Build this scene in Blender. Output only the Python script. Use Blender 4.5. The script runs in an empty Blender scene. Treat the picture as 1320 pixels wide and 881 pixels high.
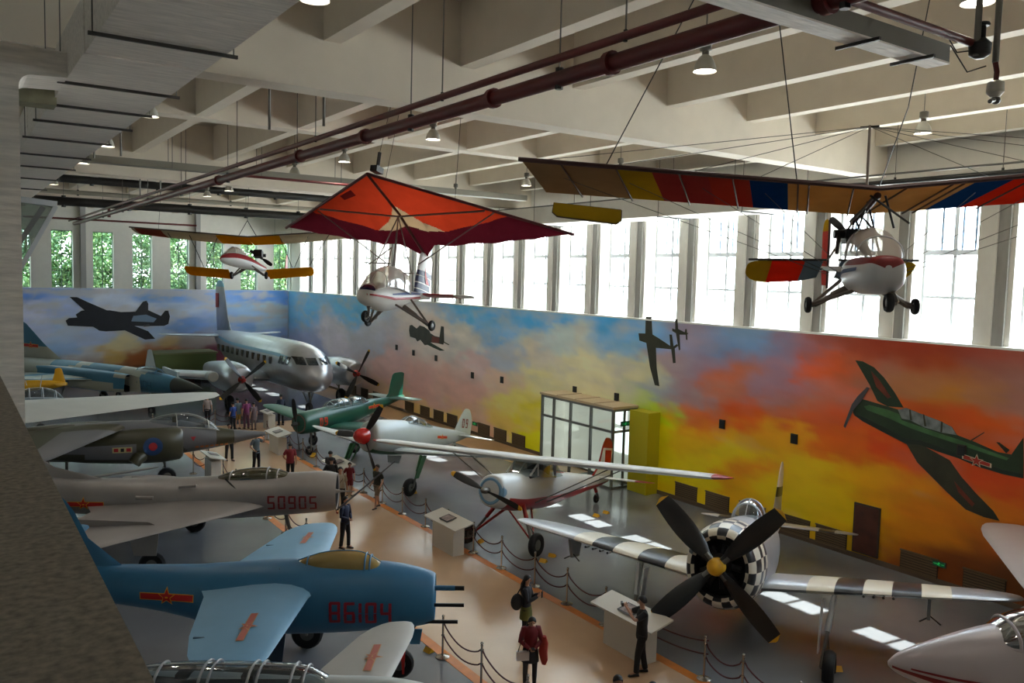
import bpy, bmesh, math, random
from mathutils import Vector, Matrix, noise
from mathutils.bvhtree import BVHTree
PI = math.pi
R = math.radians
sc = bpy.context.scene
COL = sc.collection
rnd = random.Random(7)

# ------------------------------------------------------------------ camera
HC = 8.7
cam_d = bpy.data.cameras.new('camera')
cam = bpy.data.objects.new('camera', cam_d)
COL.objects.link(cam)
cam_d.sensor_width = 36.0
cam_d.sensor_fit = 'HORIZONTAL'
cam_d.lens = 1069.95 * 36.0 / 1320.0
cam_d.clip_start = 0.05
cam_d.clip_end = 400
_y, _p, _r = R(34.4246), R(-4.4194), R(1.4808)
_f = Vector((math.sin(_y) * math.cos(_p), math.cos(_y) * math.cos(_p), math.sin(_p)))
_rt = Vector((math.cos(_y), -math.sin(_y), 0))
_up = _rt.cross(_f)
_rt2 = _rt * math.cos(_r) + _up * math.sin(_r)
_up2 = -_rt * math.sin(_r) + _up * math.cos(_r)
cam.matrix_world = Matrix(((_rt2.x, _up2.x, -_f.x, 0), (_rt2.y, _up2.y, -_f.y, 0), (_rt2.z, _up2.z, -_f.z, HC), (0, 0, 0, 1)))
sc.camera = cam

# ------------------------------------------------------------------ light
sc.view_settings.view_transform = 'Standard'
sc.view_settings.look = 'None'
sc.view_settings.exposure = 1.15
sc.view_settings.gamma = 1.0
sc.view_settings.use_curve_mapping = False
sc.cycles.max_bounces = 7
sc.cycles.diffuse_bounces = 4
sc.cycles.glossy_bounces = 3
sc.cycles.transparent_max_bounces = 12
sc.cycles.sample_clamp_indirect = 6.0
sc.cycles.caustics_reflective = False
sc.cycles.caustics_refractive = False

SKY = 9.0
LOWER_FILL = 2.0
w = bpy.data.worlds.new('world')
sc.world = w
w.use_nodes = True
nt = w.node_tree
nt.nodes.clear()
wo = nt.nodes.new('ShaderNodeOutputWorld')
bg = nt.nodes.new('ShaderNodeBackground')
tc = nt.nodes.new('ShaderNodeTexCoord')
sx = nt.nodes.new('ShaderNodeSeparateXYZ')
cr = nt.nodes.new('ShaderNodeValToRGB')
nt.links.new(tc.outputs['Generated'], sx.inputs[0])
nt.links.new(sx.outputs['Z'], cr.inputs[0])
cr.color_ramp.elements[0].position = 0.0
cr.color_ramp.elements[0].color = (0.95, 0.97, 1.0, 1)
cr.color_ramp.elements[1].position = 0.9
cr.color_ramp.elements[1].color = (0.62, 0.78, 1.0, 1)
# lower half of the surroundings brightened and warmed as added fill for the ceiling
mr = nt.nodes.new('ShaderNodeMapRange')
mr.inputs[1].default_value = -0.02
mr.inputs[2].default_value = -0.12
mr.inputs[3].default_value = 0.0
mr.inputs[4].default_value = 1.0
mx = nt.nodes.new('ShaderNodeMix')
mx.data_type = 'RGBA'
nt.links.new(sx.outputs['Z'], mr.inputs[0])
nt.links.new(mr.outputs[0], mx.inputs[0])
nt.links.new(cr.outputs[0], mx.inputs[6])
mx.inputs[7].default_value = (LOWER_FILL, LOWER_FILL * 0.96, LOWER_FILL * 0.91, 1)
nt.links.new(mx.outputs[2], bg.inputs[0])
bg.inputs[1].default_value = SKY
nt.links.new(bg.outputs[0], wo.inputs[0])

sun_d = bpy.data.lights.new('sun', 'SUN')
sun_d.energy = 16.0
sun_d.angle = R(0.55)
sun_d.color = (1.0, 0.95, 0.86)
sun = bpy.data.objects.new('sun', sun_d)
COL.objects.link(sun)
sun.rotation_euler = Vector((-1.0, 0.13, -1.56)).to_track_quat('-Z', 'Y').to_euler()

def portal(loc, sx_, sy_, direction):
    d = bpy.data.lights.new('window_portal', 'AREA')
    d.shape = 'RECTANGLE'
    d.size = sx_
    d.size_y = sy_
    d.cycles.is_portal = True
    o = bpy.data.objects.new('window_portal', d)
    COL.objects.link(o)
    o.location = loc
    o.rotation_euler = Vector(direction).to_track_quat('-Z', 'Y').to_euler()

WIN_Y = [13.1 + 2.92 * k for k in range(-5, 19)]       # windows of the long wall
portal((25.1, 39.3, 9.4), 70, 4.6, (-1, 0, 0))
portal((13.0, 69.45, 9.4), 24, 4.3, (0, -1, 0))

# ------------------------------------------------------------------ materials
def lin(c):
    return tuple(((x / 255.0) / 12.92 if x <= 10 else (((x / 255.0) + 0.055) / 1.055) ** 2.4) for x in c) + (1.0,)

MATS = {}
def mat(name, col, rough=0.5, metal=0.0, ns=0.0, na=0.0, bump=0.0, emit=None, stretch=None, spec=0.5, coat=0.0):
    if name in MATS:
        return MATS[name]
    m = bpy.data.materials.new(name)
    m.use_nodes = True
    t = m.node_tree
    b = t.nodes['Principled BSDF']
    c = lin(col)
    b.inputs['Base Color'].default_value = c
    b.inputs['Roughness'].default_value = rough
    b.inputs['Metallic'].default_value = metal
    b.inputs['Specular IOR Level'].default_value = spec
    if coat:
        b.inputs['Coat Weight'].default_value = coat
    if ns:
        g = t.nodes.new('ShaderNodeTexCoord')
        mp = t.nodes.new('ShaderNodeMapping')
        if stretch:
            mp.inputs['Scale'].default_value = stretch
        n = t.nodes.new('ShaderNodeTexNoise')
        n.inputs['Scale'].default_value = ns
        n.inputs['Detail'].default_value = 5
        r = t.nodes.new('ShaderNodeMapRange')
        r.inputs[1].default_value = 0.3
        r.inputs[2].default_value = 0.7
        r.inputs[3].default_value = 1 - na
        r.inputs[4].default_value = 1 + na
        h = t.nodes.new('ShaderNodeVectorMath')
        h.operation = 'SCALE'
        h.inputs[0].default_value = c[:3]
        t.links.new(g.outputs['Object'], mp.inputs[0])
        t.links.new(mp.outputs[0], n.inputs['Vector'])
        t.links.new(n.outputs[0], r.inputs[0])
        t.links.new(r.outputs[0], h.inputs['Scale'])
        t.links.new(h.outputs[0], b.inputs['Base Color'])
        if bump:
            bp = t.nodes.new('ShaderNodeBump')
            bp.inputs['Strength'].default_value = bump
            bp.inputs['Distance'].default_value = 0.03
            t.links.new(n.outputs[0], bp.inputs['Height'])
            t.links.new(bp.outputs[0], b.inputs['Normal'])
    if emit:
        b.inputs['Emission Color'].default_value = c
        b.inputs['Emission Strength'].default_value = emit
    MATS[name] = m
    return m

def glass(name, tint=(235, 240, 240), glossy=0.12, solid=0.0, scol=(90, 90, 80)):
    if name in MATS:
        return MATS[name]
    m = bpy.data.materials.new(name)
    m.use_nodes = True
    t = m.node_tree
    t.nodes.clear()
    o = t.nodes.new('ShaderNodeOutputMaterial')
    tr = t.nodes.new('ShaderNodeBsdfTransparent')
    tr.inputs[0].default_value = lin(tint)
    gl = t.nodes.new('ShaderNodeBsdfGlossy')
    gl.inputs['Roughness'].default_value = 0.06
    df = t.nodes.new('ShaderNodeBsdfDiffuse')
    df.inputs[0].default_value = lin(scol)
    lw = t.nodes.new('ShaderNodeLayerWeight')
    lw.inputs[0].default_value = 0.18
    ad = t.nodes.new('ShaderNodeMath')
    ad.operation = 'MULTIPLY_ADD'
    ad.inputs[1].default_value = 0.25
    ad.inputs[2].default_value = glossy
    m1 = t.nodes.new('ShaderNodeMixShader')
    m2 = t.nodes.new('ShaderNodeMixShader')
    m2.inputs[0].default_value = solid
    t.links.new(lw.outputs['Fresnel'], ad.inputs[0])
    t.links.new(ad.outputs[0], m1.inputs[0])
    t.links.new(tr.outputs[0], m1.inputs[1])
    t.links.new(gl.outputs[0], m1.inputs[2])
    t.links.new(m1.outputs[0], m2.inputs[1])
    t.links.new(df.outputs[0], m2.inputs[2])
    t.links.new(m2.outputs[0], o.inputs[0])
    MATS[name] = m
    return m

def attr_mat(name, rough=0.6):
    m = bpy.data.materials.new(name)
    m.use_nodes = True
    t = m.node_tree
    b = t.nodes['Principled BSDF']
    a = t.nodes.new('ShaderNodeAttribute')
    a.attribute_name = 'paint'
    b.inputs['Roughness'].default_value = rough
    t.links.new(a.outputs['Color'], b.inputs['Base Color'])
    return m

# ------------------------------------------------------------------ mesh builder
class MB:
    def __init__(s):
        s.v, s.f, s.m, s.mats = [], [], [], []
    def mi(s, m):
        if m not in s.mats:
            s.mats.append(m)
        return s.mats.index(m)
    def add(s, vs, fs, m):
        o = len(s.v)
        s.v += [tuple(x) for x in vs]
        if isinstance(m, (list, tuple)):
            for q, mm in zip(fs, m):
                s.f.append(tuple(i + o for i in q)); s.m.append(s.mi(mm))
        else:
            k = s.mi(m)
            for q in fs:
                s.f.append(tuple(i + o for i in q)); s.m.append(k)
    def box(s, a, b, m):
        (x0, y0, z0), (x1, y1, z1) = a, b
        vs = [(x0, y0, z0), (x1, y0, z0), (x1, y1, z0), (x0, y1, z0), (x0, y0, z1), (x1, y0, z1), (x1, y1, z1), (x0, y1, z1)]
        s.add(vs, [(0, 3, 2, 1), (4, 5, 6, 7), (0, 1, 5, 4), (1, 2, 6, 5), (2, 3, 7, 6), (3, 0, 4, 7)], m)
        return s
    def bar(s, p, q, w, h, m, up=(0, 0, 1)):
        p, q = Vector(p), Vector(q)
        d = (q - p).normalized()
        u = Vector(up)
        if abs(d.dot(u)) > 0.98:
            u = Vector((1, 0, 0))
        a = d.cross(u).normalized() * (w / 2)
        b = a.cross(d).normalized() * (h / 2)
        vs = [p - a - b, p + a - b, p + a + b, p - a + b, q - a - b, q + a - b, q + a + b, q - a + b]
        s.add(vs, [(0, 3, 2, 1), (4, 5, 6, 7), (0, 1, 5, 4), (1, 2, 6, 5), (2, 3, 7, 6), (3, 0, 4, 7)], m)
        return s
    def tube(s, pts, r, m, n=8, cap=True, flat=1.0):
        pts = [Vector(p) for p in pts]
        rs = r if isinstance(r, (list, tuple)) else [r] * len(pts)
        d0 = (pts[1] - pts[0]).normalized()
        ref = Vector((0, 0, 1)) if abs(d0.z) < 0.9 else Vector((1, 0, 0))
        u = d0.cross(ref).normalized()
        rings = []
        for i, p in enumerate(pts):
            if i == 0: d = pts[1] - pts[0]
            elif i == len(pts) - 1: d = pts[-1] - pts[-2]
            else: d = (pts[i + 1] - p).normalized() + (p - pts[i - 1]).normalized()
            d = d.normalized() if d.length > 1e-9 else d0
            u = (u - d * u.dot(d)).normalized()
            v = d.cross(u)
            rings.append([p + u * math.cos(2 * PI * k / n) * rs[i] + v * math.sin(2 * PI * k / n) * rs[i] * flat for k in range(n)])
        s.loft(rings, m, cap, cap)
        return s
    def loft(s, rings, m, cap0=True, cap1=True, closed=True):
        n = len(rings[0])
        vs = [v for r in rings for v in r]
        fs, ms = [], []
        nn = n if closed else n - 1
        for i in range(len(rings) - 1):
            for j in range(nn):
                k = (j + 1) % n
                fs.append((i * n + j, i * n + k, (i + 1) * n + k, (i + 1) * n + j))
                ms.append(m(i, j) if callable(m) else m)
        if cap0:
            fs.append(tuple(reversed(range(n)))); ms.append(m(0, 0) if callable(m) else m)
        if cap1:
            b = (len(rings) - 1) * n
            fs.append(tuple(b + j for j in range(n))); ms.append(m(len(rings) - 2, 0) if callable(m) else m)
        s.add(vs, fs, ms)
        return s
    def ball(s, c, r, m, nu=12, nv=8, z0=-1.0, z1=1.0):
        rx, ry, rz = (r, r, r) if not isinstance(r, (list, tuple)) else r
        c = Vector(c)
        a0, a1 = math.asin(z0), math.asin(z1)
        rings = []
        for i in range(nv + 1):
            a = a0 + (a1 - a0) * i / nv
            cc = max(math.cos(a), 1e-3)
            rings.append([c + Vector((rx * cc * math.cos(2 * PI * k / nu), ry * cc * math.sin(2 * PI * k / nu), rz * math.sin(a))) for k in range(nu)])
        s.loft(rings, m)
        return s
    def lathe(s, prof, m, n=20, o=(0, 0, 0), ax='z', cap0=True, cap1=True):
        o = Vector(o)
        rings = []
        for r, t in prof:
            ring = []
            for k in range(n):
                a = 2 * PI * k / n
                x, y = max(r, 1e-4) * math.cos(a), max(r, 1e-4) * math.sin(a)
                ring.append(o + (Vector((x, y, t)) if ax == 'z' else Vector((t, x, y)) if ax == 'x' else Vector((y, t, x))))
            rings.append(ring)
        s.loft(rings, m, cap0, cap1)
        return s
    def prism(s, poly, o, U, V, depth, m):
        o, U, V = Vector(o), Vector(U), Vector(V)
        N = U.cross(V).normalized() * depth
        n = len(poly)
        a = [o + U * x + V * y for x, y in poly]
        b = [p + N for p in a]
        s.add(a + b, [tuple(reversed(range(n))), tuple(range(n, 2 * n))] + [(i, (i + 1) % n, n + (i + 1) % n, n + i) for i in range(n)], m)
        return s
    def build(s, name, parent=None, smooth=True, angle=38, recalc=True, solid=0.0):
        me = bpy.data.meshes.new(name)
        me.from_pydata(s.v, [], s.f)
        for m in s.mats:
            me.materials.append(m)
        me.polygons.foreach_set('material_index', s.m)
        me.update()
        if recalc:
            b = bmesh.new(); b.from_mesh(me)
            bmesh.ops.recalc_face_normals(b, faces=b.faces)
            b.to_mesh(me); b.free()
        if smooth:
            me.polygons.foreach_set('use_smooth', [True] * len(me.polygons))
            me.set_sharp_from_angle(angle=R(angle))
        o = bpy.data.objects.new(name, me)
        COL.objects.link(o)
        if parent:
            o.parent = parent
        if solid:
            k = o.modifiers.new('thickness', 'SOLIDIFY'); k.thickness = solid; k.offset = 0
        return o

def tag(o, label=None, cat=None, group=None, kind=None):
    if label: o['label'] = label
    if cat: o['category'] = cat
    if group: o['group'] = group
    if kind: o['kind'] = kind
    return o
def empty(name, loc, rz=0.0, label=None, cat=None, group=None):
    o = bpy.data.objects.new(name, None)
    o.empty_display_size = 0.2
    COL.objects.link(o)
    o.location = loc
    o.rotation_euler = (0, 0, rz)
    return tag(o, label, cat, group)
def frame(name, loc, yaw, pitch, roll, scale, label, cat, group=None):
    o = empty(name, (0, 0, 0), 0, label, cat, group)
    cy, sy, cp, sp, c_, s_ = math.cos(R(yaw)), math.sin(R(yaw)), math.cos(R(pitch)), math.sin(R(pitch)), math.cos(R(roll)), math.sin(R(roll))
    Z = Matrix(((cy, -sy, 0), (sy, cy, 0), (0, 0, 1)))
    Y = Matrix(((cp, 0, -sp), (0, 1, 0), (sp, 0, cp)))
    X = Matrix(((1, 0, 0), (0, c_, -s_), (0, s_, c_)))
    o.matrix_world = Matrix.Translation(Vector(loc)) @ (Z @ Y @ X).to_4x4() @ Matrix.Scale(scale, 4)
    return o
def copy_tree(o, parent=None):
    c = o.copy(); COL.objects.link(c)
    if parent: c.parent = parent
    for ch in list(o.children):
        copy_tree(ch, c)
    return c
def struct(o):
    o['kind'] = 'structure'
    return o
def smooth1(pts, sub=3):
    """Catmull-Rom resample of a list of number tuples."""
    out = []
    n = len(pts)
    for i in range(n - 1):
        p0, p1, p2, p3 = pts[max(i - 1, 0)], pts[i], pts[i + 1], pts[min(i + 2, n - 1)]
        for k in range(sub):
            t = k / sub
            out.append(tuple(0.5 * (2 * b + (c - a) * t + (2 * a - 5 * b + 4 * c - d) * t * t + (-a + 3 * b - 3 * c + d) * t ** 3) for a, b, c, d in zip(p0, p1, p2, p3)))
    out.append(tuple(pts[-1]))
    return out

# common materials
WHITE = mat('white_wall_paint', (216, 212, 204), 0.75, ns=3, na=0.03)
CEILP = mat('ceiling_paint', (212, 202, 186), 0.8, ns=2, na=0.03)
RED_PIPE = mat('red_pipe_paint', (88, 20, 18), 0.5)
BLACK_PIPE = mat('black_pipe_paint', (34, 32, 30), 0.4)
STEEL = mat('dull_steel', (110, 108, 104), 0.4, 0.7)
CHROME = mat('chrome', (190, 188, 184), 0.18, 1.0)
FOIL = mat('duct_foil', (236, 229, 220), 0.6, 0.0, ns=7, na=0.14, bump=0.5, stretch=(0.4, 3, 3))
BLACK = mat('black_paint', (16, 16, 17), 0.45)
RUBBER = mat('rubber', (20, 20, 21), 0.75)
YELLOW = mat('yellow_paint', (214, 160, 20), 0.5)
REDP = mat('insignia_red', (190, 22, 16), 0.5)
YELP = mat('insignia_yellow', (226, 160, 24), 0.5)
FRAMEW = mat('window_frame_paint', (188, 192, 196), 0.4)
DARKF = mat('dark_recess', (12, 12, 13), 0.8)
# ================================================================== STRUCTURE
Y0, Y1 = -6.0, 69.0
XL = -14.0
# floor
FLOOR = mat('grey_epoxy_floor', (116, 118, 122), 0.2, ns=0.35, na=0.14, spec=0.6)
TAN = mat('tan_epoxy_floor', (200, 166, 132), 0.2, ns=0.5, na=0.08, spec=0.6)
SAND = mat('sand_floor', (176, 138, 96), 0.3, ns=0.5, na=0.1)
ORANGE = mat('orange_line_paint', (205, 118, 36), 0.4, ns=3, na=0.12)
m = MB(); m.box((XL - 1, Y0 - 1, -0.3), (26, 71, 0), FLOOR)
struct(m.build('floor', smooth=False))
m = MB()
m.box((9.45, Y0, 0.001), (13.35, 47.0, 0.006), TAN)
m.box((-6, 43.2, 0.001), (9.45, 46.0, 0.006), TAN)
m.box((13.35, 43.6, 0.001), (17.0, 47.0, 0.006), TAN)
wk = tag(m.build('walkway', smooth=False), 'tan glossy visitor walkway between the aircraft rows', 'walkway', kind='structure')
for nm, a, b in [('edge_line', (13.35, Y0), (13.6, 43.6)), ('edge_line', (9.2, Y0), (9.45, 43.2)), ('edge_line', (-6, 42.95), (9.45, 43.2)), ('edge_line', (-6, 46.0), (9.6, 46.25))]:
    MB().box((a[0], a[1], 0.002), (b[0], b[1], 0.009), ORANGE).build(nm, wk, smooth=False)
m = MB(); m.box((21.9, 28.5, 0.001), (24.05, 60.0, 0.006), SAND)
tag(m.build('wall_strip_floor', smooth=False), 'sand coloured floor strip along the mural wall', 'floor', kind='structure')

# long right wall with the mural: plaster behind, window band above
m = MB()
m.box((24.06, Y0, 0), (25.3, Y1 + 0.6, 7.08), WHITE)
m.box((24.0, Y0, 7.06), (25.3, Y1, 7.13), mat('ledge_white', (235, 235, 230), 0.5))
m.box((24.3, Y0, 11.7), (25.3, Y1 + 0.6, 14.4), WHITE)
PIERC = mat('pier_concrete', (150, 148, 144), 0.85, ns=4, na=0.15, stretch=(1, 1, 0.15))
edges = [Y0] + [e for yc in WIN_Y for e in (yc - 0.95, yc + 0.95)] + [Y1 + 0.6]
for i in range(0, len(edges), 2):
    a, b = edges[i], edges[i + 1]
    if b > a:
        m.box((24.3, a, 7.08), (25.3, b, 11.7), WHITE)
        if b - a > 0.9 and i > 0 and i < len(edges) - 2:
            m.box((24.2, a + 0.14, 7.1), (24.32, a + 0.44, 11.7), PIERC)
            m.box((24.14, a + 0.44, 7.1), (24.32, a + 0.56, 11.7), WHITE)
struct(m.build('wall_right', smooth=False))
GLASS = glass('window_glass', (240, 246, 248), 0.03)
for i, yc in enumerate(WIN_Y):
    wn = empty('window_%d' % (i + 1), (24.95, yc, 7.1))
    wn['kind'] = 'structure'
    m = MB()
    for y in (-0.92, 0.92): m.box((-0.05, y - 0.04, 0), (0.05, y + 0.04, 4.6), FRAMEW)
    m.box((-0.05, -0.05, 0), (0.05, 0.05, 4.6), FRAMEW)
    for z, h in ((0.02, 0.04), (1.33, 0.045), (2.68, 0.08), (4.56, 0.04)): m.box((-0.045, -0.92, z - h), (0.045, 0.92, z + h), FRAMEW)
    for y in (-0.5, -0.12, 0.12, 0.5): m.box((0.1, y - 0.03, 2.7), (0.16, y + 0.03, 4.6), mat('blue_grey_frame', (120, 136, 156), 0.4))
    m.build('window_frame', wn, smooth=False)
    MB().box((-0.01, -0.9, 0.04), (0.0, 0.9, 4.55), GLASS).build('window_pane', wn, smooth=False)
# eave outside the long wall
struct(MB().box((25.3, Y0, 12.6), (26.8, Y1, 12.9), WHITE).build('roof_eave', smooth=False))

# far wall
FWX = [4.3 + 2.72 * k for k in range(-7, 8)]
m = MB()
m.box((XL, 68.62, 0), (25.3, 69.6, 7.1), WHITE)
m.box((XL, 68.8, 11.3), (25.3, 69.6, 14.4), WHITE)
ed = [XL] + [e for xc in [7.18 + 2.72 * k for k in range(-7, 7)] for e in (xc - 0.7, xc + 0.7)] + [25.3]
for i in range(0, len(ed), 2):
    m.box((ed[i], 68.8, 7.1), (ed[i + 1], 69.6, 11.3), WHITE)
for xc in (8.35, 16.5, 0.2):
    m.box((xc, 68.5, 7.1), (xc + 0.35, 68.82, 13.6), mat('pier_grey', (160, 158, 155), 0.8))
struct(m.build('wall_far', smooth=False))
for k in range(14):
    xc = 7.18 + 2.72 * (k - 7)
    wn = empty('window_%d' % (len(WIN_Y) + k + 1), (xc, 69.3, 7.1))
    wn['kind'] = 'structure'
    FD = mat('far_frame', (70, 82, 78), 0.5)
    m = MB()
    for x in (-0.68, 0, 0.68): m.box((x - 0.025, -0.04, 0), (x + 0.025, 0.04, 4.2), FD)
    for z in (0.02, 1.22, 2.44, 4.17): m.box((-0.68, -0.04, z - 0.025), (0.68, 0.04, z + 0.025), FD)
    m.build('window_frame', wn, smooth=False)
    MB().box((-0.67, 0, 0.03), (0.67, 0.01, 4.16), glass('far_glass', (214, 224, 220), 0.04)).build('window_pane', wn, smooth=False)
struct(MB().box((XL - 0.4, Y0, 0), (XL, 69.6, 14.4), WHITE).build('wall_left', smooth=False))
struct(MB().box((XL - 0.4, Y0 - 0.4, 0), (25.3, Y0, 14.4), WHITE).build('wall_back', smooth=False))

# ceiling: slab, ribs, cross beams, girders
m = MB()
m.box((XL - 0.4, Y0 - 0.4, 14.3), (25.4, 69.7, 14.6), CEILP)
ribx = [6.1 + 2.95 * k for k in range(-7, 7)]
for x in ribx:
    if x < 24.5: m.box((x - 0.17, Y0, 13.0), (x + 0.17, 69, 14.3), CEILP)
for k, y in enumerate([-3.6 + 9.5 * k for k in range(8)]):
    deep = (k % 2 == 0)
    zb = 12.1 if deep else 12.95
    m.box((XL, y - 0.3, zb), (24.35, y + 0.3, 14.3), CEILP)
struct(m.build('ceiling', smooth=False))

# skirting along the mural wall
struct(MB().box((23.98, Y0, 0), (24.06, 68.6, 0.16), mat('skirting', (96, 80, 66), 0.6)).build('baseboard_right', smooth=False))

# ------------------------------------------------------------------ murals
def fbm(p, o=4):
    v, a, f = 0.0, 0.5, 1.0
    for _ in range(o):
        v += a * noise.noise(Vector(p) * f); a *= 0.5; f *= 2.05
    return v
def mural(name, ctrl, u0, u1, z0, z1, place, du, dz, sig, warp, label, stretch=1.6, streak=0.25, cloud=0.0, cu0=0.0, sat=1.18):
    nu, nz = int((u1 - u0) / du) + 1, int((z1 - z0) / dz) + 1
    vs, cols = [], []
    C = [(u, z, Vector(lin(c)[:3])) for u, z, c in ctrl]
    for i in range(nu):
        u = u0 + (u1 - u0) * i / (nu - 1)
        for j in range(nz):
            z = z0 + (z1 - z0) * j / (nz - 1)
            wu = u + warp * 2.2 * fbm((u * 0.35, z * 0.8, 3.1))
            wz = z + warp * 0.9 * fbm((u * 0.35, z * 0.8, 9.7))
            wu += 1.5 * warp * fbm((u * 0.9, z * 2.4, 17.0), 5)
            wz += 0.75 * warp * fbm((u * 0.8, z * 2.6, 27.0), 5)
            t, acc = 0.0, Vector((0, 0, 0))
            for cu, cz, cc in C:
                d = ((wu - cu) / stretch) ** 2 + (wz - cz) ** 2
                k = 1.0 / (d ** 2.6 + 0.02)
                acc += cc * k; t += k
            c = acc / t
            n1 = fbm((u * 0.5, z * 1.6, 21.0), 5)
            c = c * (1.0 + streak * n1)
            n2 = max(0.0, fbm((u * 0.28 + 5, z * 0.75, 40.0), 5) - 0.05)
            g = (c.x + c.y + c.z) / 3
            c = c.lerp(Vector((g, g, g)) * 1.2, min(0.3, n2 * 0.8))
            g = (c.x + c.y + c.z) / 3
            c = Vector([max(0.002, g + (q - g) * sat) for q in c])
            if cloud:
                n3 = fbm((u * 0.33 + 11, z * 1.1, 5.0), 6) + 0.35 * fbm((u * 1.1, z * 3.2, 8.0), 4)
                fz = max(0.0, min(1.0, (z - 3.0) / 1.6)) * max(0.0, min(1.0, (u - cu0) / 5.0))
                c = c.lerp(Vector((0.66, 0.63, 0.66)), max(0.0, min(0.85, (n3 + 0.06) * cloud)) * fz)
            vs.append(place(u, z)); cols.append((c.x, c.y, c.z, 1.0))
    fs = [(i * nz + j, (i + 1) * nz + j, (i + 1) * nz + j + 1, i * nz + j + 1) for i in range(nu - 1) for j in range(nz - 1)]
    me = bpy.data.meshes.new(name)
    me.from_pydata(vs, [], fs)
    a = me.color_attributes.new('paint', 'FLOAT_COLOR', 'POINT')
    a.data.foreach_set('color', [x for c in cols for x in c])
    me.materials.append(attr_mat(name + '_paint', 0.5))
    o = bpy.data.objects.new(name, me)
    COL.objects.link(o)
    k = o.modifiers.new('panel', 'SOLIDIFY'); k.thickness = 0.02
    tag(o, label, 'mural')
    return o

RW = [(65.32,5.92,(95,140,175)),(55.91,6.05,(90,140,180)),(58.76,4.17,(165,160,170)),(63.52,2.59,(130,135,160)),(51.92,4.12,(150,150,160)),(49.47,2.77,(165,140,140)),(45.1,1.77,(165,135,132)),(39.76,6.81,(80,135,175)),(43.26,5.26,(170,160,155)),(39.69,5.07,(165,160,155)),(35.87,6.99,(75,130,172)),(36.55,5.73,(90,135,170)),(32.46,6.77,(70,130,172)),(31.17,5.74,(150,160,160)),(32.37,4.89,(165,158,145)),(35.76,4.57,(140,145,155)),(38.01,3.93,(165,145,145)),(39.58,2.46,(165,135,128)),(43.1,1.09,(160,135,130)),(36.44,3.27,(170,148,135)),(34.93,2.24,(175,160,100)),(36.35,1.21,(172,150,90)),(32.86,1.75,(178,158,60)),(32.81,0.59,(180,155,30)),(37.87,0.75,(168,140,125)),(29.94,4.75,(172,165,140)),(28.88,5.92,(160,160,150)),(32.31,3.75,(172,162,125)),(26.83,6.75,(68,128,170)),(27.81,6.0,(70,125,165)),(26.74,5.08,(165,160,140)),(28.79,4.16,(172,165,140)),(25.29,4.9,(160,155,125)),(26.29,5.79,(100,135,160)),(24.47,6.58,(85,130,165)),(23.58,6.33,(120,120,140)),(24.34,4.36,(110,125,140)),(25.69,3.7,(150,155,130)),(24.75,3.51,(140,145,40)),(24.46,2.42,(165,140,10)),(24.62,1.09,(165,140,8)),(23.53,5.4,(130,110,115)),(23.06,4.52,(125,100,105)),(22.36,6.73,(125,110,120)),(22.29,5.53,(110,105,125)),(21.2,6.81,(110,115,135)),(20.8,6.4,(85,115,150)),(19.39,6.66,(80,120,155)),(20.04,5.76,(140,90,75)),(21.1,5.06,(150,85,60)),(22.17,3.42,(160,80,50)),(22.52,2.44,(165,120,25)),(20.98,3.02,(165,115,30)),(19.94,4.06,(160,70,40)),(20.55,2.21,(170,140,15)),(22.47,1.53,(170,140,15)),(22.81,0.21,(165,130,20)),(19.8,1.78,(160,90,35)),(19.75,0.93,(165,115,30)),(18.69,6.17,(110,100,120)),(17.77,6.78,(125,90,95)),(16.8,5.83,(160,75,45)),(18.3,5.12,(120,100,115)),(17.64,4.67,(150,80,50)),(18.53,3.44,(165,110,20)),(16.7,4.28,(155,70,45)),(16.28,6.9,(120,60,45)),(18.39,1.25,(165,130,15)),(17.2,2.6,(170,130,10)),(16.07,3.61,(160,80,35)),(16.23,1.5,(170,130,10)),(15.32,0.7,(160,120,15)),(15.17,6.74,(115,45,30)),(13.66,6.99,(105,35,25)),(12.06,7.01,(110,35,25)),(14.86,6.04,(135,75,55)),(13.15,6.45,(130,65,30)),(11.4,6.63,(105,55,45)),(13.1,5.77,(135,90,30)),(11.98,5.91,(140,95,25)),(10.96,6.25,(110,80,75)),(11.19,6.65,(110,60,50)),(13.58,5.82,(115,85,80)),(12.22,6.21,(105,75,72)),(10.93,5.82,(115,85,80)),(12.58,4.92,(140,60,25)),(11.26,4.69,(145,65,30)),(13.94,3.75,(155,60,30)),(14.64,2.63,(165,110,15)),(13.36,2.44,(160,100,15)),(11.81,3.25,(150,60,30)),(10.77,3.48,(140,55,28)),(12.18,2.26,(150,90,15)),(10.9,2.36,(145,85,15)),(14.0,0.82,(150,95,10)),(12.81,1.39,(150,95,12)),(13.98,0.46,(120,60,15)),(12.76,0.58,(90,45,18)),(11.44,1.09,(95,50,18)),(10.6,0.91,(70,40,20)),(11.83,0.41,(80,40,20)),(10.27,1.88,(120,60,15)),(13.21,0.2,(85,45,20)),(48.27,0.87,(160,140,120)),(45.04,0.33,(165,145,100)),(41.22,0.22,(170,150,100))]
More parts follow.
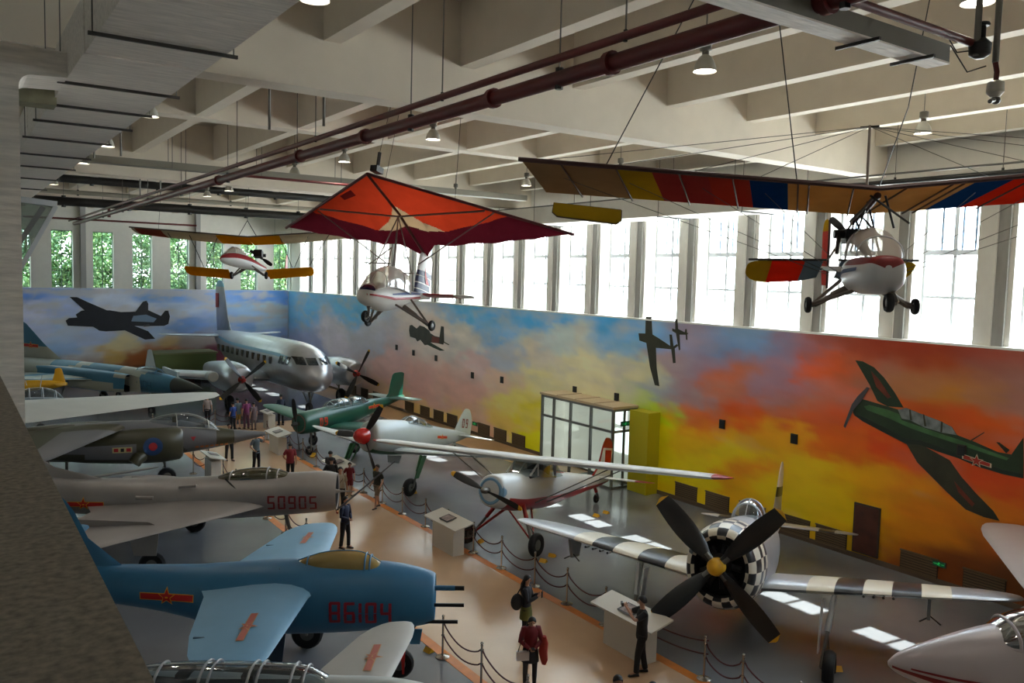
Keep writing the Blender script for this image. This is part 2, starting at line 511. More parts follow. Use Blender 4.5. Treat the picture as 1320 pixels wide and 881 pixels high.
FW = [(4.9,6.69,(70,110,175)),(8.12,6.84,(90,125,185)),(13.47,6.78,(85,125,185)),(15.18,6.56,(75,120,180)),(21.27,6.86,(60,110,185)),(23.22,6.43,(60,110,180)),(5.12,5.47,(150,150,175)),(7.09,5.75,(130,140,175)),(9.67,6.33,(150,155,180)),(12.35,5.46,(150,155,175)),(15.17,5.46,(140,150,180)),(21.27,5.45,(120,145,185)),(22.57,5.78,(150,165,195)),(5.09,3.8,(140,145,170)),(7.07,3.76,(130,145,170)),(7.05,2.62,(110,135,165)),(9.11,3.15,(130,140,165)),(8.57,2.0,(150,150,155)),(13.45,3.66,(120,140,170)),(15.75,4.23,(80,110,155)),(20.63,4.18,(90,125,175)),(22.57,4.48,(130,150,185)),(23.24,3.49,(100,125,165)),(16.33,2.99,(110,100,95)),(14.58,3.03,(150,125,80)),(11.23,2.8,(165,150,110)),(10.15,1.95,(160,130,60)),(12.32,1.88,(150,80,30)),(14.58,1.8,(130,50,20)),(16.33,1.44,(100,30,25)),(17.53,1.71,(80,25,40)),(8.56,1.42,(120,80,50)),(10.67,1.04,(110,60,30)),(13.43,0.93,(90,35,15)),(21.28,2.23,(100,40,45)),(22.58,2.52,(110,40,45)),(23.57,2.17,(90,45,55)),(22.58,0.89,(80,35,40)),(6.04,1.52,(110,90,70)),(8.03,-0.3,(70,45,35)),(13.42,-0.59,(60,35,25)),(19.37,-0.27,(70,35,35)),(23.26,-1.12,(60,40,45))]
BIG_FUS = [(15.57,4.96),(15.34,5.14),(15.02,5.1),(14.4,5.02),(14.02,4.97),(13.8,5.06),(13.37,4.96),(12.8,4.84),(12.39,4.71),(12.23,4.5),(11.72,4.39),(11.09,4.22),(10.73,4.22),(10.46,4.74),(10.38,3.63),(10.93,3.64),(11.61,3.72),(12.14,3.85),(12.74,3.95),(13.31,4.05),(13.73,3.99),(14.5,4.22),(15.21,4.46),(15.56,4.63)]
BIG_W1 = [(15.59,6.34),(15.33,6.33),(14.93,6.18),(14.57,5.89),(14.2,5.48),(13.89,5.06),(14.4,5.02),(14.75,5.14),(15.05,5.62)]
BIG_W2 = [(13.73,3.99),(13.31,4.05),(12.39,3.73),(12.04,3.33),(11.56,2.91),(11.1,2.56),(10.91,2.32),(11.33,2.32),(11.84,2.41),(12.4,2.78),(12.97,3.2),(13.34,3.47)]
BIG_PROP = [(15.86,4.17),(15.8,4.11),(15.54,4.75),(15.29,5.06),(15.04,5.51),(15.12,5.54),(15.42,5.21),(15.61,4.92)]
BIG_CAN = [(14.05,4.97),(13.8,5.06),(13.37,4.96),(12.8,4.84),(12.39,4.71),(12.23,4.5),(12.65,4.5),(13.2,4.57),(13.64,4.71),(13.91,4.72)]
BIG_TAIL = [(11.13,4.5),(11.05,4.5),(10.77,4.34),(10.85,4.23)]
BIG_MAST = [(11.82,4.43),(11.47,4.72),(11.46,4.7),(11.79,4.41)]
BIG_STAR = [(12.03,4.0),(11.21,3.87),(11.21,3.75),(12.02,3.86)]
BIG_R1 = [(15.02,6.06),(14.75,5.84),(14.3,5.32),(14.41,5.27),(14.81,5.58)]
BIG_R2 = [(12.22,3.16),(11.88,2.87),(11.6,2.64),(11.66,2.54),(12.07,2.86)]
MID_FUS = [(46.4,5.53),(46.11,5.59),(45.45,5.4),(45.06,5.62),(44.5,5.57),(43.87,5.39),(43.71,5.24),(43.18,5.11),(42.58,5.08),(42.42,5.74),(42.1,5.73),(42.03,4.87),(42.13,4.68),(42.72,4.7),(43.62,4.69),(43.92,4.53),(44.38,4.46),(44.95,4.75),(45.34,4.61),(45.59,4.78),(46.33,4.84),(46.47,5.22)]
MID_W = [(44.07,4.52),(43.62,4.67),(42.71,4.49),(41.93,4.34),(42.48,4.29),(43.3,4.4)]
MID_RED = [(43.48,5.09),(42.58,5.04),(42.61,4.73),(43.54,4.71)]
MID_TP = [(42.06,4.87),(41.41,4.74),(41.48,4.7),(42.06,4.81)]
DIV1 = [(25.27,7.22),(24.93,7.23),(24.83,6.51),(24.46,6.38),(23.79,6.12),(23.86,6.58),(23.73,6.58),(23.61,6.12),(23.42,6.23),(23.36,6.16),(23.54,6.04),(23.46,5.47),(23.6,5.44),(23.73,5.99),(24.44,5.98),(24.6,5.97),(24.51,5.15),(24.32,4.43),(24.58,4.44),(24.9,5.15),(25.17,6.13),(25.59,6.2),(25.66,6.5),(25.25,6.52)]
DIV2 = [(23.58,7.22),(23.45,7.22),(23.4,6.83),(23.03,6.72),(23.01,6.85),(22.94,6.85),(22.92,6.71),(22.83,6.7),(22.91,6.65),(22.88,6.43),(22.95,6.44),(22.97,6.63),(23.31,6.61),(23.24,6.01),(23.31,5.99),(23.5,6.65),(23.71,6.73),(23.72,6.83),(23.55,6.8)]
BLK_A = [(7.31,4.69),(7.52,4.88),(8.07,4.92),(7.97,5.14),(8.36,5.43),(8.71,5.45),(10.28,5.45),(11.01,5.32),(12.05,5.34),(12.58,6.11),(12.84,6.19),(12.96,5.95),(12.95,5.46),(13.87,5.01),(14.18,5.42),(14.41,5.42),(14.53,4.96),(14.41,4.38),(14.1,4.24),(12.49,4.23),(11.96,4.26),(12.94,3.83),(13.43,3.24),(12.71,3.19),(11.29,3.92),(9.97,3.86),(9.54,3.92),(9.12,4.22),(7.44,4.32)]
BLK_W = [(7.59,6.43),(8.09,6.42),(8.86,6.02),(10.14,5.42),(8.57,5.43)]
BLK_STAR = [(12.6,4.32),(13.02,4.38),(13.06,4.22),(12.6,4.19)]
BLK_HOLE = [(11.89,5.02),(12.8,5.12),(13.56,4.8),(13.33,4.52),(11.74,4.61)]
BIG_HI = [(15.2,4.91),(15.01,4.98),(14.39,4.92),(14.01,4.84),(13.92,4.67),(13.34,4.57),(12.78,4.47),(12.17,4.38),(11.33,4.21),(10.78,4.11),(10.84,4.04),(11.33,4.11),(12.23,4.25),(12.91,4.35),(13.62,4.47),(14.37,4.67),(15.08,4.81)]
BIG_SH = [(15.55,4.6),(15.21,4.43),(14.49,4.2),(13.73,3.97),(13.31,4.02),(12.74,3.92),(12.14,3.84),(11.61,3.71),(10.93,3.64),(10.38,3.63),(10.39,3.75),(10.94,3.76),(11.56,3.86),(12.14,3.97),(12.75,4.07),(13.31,4.16),(13.74,4.13),(14.51,4.38),(15.3,4.6)]
BIG_CF1 = [(13.26,4.96),(13.21,4.94),(13.13,4.61),(13.19,4.6)]
BIG_CF2 = [(12.7,4.83),(12.65,4.81),(12.65,4.51),(12.7,4.51)]
BIG_CF3 = [(13.69,5.03),(13.64,5.03),(13.58,4.72),(13.64,4.72)]
MG = 2.35
def gain(L):
    return [(a, b, tuple(min(250, x * MG ** (1 / 2.2)) for x in c)) for a, b, c in L]
RW = [(a, b, (c[0], c[1] * 1.1, c[2]) if c[2] < 60 and c[1] > 100 else c) for a, b, c in RW]
mr = mural('mural', gain(RW), 4.0, 68.6, 0.0, 7.08, lambda u, z: (24.03, u, z), 0.14, 0.14, 0.35, 0.75,
           'long painted sky mural on the right wall, blue fading to orange sunset', 2.2, 0.26, 1.5, 22.0, 1.15)
mf = mural('mural', gain(FW), -13.9, 23.98, 0.0, 7.08, lambda u, z: (u, 68.6, z), 0.16, 0.16, 0.25, 0.6,
           'painted cloudy blue sky mural on the far wall above a dark sunset', 1.8, 0.3, 3.2, -30.0, 0.9)
D_GREEN = mat('painted_dark_green', (34, 52, 30), 0.5, ns=1.5, na=0.3)
D_OLIVE = mat('painted_olive', (52, 50, 34), 0.5, ns=2, na=0.3)
D_BLACK = mat('painted_night_black', (26, 27, 38), 0.5, ns=1.5, na=0.25)
D_GLASS = mat('painted_canopy', (120, 126, 128), 0.5, ns=4, na=0.4)
D_RUST = mat('painted_rust_red', (110, 42, 22), 0.5, ns=2, na=0.3)
D_SILV = mat('painted_silver', (74, 70, 74), 0.5)
lay = [0]
def paint(parent, polys, right=True):
    for k, (nm, poly, mt) in enumerate(polys):
        if sum(a[0] * b[1] - b[0] * a[1] for a, b in zip(poly, poly[1:] + poly[:1])) * (1 if right else -1) < 0: poly = poly[::-1]
        mb = MB()
        if right: mb.prism(poly, (24.002 - 0.003 * k, 0, 0), (0, 1, 0), (0, 0, 1), 0.01, mt)
        else: mb.prism(poly, (0, 68.57 - 0.004 * k, 0), (1, 0, 0), (0, 0, 1), 0.01, mt)
        mb.build(nm, parent, smooth=False)
D_OUT = mat('painted_marking_red', (170, 40, 26), 0.5)
D_CREAM = mat('painted_marking_cream', (206, 190, 160), 0.5)
def starpoly(cx, cy, r, rot=0.0, k=0.42):
    return [(cx + (r if i % 2 == 0 else r * k) * math.sin(rot + i * PI / 5), cy + (r if i % 2 == 0 else r * k) * math.cos(rot + i * PI / 5)) for i in range(10)]
def inset(poly, s):
    cx = sum(p[0] for p in poly) / len(poly); cy = sum(p[1] for p in poly) / len(poly)
    return [(cx + (x - cx) * s, cy + (y - cy) * (s * 0.9)) for x, y in poly]
bs = (sum(p[0] for p in BIG_STAR) / 4, sum(p[1] for p in BIG_STAR) / 4)
paint(mr, [('painted_airplane_wing', BIG_W1, D_GREEN), ('painted_airplane_fuselage', BIG_FUS, D_GREEN), ('painted_airplane_wing', BIG_W2, D_OLIVE), ('painted_highlight', BIG_HI, mat('painted_green_light', (62, 104, 58), 0.5, ns=2, na=0.3)), ('painted_shade', BIG_SH, mat('painted_green_deep', (24, 36, 24), 0.5)),
           ('painted_wing_marking', BIG_R1, D_RUST), ('painted_wing_marking', BIG_R2, D_RUST), ('painted_propeller', BIG_PROP, D_SILV), ('painted_canopy', BIG_CAN, D_GLASS), ('painted_canopy_frame', BIG_CF1, D_OLIVE), ('painted_canopy_frame', BIG_CF2, D_OLIVE), ('painted_canopy_frame', BIG_CF3, D_OLIVE),
           ('painted_airplane_tail', BIG_TAIL, D_OLIVE), ('painted_mast', BIG_MAST, D_OLIVE), ('painted_insignia', BIG_STAR, D_CREAM), ('painted_insignia', inset(BIG_STAR, 0.9), D_OUT),
           ('painted_insignia', starpoly(bs[0], bs[1], 0.2), D_CREAM), ('painted_insignia', starpoly(bs[0], bs[1], 0.16), D_OUT)])
paint(mr, [('painted_airplane_fuselage', MID_FUS, D_OLIVE), ('painted_airplane_wing', MID_W, D_GREEN), ('painted_airplane_marking', MID_RED, D_RUST), ('painted_airplane_tail', MID_TP, D_OLIVE)])
paint(mr, [('painted_diving_airplane', DIV1, D_OLIVE), ('painted_diving_airplane', DIV2, D_OLIVE)])
paint(mf, [('painted_airplane_wing', BLK_W, D_BLACK), ('painted_airplane_body', BLK_A, D_BLACK), ('painted_airplane_marking', BLK_STAR, D_SILV)], False)
BLUEGAP = mat('painted_sky_gap', (126, 148, 176), 0.5)
paint(mf, [('painted_sky_gap', BLK_HOLE, BLUEGAP)], False)
mf.children[-1].location.y = -0.014

# wall fittings
GRILLE = mat('brown_grille', (104, 84, 60), 0.6)
GRILLE2 = mat('brown_grille_gap', (60, 48, 36), 0.7)
for k, y in enumerate([22.6, 21.0, 19.35, 17.5, 16.1, 13.1, 11.2, 46.25, 44.2, 42.5, 40.9, 37.5, 35.9, 34.2, 51.0, 53.0, 55.0]):
    t = empty('vent_grille', (24.0, y, 0.42), 0, 'brown louvred vent grille low in the mural wall', 'vent', 'low vent grilles along the mural wall')
    m = MB(); m.box((-0.02, -0.58, -0.3), (0.02, 0.58, 0.3), GRILLE2); m.build('backing', t, smooth=False)
    m = MB()
    for i in range(7): m.box((-0.035, -0.56, -0.27 + i * 0.08), (-0.015, 0.56, -0.22 + i * 0.08), GRILLE)
    m.box((-0.04, -0.6, 0.28), (0, 0.6, 0.32), GRILLE); m.box((-0.04, -0.6, -0.32), (0, 0.6, -0.28), GRILLE)
    m.build('slats', t, smooth=False)
for y, z in [(42.92, 3.81), (38.78, 3.25), (35.85, 3.34), (29.77, 3.58), (26.87, 3.64), (20.92, 3.41), (17.72, 3.42), (12.06, 4.08), (45.79, 3.87), (48.15, 4.01)]:
    o = MB().box((-0.06, -0.13, -0.17), (0.0, 0.13, 0.17), mat('speaker_brown', (52, 40, 34), 0.6)).box((-0.07, -0.1, -0.14), (-0.055, 0.1, 0.14), BLACK).build('wall_speaker', smooth=False)
    o.location = (24.02, y, z)
    tag(o, 'small dark wall speaker box fixed on the painted mural', 'speaker', 'small dark boxes on the mural')
t = empty('framed_panel', (24.0, 14.85, 0.2), 0, 'tall dark framed door panel in the yellow mural', 'door')
MB().box((-0.05, -0.45, 0), (0.0, 0.45, 1.6), mat('dark_frame', (60, 52, 50), 0.4)).build('frame', t, smooth=False)
MB().box((-0.06, -0.4, 0.05), (-0.045, 0.4, 1.55), mat('brown_red_panel', (84, 48, 38), 0.35, ns=2, na=0.5)).build('panel', t, smooth=False)

def text_mesh(s, size, mtl, name, parent, loc, rot, depth=0.004):
    c = bpy.data.curves.new('t', 'FONT'); c.body = s; c.size = size; c.align_x = 'CENTER'; c.align_y = 'CENTER'; c.extrude = depth
    o = bpy.data.objects.new('t', c); COL.objects.link(o)
    dg = bpy.context.evaluated_depsgraph_get()
    me = bpy.data.meshes.new_from_object(o.evaluated_get(dg))
    bpy.data.objects.remove(o)
    me.materials.clear(); me.materials.append(mtl)
    n = bpy.data.objects.new(name, me); COL.objects.link(n)
    n.location = loc; n.rotation_euler = rot
    if parent: n.parent = parent
    return n
EXG = mat('exit_green', (30, 150, 70), 0.5, emit=0.5)
def exit_sign(loc, rz, label, hang=False, s=1.0):
    t = empty('exit_sign', loc, rz, label, 'sign')
    MB().box((-0.24 * s, -0.03, -0.1 * s), (0.24 * s, 0.03, 0.1 * s), mat('sign_case', (60, 66, 62), 0.4)).build('case', t, smooth=False)
    MB().box((-0.22 * s, -0.036, -0.085 * s), (0.22 * s, -0.03, 0.085 * s), mat('sign_dark_green', (12, 60, 34), 0.5, emit=0.2)).build('face', t, smooth=False)
    m = MB()   # running figure and arrow
    m.ball((0.0, -0.04, 0.05 * s), 0.018 * s, EXG, 8, 4)
    m.bar((0, -0.04, 0.035 * s), (-0.02 * s, -0.04, -0.01 * s), 0.02 * s, 0.01, EXG); m.bar((-0.02 * s, -0.04, -0.01 * s), (0.03 * s, -0.04, -0.06 * s), 0.014 * s, 0.01, EXG)
    m.bar((-0.02 * s, -0.04, -0.01 * s), (-0.06 * s, -0.04, -0.05 * s), 0.014 * s, 0.01, EXG); m.bar((0, -0.04, 0.03 * s), (0.045 * s, -0.04, 0.01 * s), 0.012 * s, 0.01, EXG)
    m.build('pictogram', t, smooth=False)
    m = MB()
    m.bar((-0.2 * s, -0.04, 0), (0.0 * s, -0.04, 0), 0.004, 0.01, EXG)
    m.bar((-0.2 * s, -0.04, 0), (-0.1 * s, -0.04, 0), 0.02 * s, 0.01, EXG); m.bar((0.1 * s, -0.04, 0), (0.2 * s, -0.04, 0), 0.02 * s, 0.01, EXG)
    m.build('arrow', t, smooth=False)
    return t
exit_sign((23.99, 12.48, 0.62), -PI / 2, 'green exit sign low on the mural at far right', s=0.8)
exit_sign((23.99, 38.4, 0.6), -PI / 2, 'small green exit sign low on the mural behind the number 09 fin')

# glass vestibule at the mural wall
V = empty('glass_vestibule', (22.7, 28.0, 0), 0, 'glazed entrance vestibule with grey frames and beige flat roof', 'vestibule')
VF = mat('grey_aluminium', (120, 120, 116), 0.4, 0.4)
VG = glass('vestibule_glass', (240, 246, 240), 0.08)
m = MB()
ys = [2.5, 1.62, 0.4, -1.0, -2.42]
for y in ys: m.box((-0.05, y - 0.05, 0), (0.05, y + 0.05, 3.36), VF)
for z in (3.31, 2.42, 0.05): m.box((-0.04, -2.42, z - 0.05), (0.04, 2.5, z + 0.05), VF)
for x in (0.0, 0.62, 1.02, 1.3): m.box((x - 0.04, -2.46, 0), (x + 0.04, -2.38, 3.36), VF)
for z in (3.31, 2.42, 0.05): m.box((0, -2.46, z - 0.05), (1.32, -2.38, z + 0.05), VF)
for z in (3.31, 0.05): m.box((0, 2.46, z - 0.05), (1.32, 2.54, z + 0.05), VF)
m.build('frame', V, smooth=False)
m = MB(); m.box((-0.01, -2.4, 0.1), (0.01, 2.48, 3.3), VG); m.box((0.03, -2.43, 0.1), (1.3, -2.41, 3.3), VG); m.build('glazing', V, smooth=False)
m = MB(); m.box((-0.1, -2.5, 3.37), (1.33, 2.6, 3.47), mat('beige_roof', (196, 174, 140), 0.7))
for y in (-1.3, 0, 1.3): m.box((-0.1, y - 0.02, 3.47), (1.33, y + 0.02, 3.49), mat('roof_seam', (150, 130, 104), 0.7))
m.build('roof', V, smooth=False)
# white backing and end panels; their emission imitates daylight inside the vestibule
m = MB(); m.box((1.24, -2.3, 0.1), (1.3, 2.45, 3.28), mat('white_panel_glow', (240, 240, 236), 0.7, emit=0.2)); m.box((0.05, 2.4, 0.1), (1.3, 2.45, 3.28), mat('white_panel_glow', (240, 240, 236), 0.7, emit=0.2)); m.build('white_backing', V, smooth=False)
m = MB()
m.box((1.2, -1.9, 2.5), (1.23, -1.2, 3.2), mat('pane_daylight_glow', (235, 242, 250), 0.5, emit=1.3)); m.box((1.2, -2.3, 1.3), (1.23, -1.2, 2.3), mat('pane_daylight_glow', (235, 242, 250), 0.5, emit=1.3))
m.build('window_daylight_glow', V, smooth=False)  # emissive panes imitate daylight; the solid wall stands behind them
exit_sign((23.3, 25.5, 2.75), 0, 'green exit sign inside the glass vestibule').name = 'exit_sign'
MB().box((23.35, 24.2, 0), (24.01, 25.3, 3.36), mat('mural_return', (184, 172, 20), 0.6)).build('wall_return', smooth=False)['kind'] = 'structure'

# balcony parapet in front of the camera
GRAN = mat('granite_coping', (176, 166, 152), 0.6, ns=60, na=0.35, spec=0.5)
m = MB(); m.box((-1.6, -4, 8.0), (0.2, 9.0, 8.2), GRAN); m.box((-1.5, -4, 7.0), (0.1, 9.0, 8.0), WHITE)
m.box((-4, -4, 6.7), (0.1, 9.0, 7.0), WHITE)
tag(m.build('balcony_parapet', smooth=False), 'dark granite topped balcony parapet in the left foreground', 'parapet', kind='structure')

# big insulated duct at left with straps and hanger rods
D = empty('ventilation_duct', (1.93, 18, 11), 0, 'long foil wrapped rectangular duct running along the upper left ceiling', 'duct')
m = MB()
rg = random.Random(3)
yy = -14.0
while yy < 24:
    o = rg.uniform(-0.012, 0.012)
    m.box((-0.62 + o, yy, o), (0.62 + o, yy + 1.25, 0.62 + o), FOIL); yy += 1.24
m.build('duct_body', D, smooth=False)
for y in [-13.4, -8.8, -6.15, -4.4, -2.8, -0.7, 1.9, 4.4, 7.5, 11, 15, 19]:
    MB().bar((-0.72, y, -0.03), (0.72, y, -0.03), 0.035, 0.035, mat('strap_dark', (62, 58, 54), 0.5)).build('hanger_bar', D, smooth=False)
    m = MB()
    for x in (-0.68, 0.68): m.tube([(x, y, -0.03), (x, y, 3.2)], 0.008, STEEL, 5)
    m.build('hanger_rod', D)
# vertical riser and elbow
m = MB()
poly = [(-0.35, -11.1), (0.75, -11.1), (0.75, -0.35)] + [(0.75 + 0.14 - 0.14 * math.cos(PI / 2 * k / 5), -0.29 + 0.14 * math.sin(PI / 2 * k / 5)) for k in range(6)] + [(1.26, -0.13), (1.26, 0.17), (0.6, 0.19)] + [(-0.1 - 0.25 * math.sin(PI / 2 * k / 5), -0.06 + 0.25 * math.cos(PI / 2 * k / 5)) for k in range(6)]
m.prism(poly, (0, 0.45, 0), (1, 0, 0), (0, 0, 1), 0.9, FOIL)
o = m.build('riser_duct', smooth=False); o.location = (0.03, 12.0, 11.1)
tag(o, 'vertical grey insulated duct riser at the left picture edge', 'duct')
o = MB().box((-0.03, 0, 0), (0.56, 0.4, 0.36), mat('duct_foil_yellowed', (150, 146, 120), 0.6, ns=6, na=0.2)).build('duct_stub', smooth=False); o.location = (0.78, 13.2, 10.9)
tag(o, 'short insulated duct stub under the elbow at upper left', 'duct')

# slanted glazed screen at left
t = empty('glazed_canopy', (1.7, 28, 8.6), 0, 'slanted glass panel with white top beam beside the duct riser', 'glass panel')
m = MB(); m.bar((-1.5, 0, 2.1), (1.1, 0, 1.9), 0.3, 0.16, FRAMEW); m.build('top_beam', t, smooth=False)
m = MB(); m.bar((1.08, 0, 1.85), (0.1, 0, -0.1), 0.1, 0.12, FRAMEW); m.bar((0.75, 0, 1.8), (-0.3, 0, 0.0), 0.06, 0.14, mat('grey_post', (110, 112, 112), 0.5)); m.build('slanted_post', t, smooth=False)
m = MB(); m.prism([(-1.5, -0.1), (0.1, -0.1), (1.05, 1.85), (-1.5, 2.0)], (0, 0.02, 0), (1, 0, 0), (0, 0, 1), 0.01, glass('grey_glass', (190, 200, 196), 0.15)); m.build('glass_pane', t, smooth=False)

# white duct along the long wall
t = empty('wall_duct', (22.4, 30, 11.15), 0, 'white rectangular air duct above the tall wall windows', 'duct')
MB().box((0, -12.5, 0), (1.5, 38, 0.75), WHITE).build('duct_body', t, smooth=False)
for y in range(-11, 38, 4):
    m = MB(); m.bar((-0.15, y, -0.03), (1.6, y, -0.03), 0.05, 0.04, BLACK_PIPE); m.tube([(-0.12, y, 0), (-0.12, y, 3)], 0.01, BLACK, 5); m.build('hanger_bar', t, smooth=False)

# ceiling pipes
def pipe(name, pts, r, mt, label, rods=None, flanges=None, n=12):
    t = empty(name, pts[0], 0, label, 'pipe')
    P = [Vector(p) - Vector(pts[0]) for p in pts]
    MB().tube(P, r, mt, n).build('pipe_run', t)
    if rods:
        for q in rods:
            a = Vector(q) - Vector(pts[0])
            MB().tube([a, (a.x, a.y, 14.2 - pts[0][2])], 0.012, STEEL, 5).tube([a + Vector((0, 0, -r * 1.3)), a + Vector((0, 0, r * 1.3))], r * 0.5, BLACK, 6).build('hanger_rod', t)
    if flanges:
        d = (P[-1] - P[0]).normalized()
        for q in flanges:
            a = Vector(q) - Vector(pts[0])
            MB().tube([a - d * 0.05, a + d * 0.05], r * 1.35, mt, 14).build('coupling', t)
    return t
pipe('sprinkler_main', [(7.22, -2, 11.5), (7.2, 62, 11.5)], 0.115, RED_PIPE, 'thick dark red sprinkler main running diagonally under the ceiling', [(7.2, y, 11.5) for y in (5, 9.5, 14, 20, 26, 32, 38, 44, 50)], [(7.2, y, 11.5) for y in (5.2, 8.4, 11.2, 16, 19.8, 27)])
pipe('sprinkler_line', [(6.9, -2, 11.66), (6.9, 62, 11.66)], 0.055, RED_PIPE, 'thin dark red pipe beside the thick sprinkler main', [(6.9, y, 11.66) for y in (7.8, 12.3, 18, 24, 30)])
pipe('branch_pipe', [(7.2, 5.0, 11.45), (9.6, 5.0, 11.45)], 0.045, RED_PIPE, 'short red branch pipe ending at the hanging valve at upper right')
pipe('branch_pipe', [(7.2, 26.0, 11.6), (12.0, 26.0, 11.6)], 0.04, RED_PIPE, 'thin red branch pipe above the orange delta wing')
pipe('branch_pipe', [(2.6, 52, 12.3), (7.8, 52, 12.3), (7.8, 52, 11.5)], 0.09, RED_PIPE, 'red pipe with a downward elbow near the far windows')
pipe('branch_pipe', [(4.0, 58, 11.6), (14.0, 58, 11.6)], 0.06, RED_PIPE, 'thin red pipe crossing in front of the far windows')
pipe('heating_pipe', [(1.5, 45, 12.85), (24.0, 45, 12.85)], 0.2, BLACK_PIPE, 'upper black pipe crossing the hall on the left', [(x, 45, 12.85) for x in (6, 9, 12, 15, 18)])
pipe('heating_pipe', [(1.5, 47, 11.9), (24.0, 47, 11.9)], 0.22, BLACK_PIPE, 'lower black pipe crossing the hall on the left', [(x, 47, 11.9) for x in (5, 8, 11, 14, 17)])
pipe('heating_pipe', [(23.0, 2, 11.75), (23.0, 60, 11.85)], 0.075, BLACK_PIPE, 'long black pipe along the top of the right wall', [(23.0, y, 11.8) for y in range(8, 44, 3)])
pipe('conduit', [(22.85, 2, 11.98), (22.85, 60, 12.02)], 0.03, STEEL, 'thin grey conduit above the black pipe on the right wall')
t = empty('cable_tray', (2.0, 30, 12.15), 0, 'pale grey cable tray crossing the hall above the left ultralight', 'cable tray')
m = MB(); m.bar((0, 0, 0), (19, 0, 0), 0.5, 0.22, mat('tray_paint', (128, 124, 112), 0.5)); m.build('tray', t, smooth=False)
for x in (1.4, 4.4, 7.4, 10.4):
    MB().tube([(x, -0.3, -0.1), (x, -0.3, 2.0)], 0.012, STEEL, 5).tube([(x, 0.3, -0.1), (x, 0.3, 2.0)], 0.012, STEEL, 5).build('hanger_rod', t)
o = pipe('cable_tray', [(1.8, 50, 12.6), (20, 50, 12.6)], 0.12, mat('tray_paint2', (150, 144, 130), 0.5), 'pale tray crossing far back below the ceiling', [(x, 50, 12.6) for x in (6, 10, 14)]); o['category'] = 'cable tray'
for x, y in [(5.6, 17.2), (6.3, 16.0), (3.4, 25), (3.9, 24), (6.9, 38), (7.5, 37)]:
    o = MB().tube([(0, 0, -1.5), (0, 0, 1.25)], 0.028, STEEL, 6).build('hanger_post'); o.location = (x, y, 13.1)
    tag(o, 'bare steel hanger post dropping from the ceiling at upper left', 'hanger', 'bare steel hanger posts')
# duct crossing at the upper right
t = empty('ventilation_duct', (5.6, 5.45, 11.32), 0, 'short foil duct section beside the thick red pipe at upper right', 'duct')
MB().box((0, -0.13, 0), (4.1, 0.13, 0.2), mat('duct_side', (120, 116, 106), 0.6)).box((0, -0.14, -0.02), (4.1, 0.14, 0.0), FOIL).build('duct_body', t, smooth=False)
for x in (2.5, 3.55): MB().bar((x, -0.26, -0.04), (x, 0.26, -0.04), 0.035, 0.035, mat('strap_dark', (46, 44, 42))).build('hanger_bar', t, smooth=False)
# hanging valve group
t = empty('hanging_valve', (9.62, 4.95, 11.4), 0, 'black pipe valve hanging on two grey pipes at upper right', 'valve')
m = MB(); m.tube([(-0.05, 0, -0.1), (-0.05, 0, 2.6)], 0.035, STEEL, 10); m.build('drop_pipe', t)
m = MB(); m.lathe([(0.05, -0.1), (0.11, -0.06), (0.12, 0.06), (0.06, 0.12)], BLACK, 12, (0.02, 0, -0.02)); m.tube([(0.05, 0, 0), (0.05, 0, 0.28)], 0.04, BLACK, 8); m.lathe([(0.07, 0), (0.08, 0.02), (0.07, 0.04)], BLACK, 12, (0.05, 0, 0.24)); m.build('valve_body', t)
t = empty('water_monitor', (9.8, 4.85, 11.0), 0, 'small white water nozzle head hanging from a pipe at upper right', 'nozzle')
m = MB(); m.tube([(0, 0, 0.25), (0, 0, 3.0)], 0.035, STEEL, 10); m.build('drop_pipe', t)
m = MB(); m.tube([(0, 0, 0.25), (0.05, 0, 0.15), (0.04, 0, 0.02)], 0.03, RED_PIPE, 8); m.build('elbow', t)
m = MB(); m.lathe([(0.05, 0.05), (0.09, 0.03), (0.095, -0.08), (0.05, -0.13)], mat('offwhite_plastic', (196, 190, 176), 0.5), 14, (0.04, 0, 0)); m.build('head', t)
m = MB(); m.tube([(0.04, 0, -0.16), (-0.1, -0.02, -0.2)], 0.025, STEEL, 8); m.ball((0.07, 0, -0.16), 0.05, STEEL); m.build('nozzle', t)
o = MB().tube([(9.2, 5.1, 11.5), (9.35, 5.05, 11.32), (9.5, 5.0, 11.35)], 0.008, BLACK, 5).tube([(9.3, 5.1, 11.4), (9.5, 5, 11.12), (9.7, 4.9, 11.2)], 0.008, BLACK, 5).build('cable')
tag(o, 'thin black cable loops beside the hanging valve', 'cable')

# high-bay lamps
LAMP = mat('lamp_shade', (170, 168, 158), 0.4, 0.2)
LGLOW = mat('lamp_glow', (255, 246, 232), 0.5, emit=7.0)
def make_lamp():
    t = empty('bay_lamp', (0, 0, 0), 0, 'x', 'lamp', 'round high-bay lamps under the ceiling')
    m = MB(); m.lathe([(0.2, 0), (0.19, 0.05), (0.165, 0.14), (0.11, 0.24), (0.06, 0.28)], LAMP, 20, cap0=False); m.build('lamp_shade', t)
    m = MB(); m.lathe([(0.06, 0.28), (0.06, 0.34), (0.1, 0.36), (0.1, 0.5), (0.05, 0.52)], mat('ballast', (92, 88, 80), 0.5), 14); m.tube([(0, 0, 0.5), (0, 0, 1.99)], 0.012, STEEL, 5); m.build('ballast', t)
    m = MB(); m.lathe([(0.185, 0.03), (0.18, 0.04)], LGLOW, 20); m.build('lit_opening', t)
    return t
lp = make_lamp()
k = 0
rows = [(10.85, [5.64, 10.2, 19.8, 25.75, 30.4, 39.0, 42.8]), (4.15, [10.9, 21.6, 27.8, 33.0, 42.6]), (19.0, [5.0, 10.94, 21.5, 27.0, 32.5])]
